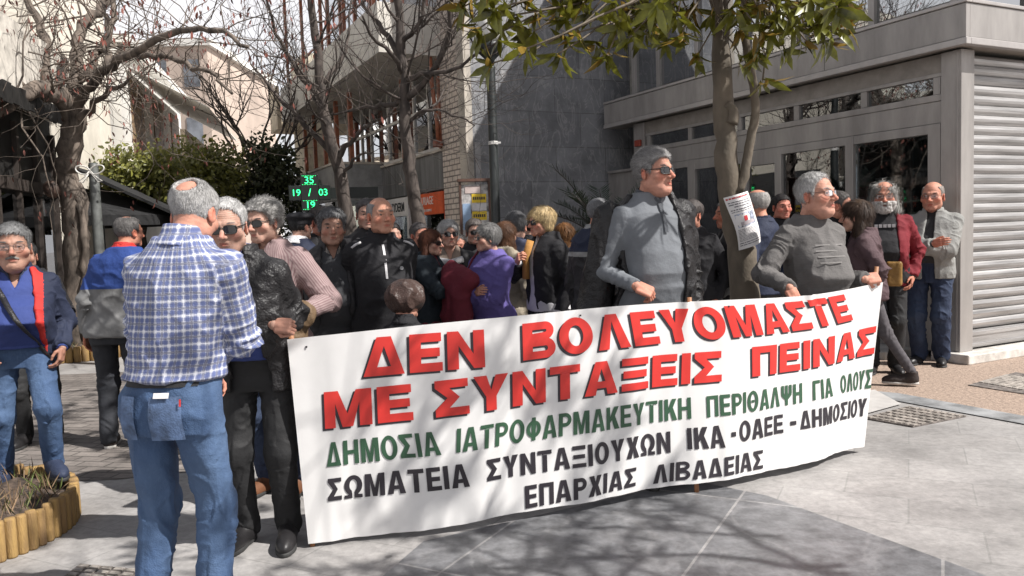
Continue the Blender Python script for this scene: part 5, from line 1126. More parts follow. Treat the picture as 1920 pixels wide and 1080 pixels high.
def leafmesh(name, C, D, Nn, L, w, material, parent, bend=.18):
    """C base points, D directions, Nn face normals, L lengths: 8-vertex folded leaves in one mesh"""
    k = len(C); D = D / np.linalg.norm(D, axis=1)[:, None]; S = np.cross(Nn, D); S /= np.linalg.norm(S, axis=1)[:, None] + 1e-9; U = np.cross(D, S); L = np.broadcast_to(L, (k,))[:, None]; W_ = L * w
    pr = [(0, 0, 0), (.28, .8, .10), (.62, .85, .10), (1, 0, -bend), (.62, -.85, .10), (.28, -.8, .10), (.3, 0, 0), (.65, 0, -bend * .3)]
    V = np.stack([C + D * L * a + S * W_ * b * .5 + U * L * (c * w - bend * a * a * .5) for a, b, c in pr], 1).reshape(-1, 3); o = np.arange(k)[:, None] * 8
    T = np.concatenate([o + np.array([[0, 6, 1]]), o + np.array([[0, 5, 6]]), o + np.array([[7, 3, 2]]), o + np.array([[7, 4, 3]])]); Q = np.concatenate([o + np.array([[6, 7, 2, 1]]), o + np.array([[5, 4, 7, 6]])])
    return mesh_np(name, V, [T, Q], material, parent, smooth=True)
def leafmat(name, top, under, rough=.35, trans=.25, var=.3):
    M = mat(name, top, rough, var=var, vscale=9, spec=.5); n, b = nodes(M); base = b.inputs['Base Color'].links[0].from_socket
    g = n.nodes.new('ShaderNodeNewGeometry'); mx_ = n.nodes.new('ShaderNodeMixRGB'); mx_.inputs[2].default_value = (*under, 1); n.links.new(g.outputs['Backfacing'], mx_.inputs[0]); n.links.new(base, mx_.inputs[1]); n.links.new(mx_.outputs[0], b.inputs['Base Color'])
    tr = n.nodes.new('ShaderNodeBsdfTranslucent'); n.links.new(mx_.outputs[0], tr.inputs['Color']); ms = n.nodes.new('ShaderNodeMixShader'); ms.inputs[0].default_value = trans
    o = [x for x in n.nodes if x.type == 'OUTPUT_MATERIAL'][0]; n.links.new(b.outputs[0], ms.inputs[1]); n.links.new(tr.outputs[0], ms.inputs[2]); n.links.new(ms.outputs[0], o.inputs['Surface']); return M
bark = mat('grey_brown_bark', (.135, .108, .088), .9, var=.35, vscale=9, bump=.9, bscale=22, stretch=(1, 1, .35))
barkd = mat('dark_bark', (.075, .06, .052), .9, var=.3, vscale=12, bump=.7, bscale=30, stretch=(1, 1, .4))
barkm = mat('olive_bark', (.155, .125, .092), .8, var=.35, vscale=5, bump=.5, bscale=45, stretch=(1, 1, .6), col2=(.085, .070, .052))
deadl = mat('dead_leaf', (.17, .055, .04), .8, var=.4, vscale=3)
# --- gnarled tree on the left
def tree_root(name, base, label, cat='tree', group=None): return empty(name, (base[0], base[1], 0), 0, label, cat, group)
GY = 10.7
gt = tree_root('gnarled_tree', at(148, 640, GY), 'gnarled bare tree with twisted trunk and red dead leaves at the left'); go = np.array(gt.location)
w = Wood(3)
trunk = [(150, 655), (146, 600), (143, 540), (142, 480), (146, 430), (140, 380), (128, 340), (124, 300), (134, 262), (142, 228), (136, 196)]
w.limb(pixline(trunk, GY), .165, .14, 12, .014)
w.limb(pixline([(158, 640), (160, 560), (156, 500), (162, 440), (150, 400), (146, 370)], GY - .1), .06, .04, 9, .014)
big = [([(136, 200), (110, 178), (70, 165), (40, 180), (10, 205), (-30, 230)], .13, .06), ([(132, 200), (140, 160), (146, 110), (140, 70), (165, 35), (205, 5), (230, -40)], .11, .05),
       ([(138, 205), (165, 165), (205, 130), (250, 98), (310, 65), (370, 50), (420, 62), (465, 88)], .072, .02), ([(95, 172), (80, 120), (92, 70), (60, 20), (40, -40)], .08, .04), ([(60, 170), (30, 150), (20, 100), (-20, 60)], .07, .04),
       ([(200, 133), (200, 80), (212, 30), (214, -40)], .06, .03), ([(250, 98), (300, 108), (350, 118), (400, 140), (435, 175)], .045, .018), ([(150, 150), (190, 95), (205, 60), (195, 10)], .06, .03), ([(144, 225), (175, 200), (205, 170), (240, 150)], .05, .02)]
for j, (pts, a, b) in enumerate(big):
    dy = [(.25 * i * (1 if j % 2 else -1)) for i in range(len(pts))]; Q = w.limb(pixline(pts, GY, dy), a, b, 8, .02)
    for i in range(3, len(Q), 1):
        for _ in range(1):
            d = w.r.normal(0, 1, 3); w.grow(Q[i], d + np.array([0, 0, .2]), max(.008, b * .3), .7 + .5 * w.r.random(), 2, up=.05, spread=.8, kink=.3, nb=(1, 2))
ob = w.mb; ob.v = [v - go for v in ob.v]; ob.build('trunk_and_branches', bark, gt, smooth=True)
tips = w.tips; sel = w.r.random(len(tips)) < .75; C = np.array([t[0] for t, s_ in zip(tips, sel) if s_]); 
zz = np.repeat(C, 3, 0) + w.r.normal(0, .05, (len(C) * 3, 3)); leafmesh('dead_leaves', zz - go, np.stack([w.r.normal(0, .3, len(zz)), w.r.normal(0, .3, len(zz)), -np.ones(len(zz))], 1), w.r.normal(0, 1, (len(zz), 3)), .06 + .03 * w.r.random(len(zz)), .35, deadl, gt)
# --- two bare street trees in the middle
def bare(label, pts, Y, r0, r1, seed, limbs, lev=3):
    t = tree_root('bare_tree', at(pts[0][0], 470, Y), label); o = np.array(t.location); w = Wood(seed); b = gnd(pts[0][0], 470 + 0); P = pixline(pts, Y); P = np.concatenate([[np.array([P[0][0] + .02, Y, 0.])], P]); Q = w.limb(P, r0, r1, 10, .012)
    for lp, a, c, dy in limbs:
        L_ = w.limb(pixline(lp, Y, np.linspace(0, dy, len(lp))), a, c, 7, .015)
        for i in range(4, len(L_)):
            for _ in range(1): dd = (L_[i] - L_[i - 2]); w.grow(L_[i], dd / np.linalg.norm(dd) + w.r.normal(0, .6, 3), max(.006, c * .55), .55 + .5 * w.r.random(), 2, up=.12, spread=.7, kink=.2, nb=(1, 3))
    for i in range(len(Q) // 2, len(Q), 2):
        w.grow(Q[i], w.r.normal(0, 1, 3) * np.array([1, 1, .4]) + np.array([0, 0, .4]), r1 * .4, .8 + .4 * w.r.random(), 2, up=.12, spread=.7, kink=.2, nb=(1, 3))
    w.mb.v = [v - o for v in w.mb.v]; w.mb.build('trunk_and_branches', barkd, t, smooth=True); return t
bare('slender bare tree in front of the green pharmacy cross', [(655, 440), (645, 350), (628, 290), (615, 240), (603, 180), (598, 120), (588, 50), (580, -30)], 12, .12, .05, 5,
     [([(628, 292), (590, 255), (545, 205), (505, 165), (470, 120)], .05, .015, .6), ([(632, 300), (660, 255), (690, 235), (705, 225)], .045, .015, -.5), ([(605, 190), (560, 140), (520, 70), (500, 0)], .045, .015, -.8), ([(603, 160), (640, 120), (655, 60), (660, -10)], .04, .012, .6), ([(640, 330), (668, 290), (700, 285)], .03, .01, -.4), ([(615, 215), (585, 185), (570, 120)], .03, .012, .3)])
bare('thicker bare tree before the white and orange shop signs', [(785, 430), (780, 390), (772, 340), (763, 280), (760, 200), (757, 150), (752, 90), (748, 30), (745, -40)], 10.6, .105, .05, 8,
     [([(760, 185), (800, 150), (830, 110), (845, 40), (850, -30)], .05, .02, -.7), ([(762, 190), (720, 200), (670, 205), (620, 215)], .04, .012, .8), ([(757, 150), (800, 140), (850, 130), (890, 105), (930, 80)], .04, .012, -.9), ([(755, 110), (720, 60), (690, 20), (660, -20)], .045, .018, .4), ([(752, 80), (790, 45), (800, -20)], .04, .015, -.3), ([(757, 140), (735, 100), (700, 75), (680, 30)], .035, .012, -.8), ([(764, 230), (800, 200), (860, 215), (890, 235)], .025, .008, -.6)])
# --- evergreen trees closing the street
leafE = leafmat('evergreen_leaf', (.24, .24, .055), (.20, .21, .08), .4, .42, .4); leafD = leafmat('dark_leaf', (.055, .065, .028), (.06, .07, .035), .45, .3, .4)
def bushy(label, blobs, Y, seed, material, n, Ls=.11):
    r = np.random.default_rng(seed); c0 = at(blobs[0][0], 440, Y); t = tree_root('evergreen_tree', c0, label, group='evergreen trees closing the street'); o = np.array(t.location); w = Wood(seed); w.limb([np.array([c0[0], Y, 0]), np.array([c0[0] + .1, Y, 1.4]), at(blobs[0][0], blobs[0][1], Y)], .14, .06, 8, .01)
    C = []
    for x, y, rx, ry in blobs:
        cc = at(x, y, Y); R1 = rx / CF * Y; R2 = ry / CF * Y; w.limb([np.array([c0[0] + .1, Y, 1.4]), (cc + np.array([c0[0], Y, 1.6])) / 2, cc], .05, .02, 6, .02)
        m = int(n * rx * ry / 2500); nc = max(6, m // 28); q = r.normal(0, 1, (nc, 3)); q /= np.linalg.norm(q, axis=1)[:, None]; q *= (.45 + .55 * r.random((nc, 1)) ** .5); cl = cc + q * np.array([R1, R1 * .8, R2]); C.append((cl[:, None] + r.normal(0, .13, (nc, 28, 3))).reshape(-1, 3))
    w.mb.v = [v - o for v in w.mb.v]; w.mb.build('trunk', barkd, t, smooth=True); C = np.concatenate(C); k = len(C)
    D = r.normal(0, 1, (k, 3)) + np.array([0, 0, -.2]); leafmesh('crown', C - o, D, r.normal(0, 1, (k, 3)) + np.array([0, 0, 1.]), Ls * (.6 + .7 * r.random(k)), .55, material, t)
bushy('sunlit yellow green evergreen behind the cafe parasol', [(255, 320, 50, 45), (215, 325, 30, 35), (300, 345, 45, 45), (235, 355, 40, 30)], 15, 21, leafE, 1500)
bushy('olive green evergreen behind the man in sunglasses', [(360, 320, 50, 50), (400, 350, 50, 45), (345, 360, 40, 40), (420, 310, 35, 35)], 16, 22, leafE, 1400)
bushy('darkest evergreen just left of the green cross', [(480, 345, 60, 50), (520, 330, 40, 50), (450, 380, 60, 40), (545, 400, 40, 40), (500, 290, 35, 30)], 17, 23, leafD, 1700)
bt = tree_root('bare_tree', at(500, 440, 18.5), 'fine twiggy bare tree rising over the dark evergreen'); w = Wood(31); o = np.array(bt.location); w.limb([o, o + np.array([.1, 0, 1.5]), at(500, 300, 18.5)], .14, .08, 8)
for i in range(9): w.grow(at(500 + 8 * i - 36, 310, 18.5), np.array([(i - 4) * .22, w.r.normal(0, .3), .9]), .035, 1.2, 3, up=.1, spread=.6, kink=.15, nb=(1, 3))
w.mb.v = [v - o for v in w.mb.v]; w.mb.build('trunk_and_branches', barkd, bt, smooth=True)
# --- magnolia with the paper on its trunk
leafM = leafmat('magnolia_leaf', (.155, .16, .020), (.24, .155, .03), .28, .3, .35)
def whorl(r, c, axis, n, C, D, Nn, L, size=.155):
    axis = axis / np.linalg.norm(axis); e1 = np.cross(axis, (.3, .2, 1.)); e1 /= np.linalg.norm(e1); e2 = np.cross(axis, e1); ph = r.random() * 6
    for i in range(n):
        a = ph + i * 2.4; tilt = .55 + .75 * r.random(); d = axis * math.cos(tilt) + (e1 * math.cos(a) + e2 * math.sin(a)) * math.sin(tilt); d[2] -= .30 * r.random(); C.append(c + r.normal(0, .012, 3)); D.append(d); Nn.append(axis + .25 * r.normal(0, 1, 3)); L.append(size * (.65 + .6 * r.random()))
MY = 5.35
mg = tree_root('magnolia_tree', at(1398, 560, MY), 'broad leaved evergreen tree with a forked trunk and a paper pinned on it'); mo = np.array(mg.location); w = Wood(77)
base = at(1400, 560, MY); tb = [(1398, 560), (1394, 500), (1384, 440), (1374, 400), (1365, 330), (1358, 260), (1357, 200), (1354, 130), (1351, 60), (1350, 0), (1346, -90)]
P = pixline(tb, MY); P = np.concatenate([[np.array([base[0] + .03, MY, 0.]), np.array([base[0] + .01, MY, .5])], P]); Q = w.limb(P, .108, .046, 14, .004)
w.limb(pixline([(1384, 360), (1396, 330), (1404, 280), (1412, 240), (1419, 195), (1408, 140), (1398, 80), (1394, 0), (1400, -90)], MY - .05), .032, .025, 9, .003)
w.limb(pixline([(1362, 195), (1372, 203), (1376, 215), (1372, 232)], MY - .06), .028, .042, 8)
C, D, Nn, L = [], [], [], []; r = np.random.default_rng(5)
hub = at(1346, -90, MY)
vis = [(925, 118, 4.6), (985, 92, 4.5), (1048, 100, 4.7), (1120, 82, 4.9), (900, 52, 4.6), (965, 28, 4.6), (1010, 20, 4.7), (1065, 36, 4.8), (1110, 22, 4.9), (1160, 45, 4.9), (1190, 18, 5.0), (1235, 30, 5.0), (1280, 62, 5.0), (1262, 10, 5.2), (1300, 30, 5.3), (1392, 115, 5.1), (1425, 60, 4.9), (1455, 25, 4.8), (1490, 45, 4.7), (1535, 25, 4.7), (1560, 60, 4.7), (1510, 75, 4.8), (1430, 150, 5.1), (1588, 15, 4.7), (870, 12, 4.7), (1140, 100, 4.9), (1310, 100, 5.3), (1470, 90, 4.9), (1085, 60, 4.8), (940, 60, 4.6), (1210, 60, 5.0), (1000, 60, 4.7), (1385, 50, 5.2), (1340, 20, 5.2), (1220, 8, 4.9), (1150, 5, 4.8), (1100, -5, 4.8), (1050, 0, 4.8), (1270, 30, 5.0), (1420, 10, 4.9), (1450, 55, 4.9), (1500, 5, 4.8), (1530, 50, 4.7), (1565, 5, 4.7), (1480, 20, 4.7), (1420, 95, 5.0), (1000, -10, 4.7), (930, -5, 4.6), (880, -10, 4.6), (1180, 70, 4.9), (1395, 15, 5.1), (1545, 75, 4.8), (1250, 75, 5.1), (1300, 5, 5.2), (1580, 40, 4.7), (1060, 75, 4.8)]
rj = np.random.default_rng(17); vis = vis + [(x + rj.normal(0, 26), y * .4 - 8 + rj.normal(0, 10), Y + rj.normal(0, .25)) for x, y, Y in vis[::2] if y < 70]
for x, y, Y in vis:
    c = at(x, y, Y); d = c - hub; ax = d / np.linalg.norm(d) + np.array([0, 0, -.35 if r.random() < .6 else .3]) + r.normal(0, .3, 3); whorl(r, c, ax, r.integers(7, 12), C, D, Nn, L)
    mid = (hub + c) / 2 + np.array([0, 0, .12]); 
    w.limb([hub + (c - hub) * .25 + np.array([0, 0, .15]) + r.normal(0, .08, 3), mid + r.normal(0, .10, 3), c], .013, .005, 5, .008)
def proj(Pw):
    v = np.asarray(Pw) - _C; z = v @ _F; return 960 + CF * (v @ _R) / z, 540 - CF * (v @ _U) / z, z
def crown(rr, cc, rad, n, lo, w, hub, C, D, Nn, L, size=.16):
    pts = []
    while len(pts) < n:
        q = rr.normal(0, 1, 3); q = q / np.linalg.norm(q) * rr.random() ** .4; c = cc + q * rad; x, y, z = proj(c)
        if c[2] < lo or (z > 0 and y > -45 and -60 < x < 1980): continue
        pts.append((np.linalg.norm(c - hub), c, q))
    nodes = [hub]; dist = [0.]
    for d_, c, q in sorted(pts, key=lambda t: t[0]):   # grow outwards: each shoot leaves the nearest older one
        whorl(rr, c, q + np.array([0, 0, .3]) + rr.normal(0, .3, 3), rr.integers(7, 12), C, D, Nn, L, size)
        e = np.linalg.norm(np.array(nodes) - c, axis=1); k = int(np.argmin(e + .25 * np.array(dist))); a = nodes[k]; ln = np.linalg.norm(c - a)
        m_ = (a + c) / 2 + rr.normal(0, .10, 3) * min(1, ln); r0 = max(.006, .034 - .011 * dist[k]); w.limb([a, m_, c], r0, max(.004, r0 * .6), 6, .006); nodes.append(c); dist.append(dist[k] + ln)
crown(r, np.array([1.7, 5.4, 4.5]), np.array([2.6, 2.0, 1.5]), 200, 2.9, w, hub + np.array([0, 0, .4]), C, D, Nn, L)
w.mb.v = [v - mo for v in w.mb.v]; w.mb.build('trunk', barkm, mg, smooth=True); leafmesh('foliage', np.array(C) - mo, np.array(D), np.array(Nn), np.array(L), .29, leafM, mg)
# --- unseen second tree of the same kind, added to shade the left of the banner
m2 = tree_root('magnolia_tree', (4.6, 1.6, 0), 'unseen second broad leaved evergreen tree added right of the camera to shade the banner'); mo = np.array(m2.location); w = Wood(78); r = np.random.default_rng(9); hub = np.array([4.1, 1.9, 3.3]); w.limb([mo, mo + np.array([-.1, .05, 1.5]), hub], .12, .07, 10, .005)
C, D, Nn, L = [], [], [], []; crown(r, np.array([3.05, 2.1, 4.3]), np.array([1.9, 1.1, 1.15]), 105, 3.0, w, hub, C, D, Nn, L)
w.mb.v = [v - mo for v in w.mb.v]; w.mb.build('trunk', barkm, m2, smooth=True); leafmesh('foliage', np.array(C) - mo, np.array(D), np.array(Nn), np.array(L), .29, leafM, m2)
# --- palm
palmM = leafmat('palm_leaflet', (.022, .034, .017), (.03, .042, .025), .4, .1, .3)
pm = at(1140, 470, 9.9); pt = empty('palm', (pm[0], 9.9, 0), 0, 'dark feathery palm growing against the slate wall', 'palm'); r = np.random.default_rng(4); w = Wood(4); w.limb([(0, 0, 0), (0, 0, .7), (.02, 0, 1.2)], .13, .09, 10, .01); C, D, Nn = [], [], []
for i in range(26):
    a = i * 2.4; el_ = .35 + .9 * r.random(); Lf = .8 + .4 * r.random(); p = np.array([0, 0, 1.2]); P = [p]; d = np.array([math.cos(a) * math.cos(el_), math.sin(a) * math.cos(el_), math.sin(el_)])
    for k_ in range(9): d = d + np.array([0, 0, -.10]); d /= np.linalg.norm(d); p = p + d * Lf / 9; P.append(p)
    w.mb.tube(P, np.linspace(.012, .004, 10), 4); P = np.array(P)
    for t in np.linspace(.15, .99, 34):
        q = np.array([np.interp(t * 9, np.arange(10), P[:, c]) for c in range(3)]); j = min(8, int(t * 9)); dd = P[j + 1] - P[j]; dd /= np.linalg.norm(dd); sd = np.cross(dd, (0, 0, 1.)); sd /= np.linalg.norm(sd)
        for sg in (1, -1): C.append(q); D.append(dd * .75 + sg * sd + np.array([0, 0, .15]) + r.normal(0, .08, 3)); Nn.append(np.cross(dd, sd) + r.normal(0, .2, 3))
w.mb.build('stem', barkd, pt, smooth=True); leafmesh('frond', np.array(C), np.array(D), np.array(Nn), 1.0 * .20 * (.7 + .4 * r.random(len(C))), .09, palmM, pt, .1)
ps_ = [gnd(*q) for q in ((960, 600), (1060, 590))]
pl_ = empty('stone_planter', (pm[0] + .1, 9.6, 0), 0, 'low stone planter edge under the palm', 'planter'); mb = MB(); mb.box(-1.6, 1.3, -.5, .6, 0, .28); mb.box(-1.65, 1.35, -.55, .65, .28, .33); mb.build('planter_wall', mat('planter_stone', (.36, .34, .32), .8, var=.2), pl_, bevel=.01)

# ================================================================== LOG PLANTERS
logm = mat('yellow_log', (.34, .215, .075), .85, var=.45, vscale=6, stretch=(3, 3, .5), bump=.6, bscale=50, col2=(.19, .115, .055)); soil = mat('soil', (.085, .06, .045), .95, var=.5, vscale=14, bump=1., bscale=25)
grassM = leafmat('grass_blade', (.10, .13, .03), (.12, .13, .04), .6, .2, .5); dryM = leafmat('dry_stem', (.26, .17, .10), (.22, .15, .09), .8, .1, .4)
def planter(label, c, R, h, lr, seed, ng, a0=0, a1=2 * math.pi, sx=1.):
    t = empty('log_planter', (*c, 0), 0, label, 'planter'); r = np.random.default_rng(seed); n = int((a1 - a0) * R / (lr * 2.02))
    for i in range(n):
        a = a0 + (a1 - a0) * (i + .5) / n; hh = h * (1 + r.normal(0, .03)); x, y = R * sx * math.cos(a), R * math.sin(a); mb = MB(); l2 = lr * (1 + r.normal(0, .04)); mb.lathe([(l2 * .9, 0), (l2, .01), (l2, hh - .012), (l2 * .82, hh)], 10, (x, y)); o = mb.build('log', logm, t, smooth=True)
    mb = MB(); k = 40; an = np.linspace(0, 2 * math.pi, k + 1)[:-1]; V = []
    for j, q in enumerate((1, .7, .4, .0)): V += [((R - lr) * q * sx * math.cos(x), (R - lr) * q * math.sin(x), h * (.72 + .3 * (1 - q)) + r.normal(0, .012)) for x in an]
    mb.add(V, [(j * k + i, j * k + (i + 1) % k, (j + 1) * k + (i + 1) % k, (j + 1) * k + i) for j in range(3) for i in range(k)]); mb.build('soil', soil, t, smooth=True)
    C = []; 
    q = r.random((ng, 2)); rad = np.sqrt(q[:, 0]) * (R - 2 * lr); C = np.stack([rad * np.cos(q[:, 1] * 6.283) * sx, rad * np.sin(q[:, 1] * 6.283), np.full(ng, h * .8)], 1); D = np.stack([r.normal(0, .5, ng), r.normal(0, .5, ng), np.ones(ng)], 1)
    f = r.random(ng) < .35
    for nm, sel, M_ in (('grass', f, grassM), ('dry_plants', ~f, dryM)):
        o = leafmesh(nm, C[sel], D[sel], r.normal(0, 1, (sel.sum(), 3)), .04 + .09 * r.random(sel.sum()), .07, M_, t, .3); o['kind'] = 'stuff'
    return t
planter('round planter edged with yellow logs at the bottom left corner', (-2.95, 3.98), .62, .19, .026, 41, 900)
planter('log edged planter round the foot of the gnarled tree', (gt.location.x - .1, gt.location.y + .2), .95, .20, .045, 42, 600)
planter('small log edged planter further up the street', (-6.6, 13.6), .8, .2, .045, 43, 200)

# ================================================================== STREET FURNITURE
blackp = mat('black_green_paint', (.022, .026, .026), .45, var=.2)
lp = empty('street_lamp', (-.18, 10.5, 0), 0, 'tall dark street lamp post in front of the slate wall', 'street lamp')
MB().lathe([(.14, 0), (.14, .25), (.09, .3), (.07, .9), (.06, 1.0), (.058, 3.55), (.05, 3.6)], 14).build('post', blackp, lp, smooth=True)
mb = MB(); mb.lathe([(.05, 3.6), (.055, 3.66), (.10, 3.72), (.16, 3.80), (.165, 3.86), (.12, 3.87)], 16); mb.build('bracket_cup', blackp, lp, smooth=True)
MB().lathe([(.10, 3.87), (.15, 4.0), (.14, 4.2), (.05, 4.28)], 16).build('lamp_globe', mat('frosted_globe', (.75, .74, .7), .3), lp, smooth=True)
mb = MB(); mb.lathe([(.0595, 2.58), (.063, 2.585), (.063, 2.62), (.0595, 2.625)], 14); mb.obox((.04, -.06, 2.6), (.06, 0, 0), (0, .002, 0), (0, 0, .012)); mb.build('paper_tape', mat('white_tape', (.7, .68, .65), .7), lp)
for sg in (1, -1): mb = MB(); mb.tube([(0, 0, 3.62), (sg * .14, 0, 3.75), (sg * .28, 0, 4.0)], .012, 6); mb.build('bracket_arm', blackp, lp, smooth=True)
nb = at(889, 395, 11.2); nbt = empty('notice_board', (nb[0], 11.2, 0), R_(8), 'dark framed notice board with yellow posters by the lamp post', 'notice board')
wd_ = mat('board_brown', (.10, .05, .035), .6, var=.2)
mb = MB(); mb.box(-.17, .20, -.03, .03, 1.35, 2.12); mb.build('board', mat('board_panel', (.5, .48, .47), .7, var=.35, vscale=9), nbt)
mb = MB(); mb.box(.201, .25, -.05, .05, 0, 2.16); mb.box(-.20, -.171, -.05, .05, 0, 2.16); mb.box(-.22, .27, -.07, .07, 2.161, 2.20); mb.build('frame', wd_, nbt)
for x0, x1, z0, z1, c in ((-.03, .17, 1.87, 1.99, (.75, .52, .03)), (-.03, .17, 1.63, 1.75, (.75, .52, .03)), (-.16, -.05, 1.5, 1.86, (.30, .42, .60)), (-.12, .1, 2.0, 2.1, (.55, .45, .42)), (-.03, .17, 1.76, 1.86, (.62, .6, .6)), (-.03, .17, 1.38, 1.60, (.66, .64, .64))):
    mb = MB(); mb.box(x0, x1, -.036, -.031, z0, z1); mb.build('poster', mat('poster_%d' % int(z0 * 100 + x0 * 10), c, .6, var=.08, vscale=15), nbt)
for z_ in (1.91, 1.67):
    mb = MB()
    for i in range(6): mb.box(-.015 + i * .029, .006 + i * .029, -.0385, -.0365, z_, z_ + .04)
    mb.build('poster_print', mat('poster_ink', (.05, .04, .03), .6), nbt)
# green pharmacy cross
gc = at(581, 362, 13.2); gx = empty('pharmacy_cross', (gc[0], 13.2, gc[2]), R_(12), 'green lit LED pharmacy cross on a black bracket', 'sign')
mb = MB(); mb.box(-.14, .14, -.08, .08, -.30, .30); mb.box(-.33, -.141, -.08, .08, -.12, .12); mb.box(.141, .33, -.08, .08, -.12, .12); mb.build('cross_box', mat('led_black', (.008, .012, .010), .4), gx, bevel=.008)
led = mat('led_green', (.0, .3, .1), .5, emit=(.03, 1, .25), estr=2.2, var=0)
for s_, x, z, sz in (('19', -.215, 0, .15), ('/', 0, 0, .17), ('03', .215, 0, .15), ('35', 0, .2, .16), ('19', 0, -.2, .16)): text_obj(s_, sz, led, 'led_digits', gx, (x, -.083, z), (1, 0, 0), (0, 0, 1), extrude=.001)
mb = MB()
for i in range(9):
    for z in (.27, .13, -.13, -.27): mb.box(-.11 + i * .026, -.102 + i * .026, -.0825, -.0805, z, z + .008)
mb.build('led_dots', led, gx)
mb = MB(); mb.box(.331, 1.1, -.02, .02, -.10, .08); mb.build('bracket', mat('led_black', ()), gx)
# pole with a bow ornament
bp_ = at(186, 470, 9.8); bpt = empty('ornament_pole', (bp_[0], 9.8, 0), 0, 'grey street pole carrying a white wire bow decoration', 'pole')
MB().lathe([(.07, 0), (.065, .5), (.055, 2.4), (.05, 2.45)], 12).build('pole', mat('pole_grey_green', (.11, .115, .11), .5, var=.25), bpt, smooth=True)
bz = at(184, 322, 9.8)[2]; bow = mat('bow_white', (.62, .60, .56), .5, var=.1)
for sg in (1, -1):
    a = np.linspace(0, 2 * math.pi, 28); mb = MB(); mb.tube(np.stack([sg * (.085 - .085 * np.cos(a)), np.full(28, -.09), bz + .035 * (1 - np.cos(a)) * .5 + .05 * np.sin(a)], 1), .009, 6); mb.build('bow_loop', bow, bpt, smooth=True)
    mb = MB(); mb.tube([(sg * .01, -.09, bz), (sg * .06, -.09, bz - .06), (sg * .14, -.09, bz - .12), (sg * .09, -.09, bz - .13), (sg * .02, -.09, bz - .03)], .008, 6); mb.build('bow_tail', bow, bpt, smooth=True)
# wall lamp at the cream house
wl = at(93, 357, 10.4); wlt = empty('wall_lamp', wl, 0, 'round rusty spotlight on an arm by the dark cafe front', 'lamp'); mb = MB(); mb.lathe([(.02, -.05), (.05, -.045), (.11, .02), (.12, .05), (.10, .05)], 14); o_ = mb.build('lamp_shade', mat('rusty_brown', (.10, .06, .045), .7, var=.4), wlt, smooth=True); o_.rotation_euler = (R_(-70), R_(25), 0); mb = MB(); mb.tube([(0, .05, 0), (-.15, .15, -.08), (-.35, .25, -.08)], .014, 6); mb.build('arm', blackp, wlt, smooth=True)
# cafe parasol and chair
pa = at(190, 390, 13.5); pat = empty('cafe_parasol', (pa[0], 13.5, 0), 0, 'dark grey cafe parasol behind the gnarled tree', 'parasol'); can = cloth_mat('parasol_cloth', (.022, .022, .023), .9); zt = at(190, 352, 13.5)[2]; ze = at(190, 408, 13.5)[2]; k = 8; V = [(0, 0, zt)]; 
an = [i * math.pi / 4 + .4 for i in range(8)]; V += [(1.25 * math.cos(a), 1.25 * math.sin(a), ze) for a in an] + [(1.25 * math.cos(a), 1.25 * math.sin(a), ze - .16) for a in an]
MB().add(V, [(0, 1 + i, 1 + (i + 1) % 8) for i in range(8)] + [(1 + i, 9 + i, 9 + (i + 1) % 8, 1 + (i + 1) % 8) for i in range(8)]).build('canopy', can, pat)
MB().lathe([(.03, 0), (.03, zt - .02)], 10).build('pole', blackp, pat); MB().lathe([(.3, 0), (.3, .06), (.05, .1)], 14).build('foot', blackp, pat)
for a in an: mb = MB(); mb.tube([(0, 0, zt - .04), (1.24 * math.cos(a), 1.24 * math.sin(a), ze - .02)], .01, 5); mb.build('rib', blackp, pat)
aw_ = empty('cafe_awning', Q0 + CX * -9.6, ROTC, 'black sloping awning over the cafe seats beside the bow pole', 'awning'); MB().add([(0, 0, 2.75), (0, 4.2, 2.75), (1.55, 4.2, 1.95), (1.55, 0, 1.95), (0, 0, 2.70), (0, 4.2, 2.70), (1.55, 4.2, 1.90), (1.55, 0, 1.90)], [(0, 3, 2, 1), (4, 5, 6, 7), (0, 1, 5, 4), (2, 3, 7, 6), (1, 2, 6, 5), (0, 4, 7, 3)]).build('awning_cloth', can, aw_)
mb = MB(); mb.box(1.5, 1.56, 0, 4.2, 1.70, 1.895); mb.build('valance', can, aw_)
ch = at(103, 520, 12.0); cht = empty('cafe_chair', (ch[0], 12.0, 0), R_(160), 'black round backed cafe chair left of the gnarled trunk', 'chair'); mb = MB(); mb.box(-.22, .22, -.22, .22, .43, .46); mb.build('seat', blackp, cht, bevel=.01)
a = np.linspace(math.pi, 2 * math.pi, 16); V = [(.24 * math.cos(t), .22 * math.sin(t), z) for z in (.60, .95) for t in a]; MB().add(V, [(i, i + 1, 17 + i, 16 + i) for i in range(15)]).build('backrest', blackp, cht, smooth=True)
for x in (-.2, .2):
    for y in (-.2, .2): mb = MB(); mb.tube([(x, y, 0), (x * .9, y * .9, .62 if y < 0 else .44)], .014, 6); mb.build('leg', blackp, cht)
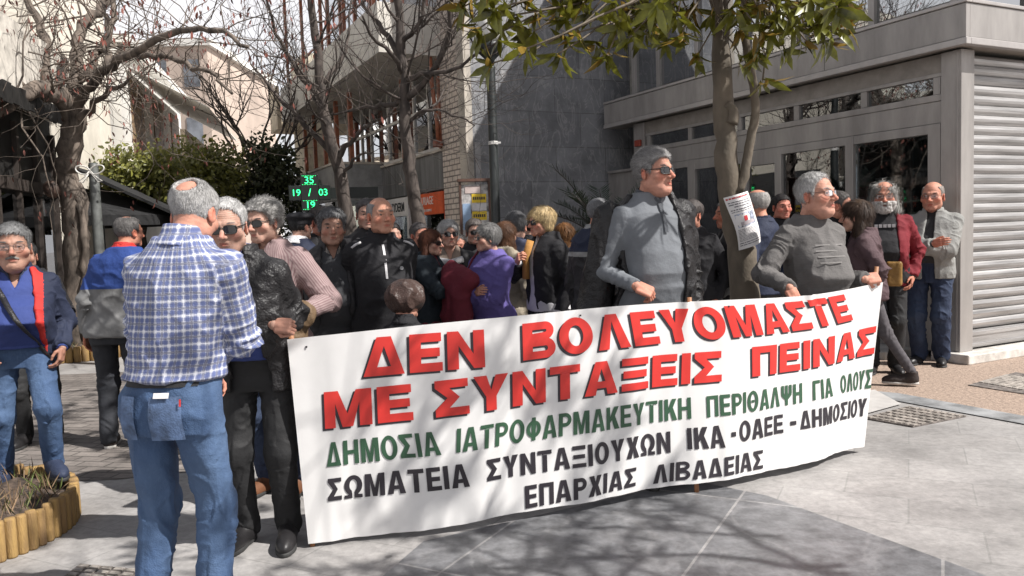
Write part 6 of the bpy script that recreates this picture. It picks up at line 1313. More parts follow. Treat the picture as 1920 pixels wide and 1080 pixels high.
# paper pinned on the magnolia
pc = [(1358, 371), (1408, 357), (1433, 453), (1388, 470)]; pap = empty('pinned_paper', at(1397, 412, MY - .16), 0, 'white printed paper with a colour photo pinned round the tree trunk', 'poster'); po = np.array(pap.location)
def psurf(u, v, off=0.):
    u = np.asarray(u, float); v = np.asarray(v, float); A, B, Cc, Dd = [at(x, y, MY - .15) for x, y in pc]; P = (A[None] * (1 - u)[:, None] + B[None] * u[:, None]) * (1 - v)[:, None] + (Dd[None] * (1 - u)[:, None] + Cc[None] * u[:, None]) * v[:, None]
    P[:, 1] += .09 * (2 * u - .8) ** 2 * .8 - .02 * np.sin(v * 3.1) + .012 * np.sin(u * 5 + v * 7) - off - .02; P[:, 0] += .010 * np.sin(v * math.pi); return P - po
U, Vv = np.meshgrid(np.linspace(0, 1, 14), np.linspace(0, 1, 22)); ii = np.arange(14 * 22).reshape(22, 14); Fq = np.stack([ii[:-1, :-1], ii[1:, :-1], ii[1:, 1:], ii[:-1, 1:]], -1).reshape(-1, 4); mesh_np('paper_sheet', psurf(U.ravel(), Vv.ravel()), [Fq], mat('white_paper', (.74, .72, .71), .7, var=.03), pap)
def pquads(rects, m_, nm, off):
    V = []; F = []; 
    for u0, u1, v0, v1 in rects:
        n_ = 6; b_ = len(V)
        for v in (v0, v1): V += [(u0 + (u1 - u0) * i / n_, v) for i in range(n_ + 1)]
        F += [(b_ + i, b_ + n_ + 1 + i, b_ + n_ + 2 + i, b_ + i + 1) for i in range(n_)]
    V = np.array(V); mesh_np(nm, psurf(V[:, 0], V[:, 1], off), [np.array(F)], m_, pap)
r = np.random.default_rng(2)
def line(v, h, u0=.06, u1=.93):
    u = u0; o = []
    while u < u1: L_ = .04 + .12 * r.random(); o.append((u, min(u1, u + L_), v, v + h)); u += L_ + .022
    return o
pquads(line(.035, .030, .04, .9), mat('red_ink', (.45, .06, .07), .6), 'red_heading', .002); pquads(line(.115, .016) + line(.155, .018) + line(.20, .018, .2, .8) + line(.255, .018) + line(.295, .012) + [q for v in np.arange(.63, .84, .026) for q in line(v, .008)] + line(.88, .014) + line(.92, .014), mat('grey_ink', (.12, .11, .13), .6), 'printed_lines', .002)
pquads([(.10, .88, .345, .59)], mat('photo_print', (.30, .33, .42), .4, var=.7, vscale=55), 'printed_photo', .002); pquads([(.36, .50, .40, .49)], mat('photo_red', (.6, .05, .06), .5), 'photo_red_patch', .003); pquads([(.2, .82, .50, .565)], mat('photo_pale', (.45, .40, .42), .5), 'photo_banner_patch', .003)
# ================================================================== PEOPLE
HPX = {'white haired man seen': 128, 'white haired man in sunglasses': 108, 'tall man in': 91, 'man in thin': 88, 'man with grey moust': 92, 'curly grey': 84, 'grey haired man with bushy': 73, 'bald man with long': 76, 'dark haired man with reddish face turned': 62, 'person in a wide black': 56, 'man half hidden': 62, 'dark haired woman far': 46, 'short haired man in black': 52, 'woman with reddish': 52, 'smiling white': 54, 'man in sunglasses and black coat': 51, 'short person whose': 42, 'grey haired woman with red': 56, 'brown haired woman in a beige': 54, 'grey haired man in a slate': 58, 'blonde woman': 57, 'auburn': 50, 'dark haired person in black deep': 46, 'grey cropped': 62, 'dark haired person in black in the door': 58, 'man in black turned': 60, 'bald headed': 62, 'dark haired man with reddish face in': 50, 'dark haired man in black turned right': 58, 'long haired woman in': 62, 'man with long grey': 62, 'man in a grey zip': 60, 'man in a royal': 64, 'person in black mostly': 58, 'short person in a shiny': 74}
def hpx_of(l):
    for k_, v in HPX.items():
        if l.startswith(k_): return v
jeansL = cloth_mat('blue_denim', (.045, .082, .165), .8, pattern='denim', col2=(.105, .165, .27), bump=.35)
jeansD = cloth_mat('dark_denim', (.022, .032, .065), .8, pattern='denim', col2=(.06, .09, .15), bump=.3)
blk = cloth_mat('black_cloth', (.016, .0155, .018), .8, bump=.3); lea = cloth_mat('black_leather', (.020, .019, .020), .42, bump=.55, weave=120); trk = cloth_mat('black_trousers', (.020, .020, .021), .7, bump=.2)
gryP = cloth_mat('grey_polo', (.155, .165, .180), .85, bump=.2); swe = cloth_mat('grey_knit', (.135, .128, .125), .95, pattern='knit', bump=.4); plaidM = cloth_mat('blue_plaid', (.53, .55, .62), .85, pattern='plaid', col2=(.07, .095, .235), c3=(.016, .022, .075), bump=.25)
pinkS = cloth_mat('pink_stripe', (.30, .225, .22), .85, pattern='stripe', col2=(.17, .10, .105), bump=.2); navy = cloth_mat('navy_cloth', (.020, .026, .052), .75, bump=.3); blueP = cloth_mat('blue_polo', (.035, .055, .19), .8, bump=.25); redC = cloth_mat('red_cloth', (.50, .035, .030), .75, bump=.25)
chk = cloth_mat('charcoal_knit', (.045, .046, .050), .95, bump=.3); drk = cloth_mat('dark_grey_jacket', (.030, .029, .031), .65, bump=.35); purp = cloth_mat('purple_knit', (.125, .10, .30), .95, pattern='knit', bump=.4); maro = cloth_mat('maroon_coat', (.135, .018, .030), .8, bump=.4)
hood = cloth_mat('grey_hoodie', (.25, .25, .24), .95, bump=.35); bluS = cloth_mat('slate_blue_shirt', (.085, .095, .15), .85, bump=.25); beiJ = cloth_mat('beige_jacket', (.30, .26, .20), .85, bump=.35); whiC = cloth_mat('white_cotton', (.58, .57, .58), .85, bump=.2); plum = cloth_mat('plum_jacket', (.085, .052, .058), .75, bump=.5)
gryL = cloth_mat('grey_leggings', (.085, .078, .085), .8, pattern='band', col2=(.066, .06, .066)); roy = cloth_mat('royal_blue_jacket', (.024, .055, .21), .8, bump=.35); lgry = cloth_mat('light_grey_fabric', (.30, .30, .30), .9, bump=.3); tea = cloth_mat('dark_teal_coat', (.016, .023, .030), .7, bump=.4); taup = cloth_mat('taupe_top', (.21, .165, .135), .9, bump=.3); brnS = cloth_mat('brown_stripe_shirt', (.21, .195, .18), .85, pattern='stripe', col2=(.09, .08, .075))
TAN = (.86, .80, .78); RED = (.96, .74, .68); PAL = (1.0, .90, .86); DRK = (.70, .62, .58)
G = 'crowd behind the banner'
_person0 = person
def person(name, label, *a, **k):
    k.setdefault('hpx', hpx_of(label)); return _person0(name, label, *a, **k)
def extra_l(info, nm, label, cat, V, F, m_, uv=None, group=None):
    """a separate top-level thing whose vertices are given in the person's local frame"""
    r_ = info['root']; rz = r_.rotation_euler[2]; c, s_ = math.cos(rz), math.sin(rz); V = np.asarray(V, float); Wv = np.stack([V[:, 0] * c - V[:, 1] * s_, V[:, 0] * s_ + V[:, 1] * c, V[:, 2]], 1) + np.array(r_.location); o = Wv.mean(0); o[2] = Wv[:, 2].min()
    ob = mesh_np(nm, Wv - o, F, m_, None, uv=uv); ob.location = tuple(o); return tag(ob, label, cat, group)
def blob_thing(info, nm, label, cat, f, lo, hi, h, m_, amp=.0, sc=20):
    V, Q = surfnet(f, lo, hi, h); N = vnorm(V, Q); V = V + N * ((ridge(V * np.array([1, 1, .45]), sc) ** 2 - .5) * amp)[:, None]; return extra_l(info, nm, label, cat, V, [Q], m_, uv=V[:, :2])
def patch(info, nm, pts, th, m_, k=6):
    mb = MB(); mb.tube(pts, th, k); return mb.build(nm, m_, info['root'], smooth=True)
def front_y(info, x, z, add):
    """front surface y of the trunk at local x,z (by bisection)"""
    lo, hi = -.05, .5
    for _ in range(24):
        m_ = (lo + hi) / 2
        if info['tors'](np.array([[x, m_, z]]), add, -1, 9)[0] < 0: lo = m_
        else: hi = m_
    return hi
def back_y(info, x, z, add):
    lo, hi = .05, -.5
    for _ in range(24):
        m_ = (lo + hi) / 2
        if info['tors'](np.array([[x, m_, z]]), add, -1, 9)[0] < 0: lo = m_
        else: hi = m_
    return hi
def zip_strip(info, z0, z1, x, add, w, m_, nm='zip'):
    V = []; n = 14
    for i in range(n):
        z = z0 + (z1 - z0) * i / (n - 1); 
        for sx_ in (-1, 1): V.append((x + sx_ * w, front_y(info, x + sx_ * w, z, add) + .004, z))
    return MB().add(V, [(2 * i, 2 * i + 1, 2 * i + 3, 2 * i + 2) for i in range(n - 1)]).build(nm, m_, info['root'], smooth=True)

# A  plaid shirt, back view, nearest
A = person('person', 'white haired man seen from behind in a blue plaid shirt and jeans, nearest the camera', (350, 337), 2.95, 170, hs=1.03, headyaw=172, pitch=-22, hp=dict(hair='ring', col=(.50, .49, .48), side=(.36, .36, .37), thick=.013, bald=(.006, -.098, .078), baldr=(.040, .040, .042), tone=RED, n=5000, L=.013, lift=.10, rough=.5, ngap=.004), lod=0,
    bw=1.0, bd=1.02, belly=.03, stance=.13, bottom=dict(m=jeansL, amp=.014, r=(.096, .074, .073, .063), add=.010), upper=dict(m=plaidM, add=.020, hem=.572, amp=.015, r=(.070, .060, .054, .044), collar=plaidM, collar_h=.065, collar_open=-.05, flare=.014), arms=(dict(l=(.04, .22, 1.02), pole=(1, -.25, -.9), back=(.3, 1, .3)), dict(l=(-.03, .24, .94), pole=(-1, -.25, -.5), back=(0, 1, .3))), lean=(.095, .03))
Hh = A['Hh']; pk = mat('denim_pocket', (.075, .12, .22), .8, var=.25, vscale=20, bump=.3, bscale=150)
def back_patch(info, nm, xs, zs_, add, m_, off=.004):
    V = []; nx, nz_ = 8, 8
    for j in range(nz_):
        for i in range(nx):
            u, v = i / (nx - 1), j / (nz_ - 1); x = xs[0] + (xs[1] - xs[0]) * u; z = zs_[0] + (zs_[1] - zs_[0]) * v; V.append((x, back_y(info, x, z, add) - off, z))
    return MB().add(V, [(j * nx + i, j * nx + i + 1, (j + 1) * nx + i + 1, (j + 1) * nx + i) for j in range(nz_ - 1) for i in range(nx - 1)]).build(nm, m_, info['root'], smooth=True)
back_patch(A, 'back_pocket', (.008, .122), (.452 * Hh, .545 * Hh), .021, pk); back_patch(A, 'back_pocket', (-.118, -.052), (.452 * Hh, .545 * Hh), .019, pk)
back_patch(A, 'belt', (-.16, .16), (.562 * Hh, .583 * Hh), .016, trk, .003)
o_ = back_patch(A, 'folded_paper', (.030, .085), (.543 * Hh, .554 * Hh), .028, mat('white_paper', ()), .005); back_patch(A, 'pocket_tag', (.121, .127), (.525 * Hh, .540 * Hh), .03, redC, .006)
# B  black leather jacket, white hair, sunglasses, holds the left pole
B = person('person', 'white haired man in sunglasses and black leather jacket gripping the banner pole', (428, 372), 3.62, 0, hs=1.08, headyaw=6, pitch=-8, hp=dict(hair='reced', col=(.72, .71, .70), thick=.010, tone=TAN, jaw=1.05, fat=.004, nose=1.1, n=5000, L=.018, brow=(.8, .78, .76), browcol=(.6, .6, .6)), lod=0, glasses='sun', belly=.03,
    bw=1.0, bottom=dict(m=trk, belt=lea, amp=.011), upper=dict(m=blueP, add=.010, hem=.55, collar=cloth_mat('check_collar', (.20, .22, .36), .8), cuff=.5), jacket=dict(m=lea, collar=lea, open=(.05, .10), hem=.46, amp=.018, flare=.015, r=(.072, .062, .056, .05)), stance=.10,
    arms=('down', dict(w=at(514, 610, 3.60), pole=(-.15, -1, -.25), back=(-.2, -1, .45), hd=(1, -.25, -.05), world=True, curl=1.12, thumb=.9)), base=(-1.22, 3.80))
zb = B['waist'] - .018; fy = front_y(B, 0, zb, .016); mb = MB(); bk = mat('buckle_steel', (.6, .58, .54), .3, metal=1)
for x0, x1, z0, z1 in ((-.024, .024, .014, .018), (-.024, .024, -.018, -.014), (-.024, -.020, -.0139, .0139), (.020, .024, -.0139, .0139)): mb.box(x0, x1, fy, fy + .006, zb + z0, zb + z1)
mb.build('belt_buckle', bk, B['root'])
# C  grey pullover holder
C_ = person('person', 'tall man in sunglasses and grey zip polo holding the middle of the banner', (1219, 277), 4.58, 20, hs=1.12, headyaw=44, pitch=2, hp=dict(hair='short', col=(.27, .262, .26), col2=(.42, .41, .40), side=(.30, .30, .30), thick=.017, tone=RED, jaw=1.05, fat=.003, nose=1.05, n=5000, L=.030, lift=.15, flow=(-.35, -.9, -.1), stubble=.3, browcol=(.18, .17, .17)), lod=0, glasses='sun', belly=.03, bw=1.0, bd=1.0,
    bottom=dict(m=trk), upper=dict(m=gryP, add=.014, hem=.49, amp=.016, collar=cloth_mat('dark_grey_collar', (.07, .075, .085), .85), collar_h=.05, collar_open=.004, r=(.066, .058, .050, .042)), jacket=dict(m=lea, collar=None, open=(.19, .21), cx=.10, hem=.44, amp=.024, add=.036, flare=.03, arms=(0, 1), r=(.088, .078, .07, .06), cuff=1.0),
    arms=(dict(w=at(1192, 536, 4.30), pole=(.35, -.9, -.5), back=(-.25, -.55, .8), hd=(.86, -.12, -.42), world=True, curl=.80, thumb=.75), 'down'), hands=(1, 0))
zn = C_['neckb'][2]; zip_strip(C_, zn - .20, zn - .03, .004 + C_['neckb'][0] * .6, .022, .010, cloth_mat('dark_grey_collar', ()), 'placket')
# hanging right half of the jacket thrown over the shoulder (its sleeve is empty)
def cape(P):
    s = C_['s']; S0 = C_['AR'][0][0]; d = rc(P, S0 + np.array([.045, -.07, .015]), (S0[0] + .13, -.13, .50 * C_['Hh']), .075, .10); return d
V, Q = surfnet(cape, (-.05, -.32, .7), (.5, .25, 1.75), .009); N = vnorm(V, Q); V = V + N * ((ridge(V * np.array([1, 1, .3]), 15) ** 2 - .45) * .022)[:, None]; mesh_np('jacket_sleeve', V, [Q], lea, C_['root'], uv=V[:, :2])
# D  grey sweater holder at the right end
D_ = person('person', 'man in thin spectacles and grey knitted sweater holding the banner right end', (1522, 323), 5.02, 20, hs=1.10, headyaw=38, pitch=5, hp=dict(hair='reced', col=(.62, .61, .60), side=(.45, .45, .45), thick=.011, tone=(1.0, .80, .74), jaw=1.05, fat=.003, nose=1.0, n=4200, L=.022, lift=.15, browcol=(.5, .5, .5), stubble=.3), lod=0, glasses='clear', belly=.06, bw=1.0, bd=1.02,
    legs=((.10, -.22, 0), (-.10, -.30, 0)), bottom=dict(m=trk), upper=dict(m=swe, add=.016, hem=.47, amp=.016, collar=swe, collar_h=.018, collar_open=-.05, flare=.004, r=(.068, .060, .054, .046)),
    arms=(dict(w=at(1480, 540, 4.66), pole=(.5, -.8, -.5), back=(.2, -1, .2), hd=(.35, -.25, -.85), world=True, curl=.7, thumb=.6), dict(w=at(1622, 524, 4.90), pole=(-.2, -.5, -1), back=(-.1, -.8, .55), hd=(1, .05, .10), world=True, curl=1.12, thumb=.9)))
Dc = D_['Hh']; stitch = cloth_mat('pale_knit_bars', (.20, .19, .185), .95)
for z_, x0, x1 in ((.745, -.11, .10), (.725, -.04, .11), (.705, -.09, .11), (.685, -.03, .11)):
    n = 14; V = []
    for i in range(n):
        x = x0 + (x1 - x0) * i / (n - 1)
        for dz in (-.004, .004): V.append((x, front_y(D_, x, z_ * Dc + dz, .018) + .006, z_ * Dc + dz))
    MB().add(V, [(2 * i, 2 * i + 1, 2 * i + 3, 2 * i + 2) for i in range(n - 1)]).build('knit_bar', stitch, D_['root'], smooth=True)
# E  left edge, navy and red jacket
def fmE(c, k): 
    x = np.abs(c[:, 0]); z = c[:, 2]; return ((c[:, 1] > .02) & (x < .135) & (z < k['neckb'][2] + .02)).astype(int)
E_ = person('person', 'man with grey moustache in a navy and red jacket standing at the log planter', (22, 417), 4.45, 26, hs=1.06, headyaw=27, hp=dict(hair='short', col=(.26, .26, .26), thick=.014, tone=DRK, fat=.008, mous=1, bcol=(.22, .21, .20), n=4200, L=.022, browcol=(.2, .2, .2)), lod=0, glasses='clear', belly=.09, bw=1.05, bd=1.06, z0=.13,
    bottom=dict(m=jeansL, belt=lea), upper=dict(m=blueP, add=.012, hem=.53, collar=navy, vneck=.10, collar_open=.03, flare=.018, collar_h=.035), jacket=dict(m=navy, mats=[navy, redC], fmf=fmE, collar=navy, open=(.075, .125), hem=.50, amp=.015), legs=((.14, -.05, 0, .2), (-.12, .06, .05, -.25)), arms=('pocket', dict(l=(-.205, .09, .76), pole=(-.2, -1, .0), back=(-1, .2, .3), hd=(.2, .25, -1), curl=.4)), shoe_mat=cloth_mat('navy_trainer', (.03, .04, .075), .6, bump=.3))
P = [(-.15, -.02, E_['neckb'][2] - .03)]; pts = []
for t in np.linspace(0, 1, 16): x = .11 - .27 * t; z = E_['neckb'][2] - .03 - (.50) * t; pts.append((x, front_y(E_, x, z, .02) + .012, z))
V = []; 
for p in pts: V += [(p[0] - .020, p[1], p[2] - .012), (p[0] + .020, p[1], p[2] + .012), (p[0] + .020, p[1] - .006, p[2] + .012), (p[0] - .020, p[1] - .006, p[2] - .012)]
F = [tuple(4 * i + a for a in q) for i in range(15) for q in ((0, 1, 5, 4), (1, 2, 6, 5), (2, 3, 7, 6), (3, 0, 4, 7))]; F = np.array(F); extra_l(E_, 'bag_strap', 'black cross body bag strap across the man with the moustache', 'bag', V, [F], lea)
# F  striped shirt, curly grey hair
F_ = person('person', 'curly grey haired man in sunglasses and a thin striped pinkish shirt behind the leather jacket', (497, 372), 4.5, -16, hs=1.12, headyaw=-22, pitch=-6, hp=dict(hair='curly', col=(.34, .33, .315), col2=(.52, .50, .48), thick=.022, tone=TAN, n=3200, L=.026, curl=.25, lift=.35, rough=2.0, flow=(-.3, -.6, -.1), browcol=(.25, .24, .24)), lod=0, glasses='sun', belly=.06, bw=1.05, base=(-1.36, 4.55),
    bottom=dict(m=jeansD), upper=dict(m=pinkS, add=.018, hem=.52, amp=.013, collar=pinkS, vneck=.09, collar_open=.025, flare=.02, r=(.076, .068, .06, .048)), arms=('fold', dict(l=(-.31, .21, 1.06), pole=(-.5, -.8, -.6), back=(-.6, .2, 1), hd=(-.3, 1, -.1), curl=.6)), shoe_mat=cloth_mat('brown_shoe', (.14, .06, .03), .6))
W_ = F_['AR'][1][2]; 
blob_thing(F_, 'jacket', 'brown lined dark jacket hanging over the forearm of the striped shirt man', 'jacket', lambda P: sm(rc(P, W_ + np.array([.16, -.02, .0]), W_ + np.array([-.03, .03, -.01]), .075, .065), rc(P, W_ + np.array([.05, .03, -.05]), W_ + np.array([-.04, .10, -.36]), .07, .05), .06), W_ - np.array([.3, .3, .55]), W_ + np.array([.35, .3, .2]), .009, cloth_mat('brown_lining', (.16, .105, .06), .6, bump=.5, col2=(.03, .02, .02)), .03, 14)
h = W_ + np.array([-.01, .13, .04]); V = [h + np.array(q) for q in ((-.02, -.05, .0), (.06, -.03, .06), (.01, .17, .10), (-.09, .15, .05), (-.018, -.05, .004), (.062, -.03, .064), (.012, .17, .115), (-.088, .15, .065))]; extra_l(F_, 'paper', 'folded white paper in the hand of the striped shirt man', 'paper', V, [np.array([(0, 1, 2, 3), (7, 6, 5, 4)])], mat('white_paper', ()))
# G  grey hair, dark jacket over charcoal sweater
G_ = person('person', 'grey haired man with bushy brows in a dark jacket over a charcoal sweater', (620, 389), 5.15, 14, hs=1.06, headyaw=17, hp=dict(hair='short', col=(.20, .20, .205), thick=.022, tone=DRK, n=3500, L=.03, browcol=(.08, .07, .07), brow=(.2, .18, .18), nose=1.05), lod=1, belly=.05, bottom=dict(m=jeansD), upper=dict(m=chk, add=.012, hem=.48, vneck=.08, collar=brnS, collar_open=.03, flare=.018), jacket=dict(m=drk, collar=drk, open=(.07, .11), hem=.45, amp=.016), arms=('down', 'down'), group=None)
# H  bald man in black
H_ = person('person', 'bald man with long face in a black zip top with white shoulder marks', (710, 369), 5.1, 22, hs=1.12, headyaw=32, pitch=4, hp=dict(hair='ring', col=(.30, .29, .29), thick=.006, bald=(0, .01, .10), baldr=(.07, .10, .06), tone=(.98, .78, .68), n=900, L=.010, nose=1.05, browcol=(.22, .2, .19), stubble=.3), lod=0, belly=.03, bottom=dict(m=trk), upper=dict(m=blk, add=.018, hem=.47, amp=.013, collar=blk, collar_h=.055, collar_open=.012, r=(.078, .068, .06, .048), name='zip_top'), arms=('behind', 'behind'))
zn = H_['neckb'][2]; zip_strip(H_, zn - .26, zn - .05, .01, .022, .007, whiC)
for sg in (1, -1):
    S0 = H_['AR'][0 if sg > 0 else 1][0]; MB().tube([S0 + np.array([-sg * .03, .055, .062]), S0 + np.array([sg * .0, .066, .052]), S0 + np.array([sg * .03, .070, .030])], .008, 6).build('shoulder_flash', whiC, H_['root'], smooth=True)
fy = front_y(H_, -.09, zn - .20, .022); mb = MB(); mb.lathe([(.012, 0), (.012, .004)], 10); o_ = mb.build('chest_emblem', cloth_mat('emblem_grey', (.35, .35, .36), .6), H_['root']); o_.location = (-.09, fy + .004, zn - .2); o_.rotation_euler = (R_(-90), 0, 0)
# ---- crowd (smaller)
def cr(label, top, Y, yaw, hp, up, **k):
    kw = dict(lod=1, hs=1.0, bottom=dict(m=trk), arms=('down', 'down')); kw.update(k); return person('person', label, top, Y, yaw, hp=hp, upper=up, **kw)
cr('dark haired man with reddish face turned right behind the grey haired man', (597, 386), 5.9, 40, dict(hair='short', col=(.03, .025, .025), thick=.014, tone=(.95, .62, .55), n=1500), dict(m=brnS, collar=whiC), jacket=dict(m=blk, collar=blk), headyaw=50, hs=1.08)
J_ = cr('person in a wide black cap seen from behind beside the striped shirt man', (558, 398), 5.6, 165, dict(hair='short', col=(.03, .03, .03), thick=.01, tone=TAN, n=600, noeyes=1), dict(m=navy, collar=whiC, collar_open=-.05), headyaw=150, hs=1.0)
V, Q = surfnet(lambda P: sm(el(P, (0, -.005, .085), (.118, .135, .042)), np.maximum(el(P, (0, -.01, .03), (.088, .110, .07)), -P[:, 2] + .015), .03), (-.15, -.17, -.02), (.15, .17, .16), .006); extra_l(J_, 'cap', 'black wide topped cap on the person seen from behind', 'cap', J_['hd2'](V), [Q], blk, uv=V[:, :2])
cr('man half hidden behind the bald man in black', (686, 372), 6.0, 15, dict(hair='short', col=(.12, .11, .11), thick=.012, tone=TAN, n=900), dict(m=drk, collar=drk), hs=1.05)
cr('dark haired woman far back between the bald man and the shop', (733, 418), 8.2, 30, dict(hair='bob', col=(.02, .017, .017), len=.12, tone=TAN, n=700), dict(m=tea, collar=tea), lod=2)
N_ = cr('short haired man in black behind the red haired woman', (783, 417), 7.2, 30, dict(hair='short', col=(.09, .08, .08), thick=.009, tone=(.9, .62, .55), n=900), dict(m=blk, collar=blk), headyaw=40)
L_ = cr('woman with reddish brown bob in a dark teal coat turned to the right', (801, 430), 6.25, 72, dict(hair='bob', col=(.105, .038, .022), col2=(.15, .06, .03), len=.13, wide=.094, thick=.016, tone=PAL, n=3000, L=.05, nobrow=1), dict(m=maro, collar=maro), jacket=dict(m=tea, collar=tea, open=(.02, .03), hem=.40, amp=.016), arms=(dict(l=(.02, .28, 1.10), pole=(.8, -.3, -.6), back=(0, .5, .8), curl=.8), dict(l=(-.06, .27, 1.13), pole=(-.8, -.3, -.6), back=(0, .4, .9), curl=.8)), glasses='sun', bw=.95, headyaw=66)
M_ = cr('smiling white haired woman in dark sunglasses and a taupe top', (840, 411), 6.75, 8, dict(hair='bob', col=(.52, .51, .50), len=.03, wide=.078, thick=.02, tone=PAL, n=2400, L=.03, part=.02), dict(m=taup, hem=.45, vneck=.10), jacket=dict(m=drk, open=(.09, .13), hem=.46), glasses='sun', bw=.97, headyaw=18)
MB().tube([(-.10, front_y(M_, -.10, 1.24, .03) + .02, 1.24), (0, front_y(M_, 0, 1.21, .03) + .02, 1.215), (.10, front_y(M_, .10, 1.24, .03) + .02, 1.235)], .028, 8).build('lace_scarf', whiC, M_['root'], smooth=True)
cr('man in sunglasses and black coat just left of the purple sweater', (888, 410), 7.3, 15, dict(hair='short', col=(.15, .13, .12), thick=.016, tone=TAN, n=1200), dict(m=blk, collar=blk), glasses='sun')
cr('short person whose face shows beside the white haired woman', (864, 440), 8.3, -10, dict(hair='reced', col=(.2, .18, .17), thick=.01, tone=(.9, .65, .58), n=500), dict(m=blk, collar=blk), lod=2)
P_ = cr('grey haired woman with red rimmed glasses in a purple sweater turned left', (917, 417), 6.15, -42, dict(hair='bob', col=(.22, .215, .21), len=.01, wide=.07, thick=.02, tone=PAL, n=3000, L=.035, nobrow=1, part=.01), dict(m=purp, hem=.44, add=.02, amp=.012, collar=purp, collar_h=.015, collar_open=-.05, r=(.074, .066, .06, .05)), headyaw=-68, glasses='dark', belly=.06, bw=1.02, arms=('fold', 'fold'), hs=1.02)
W_ = P_['AR'][0][2]; a_ = P_['AR'][1][1]
blob_thing(P_, 'coat', 'maroon coat folded over the arms of the woman in the purple sweater', 'coat', lambda P: sm(rc(P, (.20, .22, 1.16), (-.02, .27, 1.10), .085, .075), sm(rc(P, (.16, .26, 1.08), (.15, .26, .72), .085, .10), rc(P, (.05, .29, 1.02), (.06, .28, .72), .07, .09), .05), .06), (-.25, .02, .5), (.42, .48, 1.35), .011, maro, .03, 12)
patch(P_, 'bag_strap', [(.10, front_y(P_, .10, 1.36, .03), 1.38), (.12, front_y(P_, .12, 1.25, .03) + .012, 1.25), (.14, front_y(P_, .14, 1.15, .03) + .012, 1.15)], .009, maro)
cr('brown haired woman in a beige jacket seen from behind the purple sweater', (945, 415), 6.9, 155, dict(hair='bob', col=(.12, .055, .028), len=.14, thick=.016, tone=TAN, n=1800, L=.05, noeyes=1), dict(m=beiJ, add=.024, hem=.46, collar=beiJ, collar_open=-.05), lod=1)
cr('grey haired man in a slate blue shirt seen from behind', (966, 396), 7.3, 172, dict(hair='short', col=(.12, .12, .125), thick=.018, tone=TAN, n=2000, noeyes=1), dict(m=bluS, add=.018, hem=.49, collar=bluS, collar_open=-.05), hs=1.1)
S_ = cr('blonde woman in sunglasses and black jacket with a white scarf laughing to the left', (1020, 386), 6.35, -58, dict(hair='bob', col=(.62, .46, .24), col2=(.74, .60, .38), len=.02, wide=.075, thick=.028, tone=(1.0, .80, .70), n=3600, L=.045, nobrow=1), dict(m=whiC, collar=whiC, vneck=.06), jacket=dict(m=blk, collar=blk, open=(.03, .05), hem=.44), headyaw=-62, glasses='sun', arms=(dict(l=(.02, .25, 1.22), pole=(.8, -.2, -.6), back=(0, 1, .2), curl=.8), 'down'), bw=.97)
patch(S_, 'scarf', [(.0, front_y(S_, 0, 1.34, .04) + .02, 1.38), (.02, front_y(S_, .02, 1.25, .04) + .02, 1.25), (.02, front_y(S_, .02, 1.1, .04) + .02, 1.08)], .030, cloth_mat('ochre_scarf', (.40, .20, .06), .9), 8)
cr('auburn haired woman low behind the blonde woman', (1057, 418), 7.6, 170, dict(hair='bob', col=(.17, .075, .025), len=.12, thick=.02, tone=TAN, n=1200, L=.05, noeyes=1), dict(m=blk, collar=blk), lod=2)
cr('dark haired person in black deep in the shade by the slate wall', (995, 402), 8.2, 160, dict(hair='short', col=(.04, .035, .035), thick=.016, tone=DRK, n=600, noeyes=1), dict(m=blk, collar=blk), lod=2)
U_ = cr('grey cropped man in a navy and grey jacket facing away beside the tall holder', (1118, 371), 5.75, 128, dict(hair='short', col=(.26, .26, .27), thick=.007, tone=(.98, .74, .68), n=2200, L=.010), dict(m=lgry, collar=lgry, collar_open=-.05, add=.004, hem=.62, cuff=.5), jacket=dict(m=drk, mats=[drk, navy, lgry], fmf=lambda c, k: np.where(c[:, 2] > k['neckb'][2] - .15, 1, np.where((c[:, 2] > k['neckb'][2] - .18), 2, 0)), open=None, hem=.47, amp=.02), headyaw=118, hs=1.04)
cr('dark haired person in black in the doorway right of the tall holder', (1298, 374), 6.8, -35, dict(hair='short', col=(.10, .085, .08), thick=.018, tone=(.85, .62, .56), n=1200), dict(m=blk, add=.024, collar=blk), headyaw=-50, hs=1.0)
W2 = cr('man in black turned left whose head is covered by the pinned paper', (1372, 372), 6.9, -80, dict(hair='short', col=(.25, .24, .23), thick=.008, tone=(.95, .66, .56), n=900), dict(m=lgry, collar=lgry), jacket=dict(m=drk, collar=drk, open=(.02, .04)), headyaw=-85)
V = [(-.05, .28, .62), (.16, .26, .60), (.20, .26, .95), (.0, .28, .97), (-.05, .275, .62), (.16, .255, .60), (.20, .255, .95), (.0, .275, .97)]; extra_l(W2, 'carrier_bag', 'pale carrier bag behind the tree trunk', 'bag', V, [np.array([(0, 1, 2, 3), (7, 6, 5, 4), (0, 4, 5, 1), (1, 5, 6, 2), (2, 6, 7, 3), (3, 7, 4, 0)])], whiC)
cr('bald headed man with white fringe and navy top seen from behind right of the paper', (1424, 354), 6.7, -140, dict(hair='ring', col=(.42, .40, .38), thick=.008, tone=(1., .72, .62), n=1500, L=.012, noeyes=1), dict(m=navy, add=.02, collar=navy, collar_open=-.05), hs=1.06)
cr('dark haired man with reddish face in the shade of the shop window', (1462, 364), 7.5, 8, dict(hair='short', col=(.03, .026, .026), thick=.01, tone=(.95, .60, .55), n=900, stubble=.6), dict(m=blk, collar=blk), hs=1.0)
cr('dark haired man in black turned right behind the grey sweater', (1566, 358), 7.1, 50, dict(hair='short', col=(.10, .09, .085), thick=.01, tone=(.95, .68, .6), n=1400), dict(m=blk, collar=blk, collar_h=.05), headyaw=58, hs=1.05)
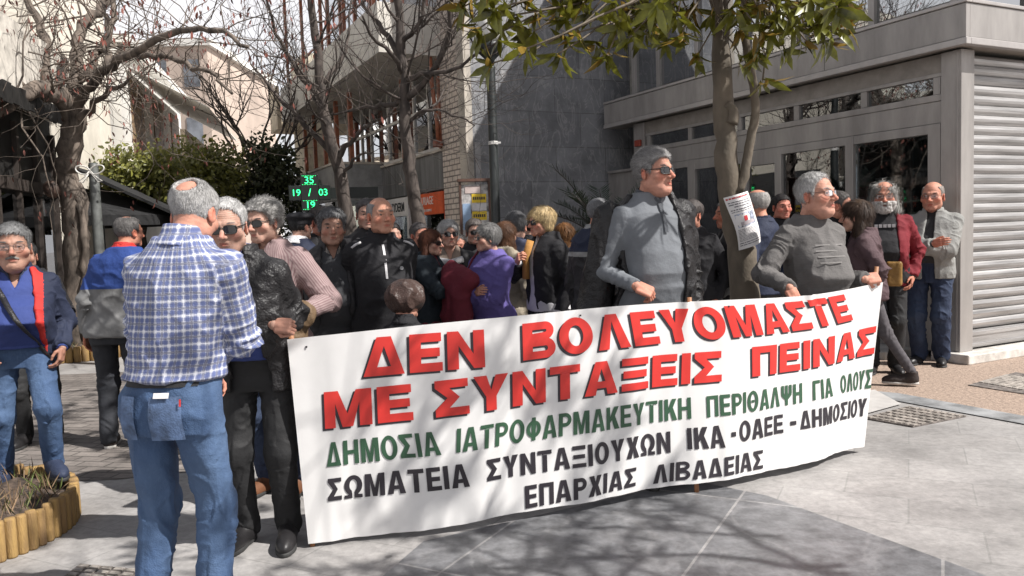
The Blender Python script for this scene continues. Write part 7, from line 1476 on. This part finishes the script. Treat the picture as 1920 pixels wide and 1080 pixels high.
AA_ = cr('long haired woman in a plum jacket and grey leggings striding past the shop', (1612, 374), 6.95, -112, dict(hair='long', col=(.045, .026, .018), col2=(.10, .06, .035), len=.26, wide=.095, thick=.02, tone=PAL, n=3600, L=.06, noeyes=1, nobrow=1), dict(m=plum, collar=plum), jacket=dict(m=plum, collar=plum, open=(.01, .02), hem=.47, amp=.024, add=.032), bottom=dict(m=gryL, r=(.088, .060, .056, .042), add=.004, amp=.006), legs=((.06, -.34, .02, .0), (-.06, .26, 0, .0)), bw=.97, arms=(dict(l=(.15, .20, 1.12), pole=(.9, -.5, -.3), curl=.6), 'down'), headyaw=-118, hs=1.06, base=(3.08, 6.95), shoe_mat=cloth_mat('dark_trainer', (.035, .027, .025), .7), shoe_sole=soleM)
def bagf(P):
    q = np.abs(P - np.array([.055, -.21, .98])) - np.array([.028, .040, .085]); d = np.linalg.norm(np.maximum(q, 0), axis=1) + np.minimum(q.max(1), 0) - .022; return d
blob_thing(AA_, 'handbag', 'mustard yellow handbag at the hip of the striding woman', 'bag', bagf, (-.06, -.36, .8), (.2, -.08, 1.2), .008, cloth_mat('mustard_leather', (.22, .12, .03), .5, bump=.3), .008, 14)
AB_ = cr('man with long grey hair, white beard and glasses in a black shirt and red jacket', (1657, 337), 7.55, -22, dict(hair='longring', col=(.36, .35, .33), len=.11, wide=.10, thick=.022, tone=(.95, .70, .62), n=2600, L=.05, beard=.9, bcol=(.62, .60, .58), curl=.25), dict(m=blk, add=.018, hem=.47), jacket=dict(m=cloth_mat('dark_red_jacket', (.17, .014, .022), .8, bump=.3), open=(.10, .13), hem=.46, amp=.018), glasses='dark', hs=1.16, belly=.06, bw=1.03)
fy_ = front_y(AB_, 0, 1.38, .024); mb = MB()
for i in range(5): mb.box(-.09 + i * .037, -.062 + i * .037, fy_ - .012, fy_ + .007, 1.375, 1.405)
mb.build('shirt_print', whiC, AB_['root'])
AC_ = cr('man in a grey zip hoodie and jeans with folded arms by the steel column', (1750, 340), 7.95, -36, dict(hair='ring', col=(.36, .32, .29), thick=.005, bald=(0, .0, .10), baldr=(.066, .098, .055), tone=(1.0, .74, .66), n=1600, L=.008, stubble=.8, browcol=(.3, .26, .24)), dict(m=drk, add=.002, hem=.56), jacket=dict(m=hood, collar=hood, open=(.035, .06), hem=.475, amp=.011, add=.034, r=(.084, .078, .070, .056)), bottom=dict(m=jeansD, amp=.02, r=(.098, .078, .078, .070)), arms=('fold', 'fold'), headyaw=-40, glasses='clear', hs=1.20, lod=0, belly=.05, bw=1.05, base=(4.13, 7.93), shoe_sole=soleK)
AD_ = cr('man in a royal blue and grey jacket with red collar seen from behind', (237, 404), 5.75, 186, dict(hair='ring', col=(.16, .15, .145), thick=.010, bald=(0, -.02, .128), baldr=(.05, .06, .03), tone=(.9, .62, .52), n=2400, L=.016), dict(m=redC, collar=redC, collar_open=-.05, collar_h=.05, add=.004, hem=.62, cuff=.5), jacket=dict(add=.036, m=roy, mats=[roy, cloth_mat('mid_grey_fabric', (.17, .17, .17), .9)], fmf=lambda c, k: (c[:, 2] < k['neckb'][2] - .27).astype(int), open=None, hem=.49, amp=.016), lean=(.04, 0), bottom=dict(m=cloth_mat('charcoal_trousers', (.03, .032, .038), .8)), headyaw=150, glasses='dark', hs=1.03, shoe_sole=soleM, shoe_mat=cloth_mat('dark_trainer', ()), base=(-2.83, 5.72), bw=1.02)
# man almost hidden behind the moustached man
cr('person in black mostly hidden behind the moustached man on the planter', (48, 452), 5.9, 20, dict(hair='short', col=(.05, .05, .05), thick=.01, tone=DRK, n=400, noeyes=1), dict(m=blk, collar=blk, add=.004, hem=.6, cuff=.5), jacket=dict(m=blk, open=None, hem=.42), lod=2, hs=.95)
# short person in a brown leather cap behind the banner
K_ = cr('short person in a shiny crumpled brown leather cap just behind the banner', (757, 530), 4.35, 170, dict(hair='short', col=(.06, .04, .03), thick=.012, tone=RED, n=500, noeyes=1), dict(m=blk, collar=blk, collar_open=-.05), headyaw=150, hs=.90, lod=1, bw=.85)
V, Q = surfnet(lambda P: sm(el(P, (0, -.005, .030), (.120, .135, .108)), rc(P, (-.03, .10, .02), (.03, .10, .02), .035, .035), .03), (-.16, -.2, -.08), (.16, .2, .2), .005); N = vnorm(V, Q); V = smooth_v(V + N * ((ridge(V * np.array([1, 1, .6]), 16) ** 2 - .45) * .026)[:, None], Q, 1); extra_l(K_, 'leather_cap', 'crumpled brown leather cap with shiny folds on the short person', 'cap', K_['hd2'](V), [Q], cloth_mat('brown_leather', (.060, .038, .032), .30, bump=.5, weave=150), uv=V[:, :2])
# ================================================================== finish : pieces that stand apart become parts of their own
def split_loose(o, cap=100):
    me = o.data; n = len(me.vertices); par = np.arange(n)
    def find(a):
        while par[a] != a: par[a] = par[par[a]]; a = par[a]
        return a
    for e in me.edges:
        a, b = find(e.vertices[0]), find(e.vertices[1])
        if a != b: par[a] = b
    roots = np.array([find(i) for i in range(n)]); ids = np.unique(roots)
    if not 1 < len(ids) <= cap: return
    co = np.array([v.co[:] for v in me.vertices]); fr = [(list(p.vertices), p.use_smooth) for p in me.polygons]
    for k in ids:
        sel = np.where(roots == k)[0]; mp = {int(v): i for i, v in enumerate(sel)}; m2 = bpy.data.meshes.new(o.name.split('.')[0]); m2.from_pydata([tuple(c) for c in co[sel]], [], [[mp[v] for v in f] for f, _ in fr if f[0] in mp])
        m2.materials.append(me.materials[0])
        q = bpy.data.objects.new(o.name.split('.')[0], m2); COL.objects.link(q); q.parent = o.parent; q.location = o.location; q.rotation_euler = o.rotation_euler
    bpy.data.objects.remove(o)
for o in [x for x in list(SC.objects) if x.type == 'MESH' and x.name.split('.')[0] in ('balcony_door', 'copper_post', 'red_display', 'display_poster', 'shop_post', 'balcony_post', 'white_display')]: split_loose(o)
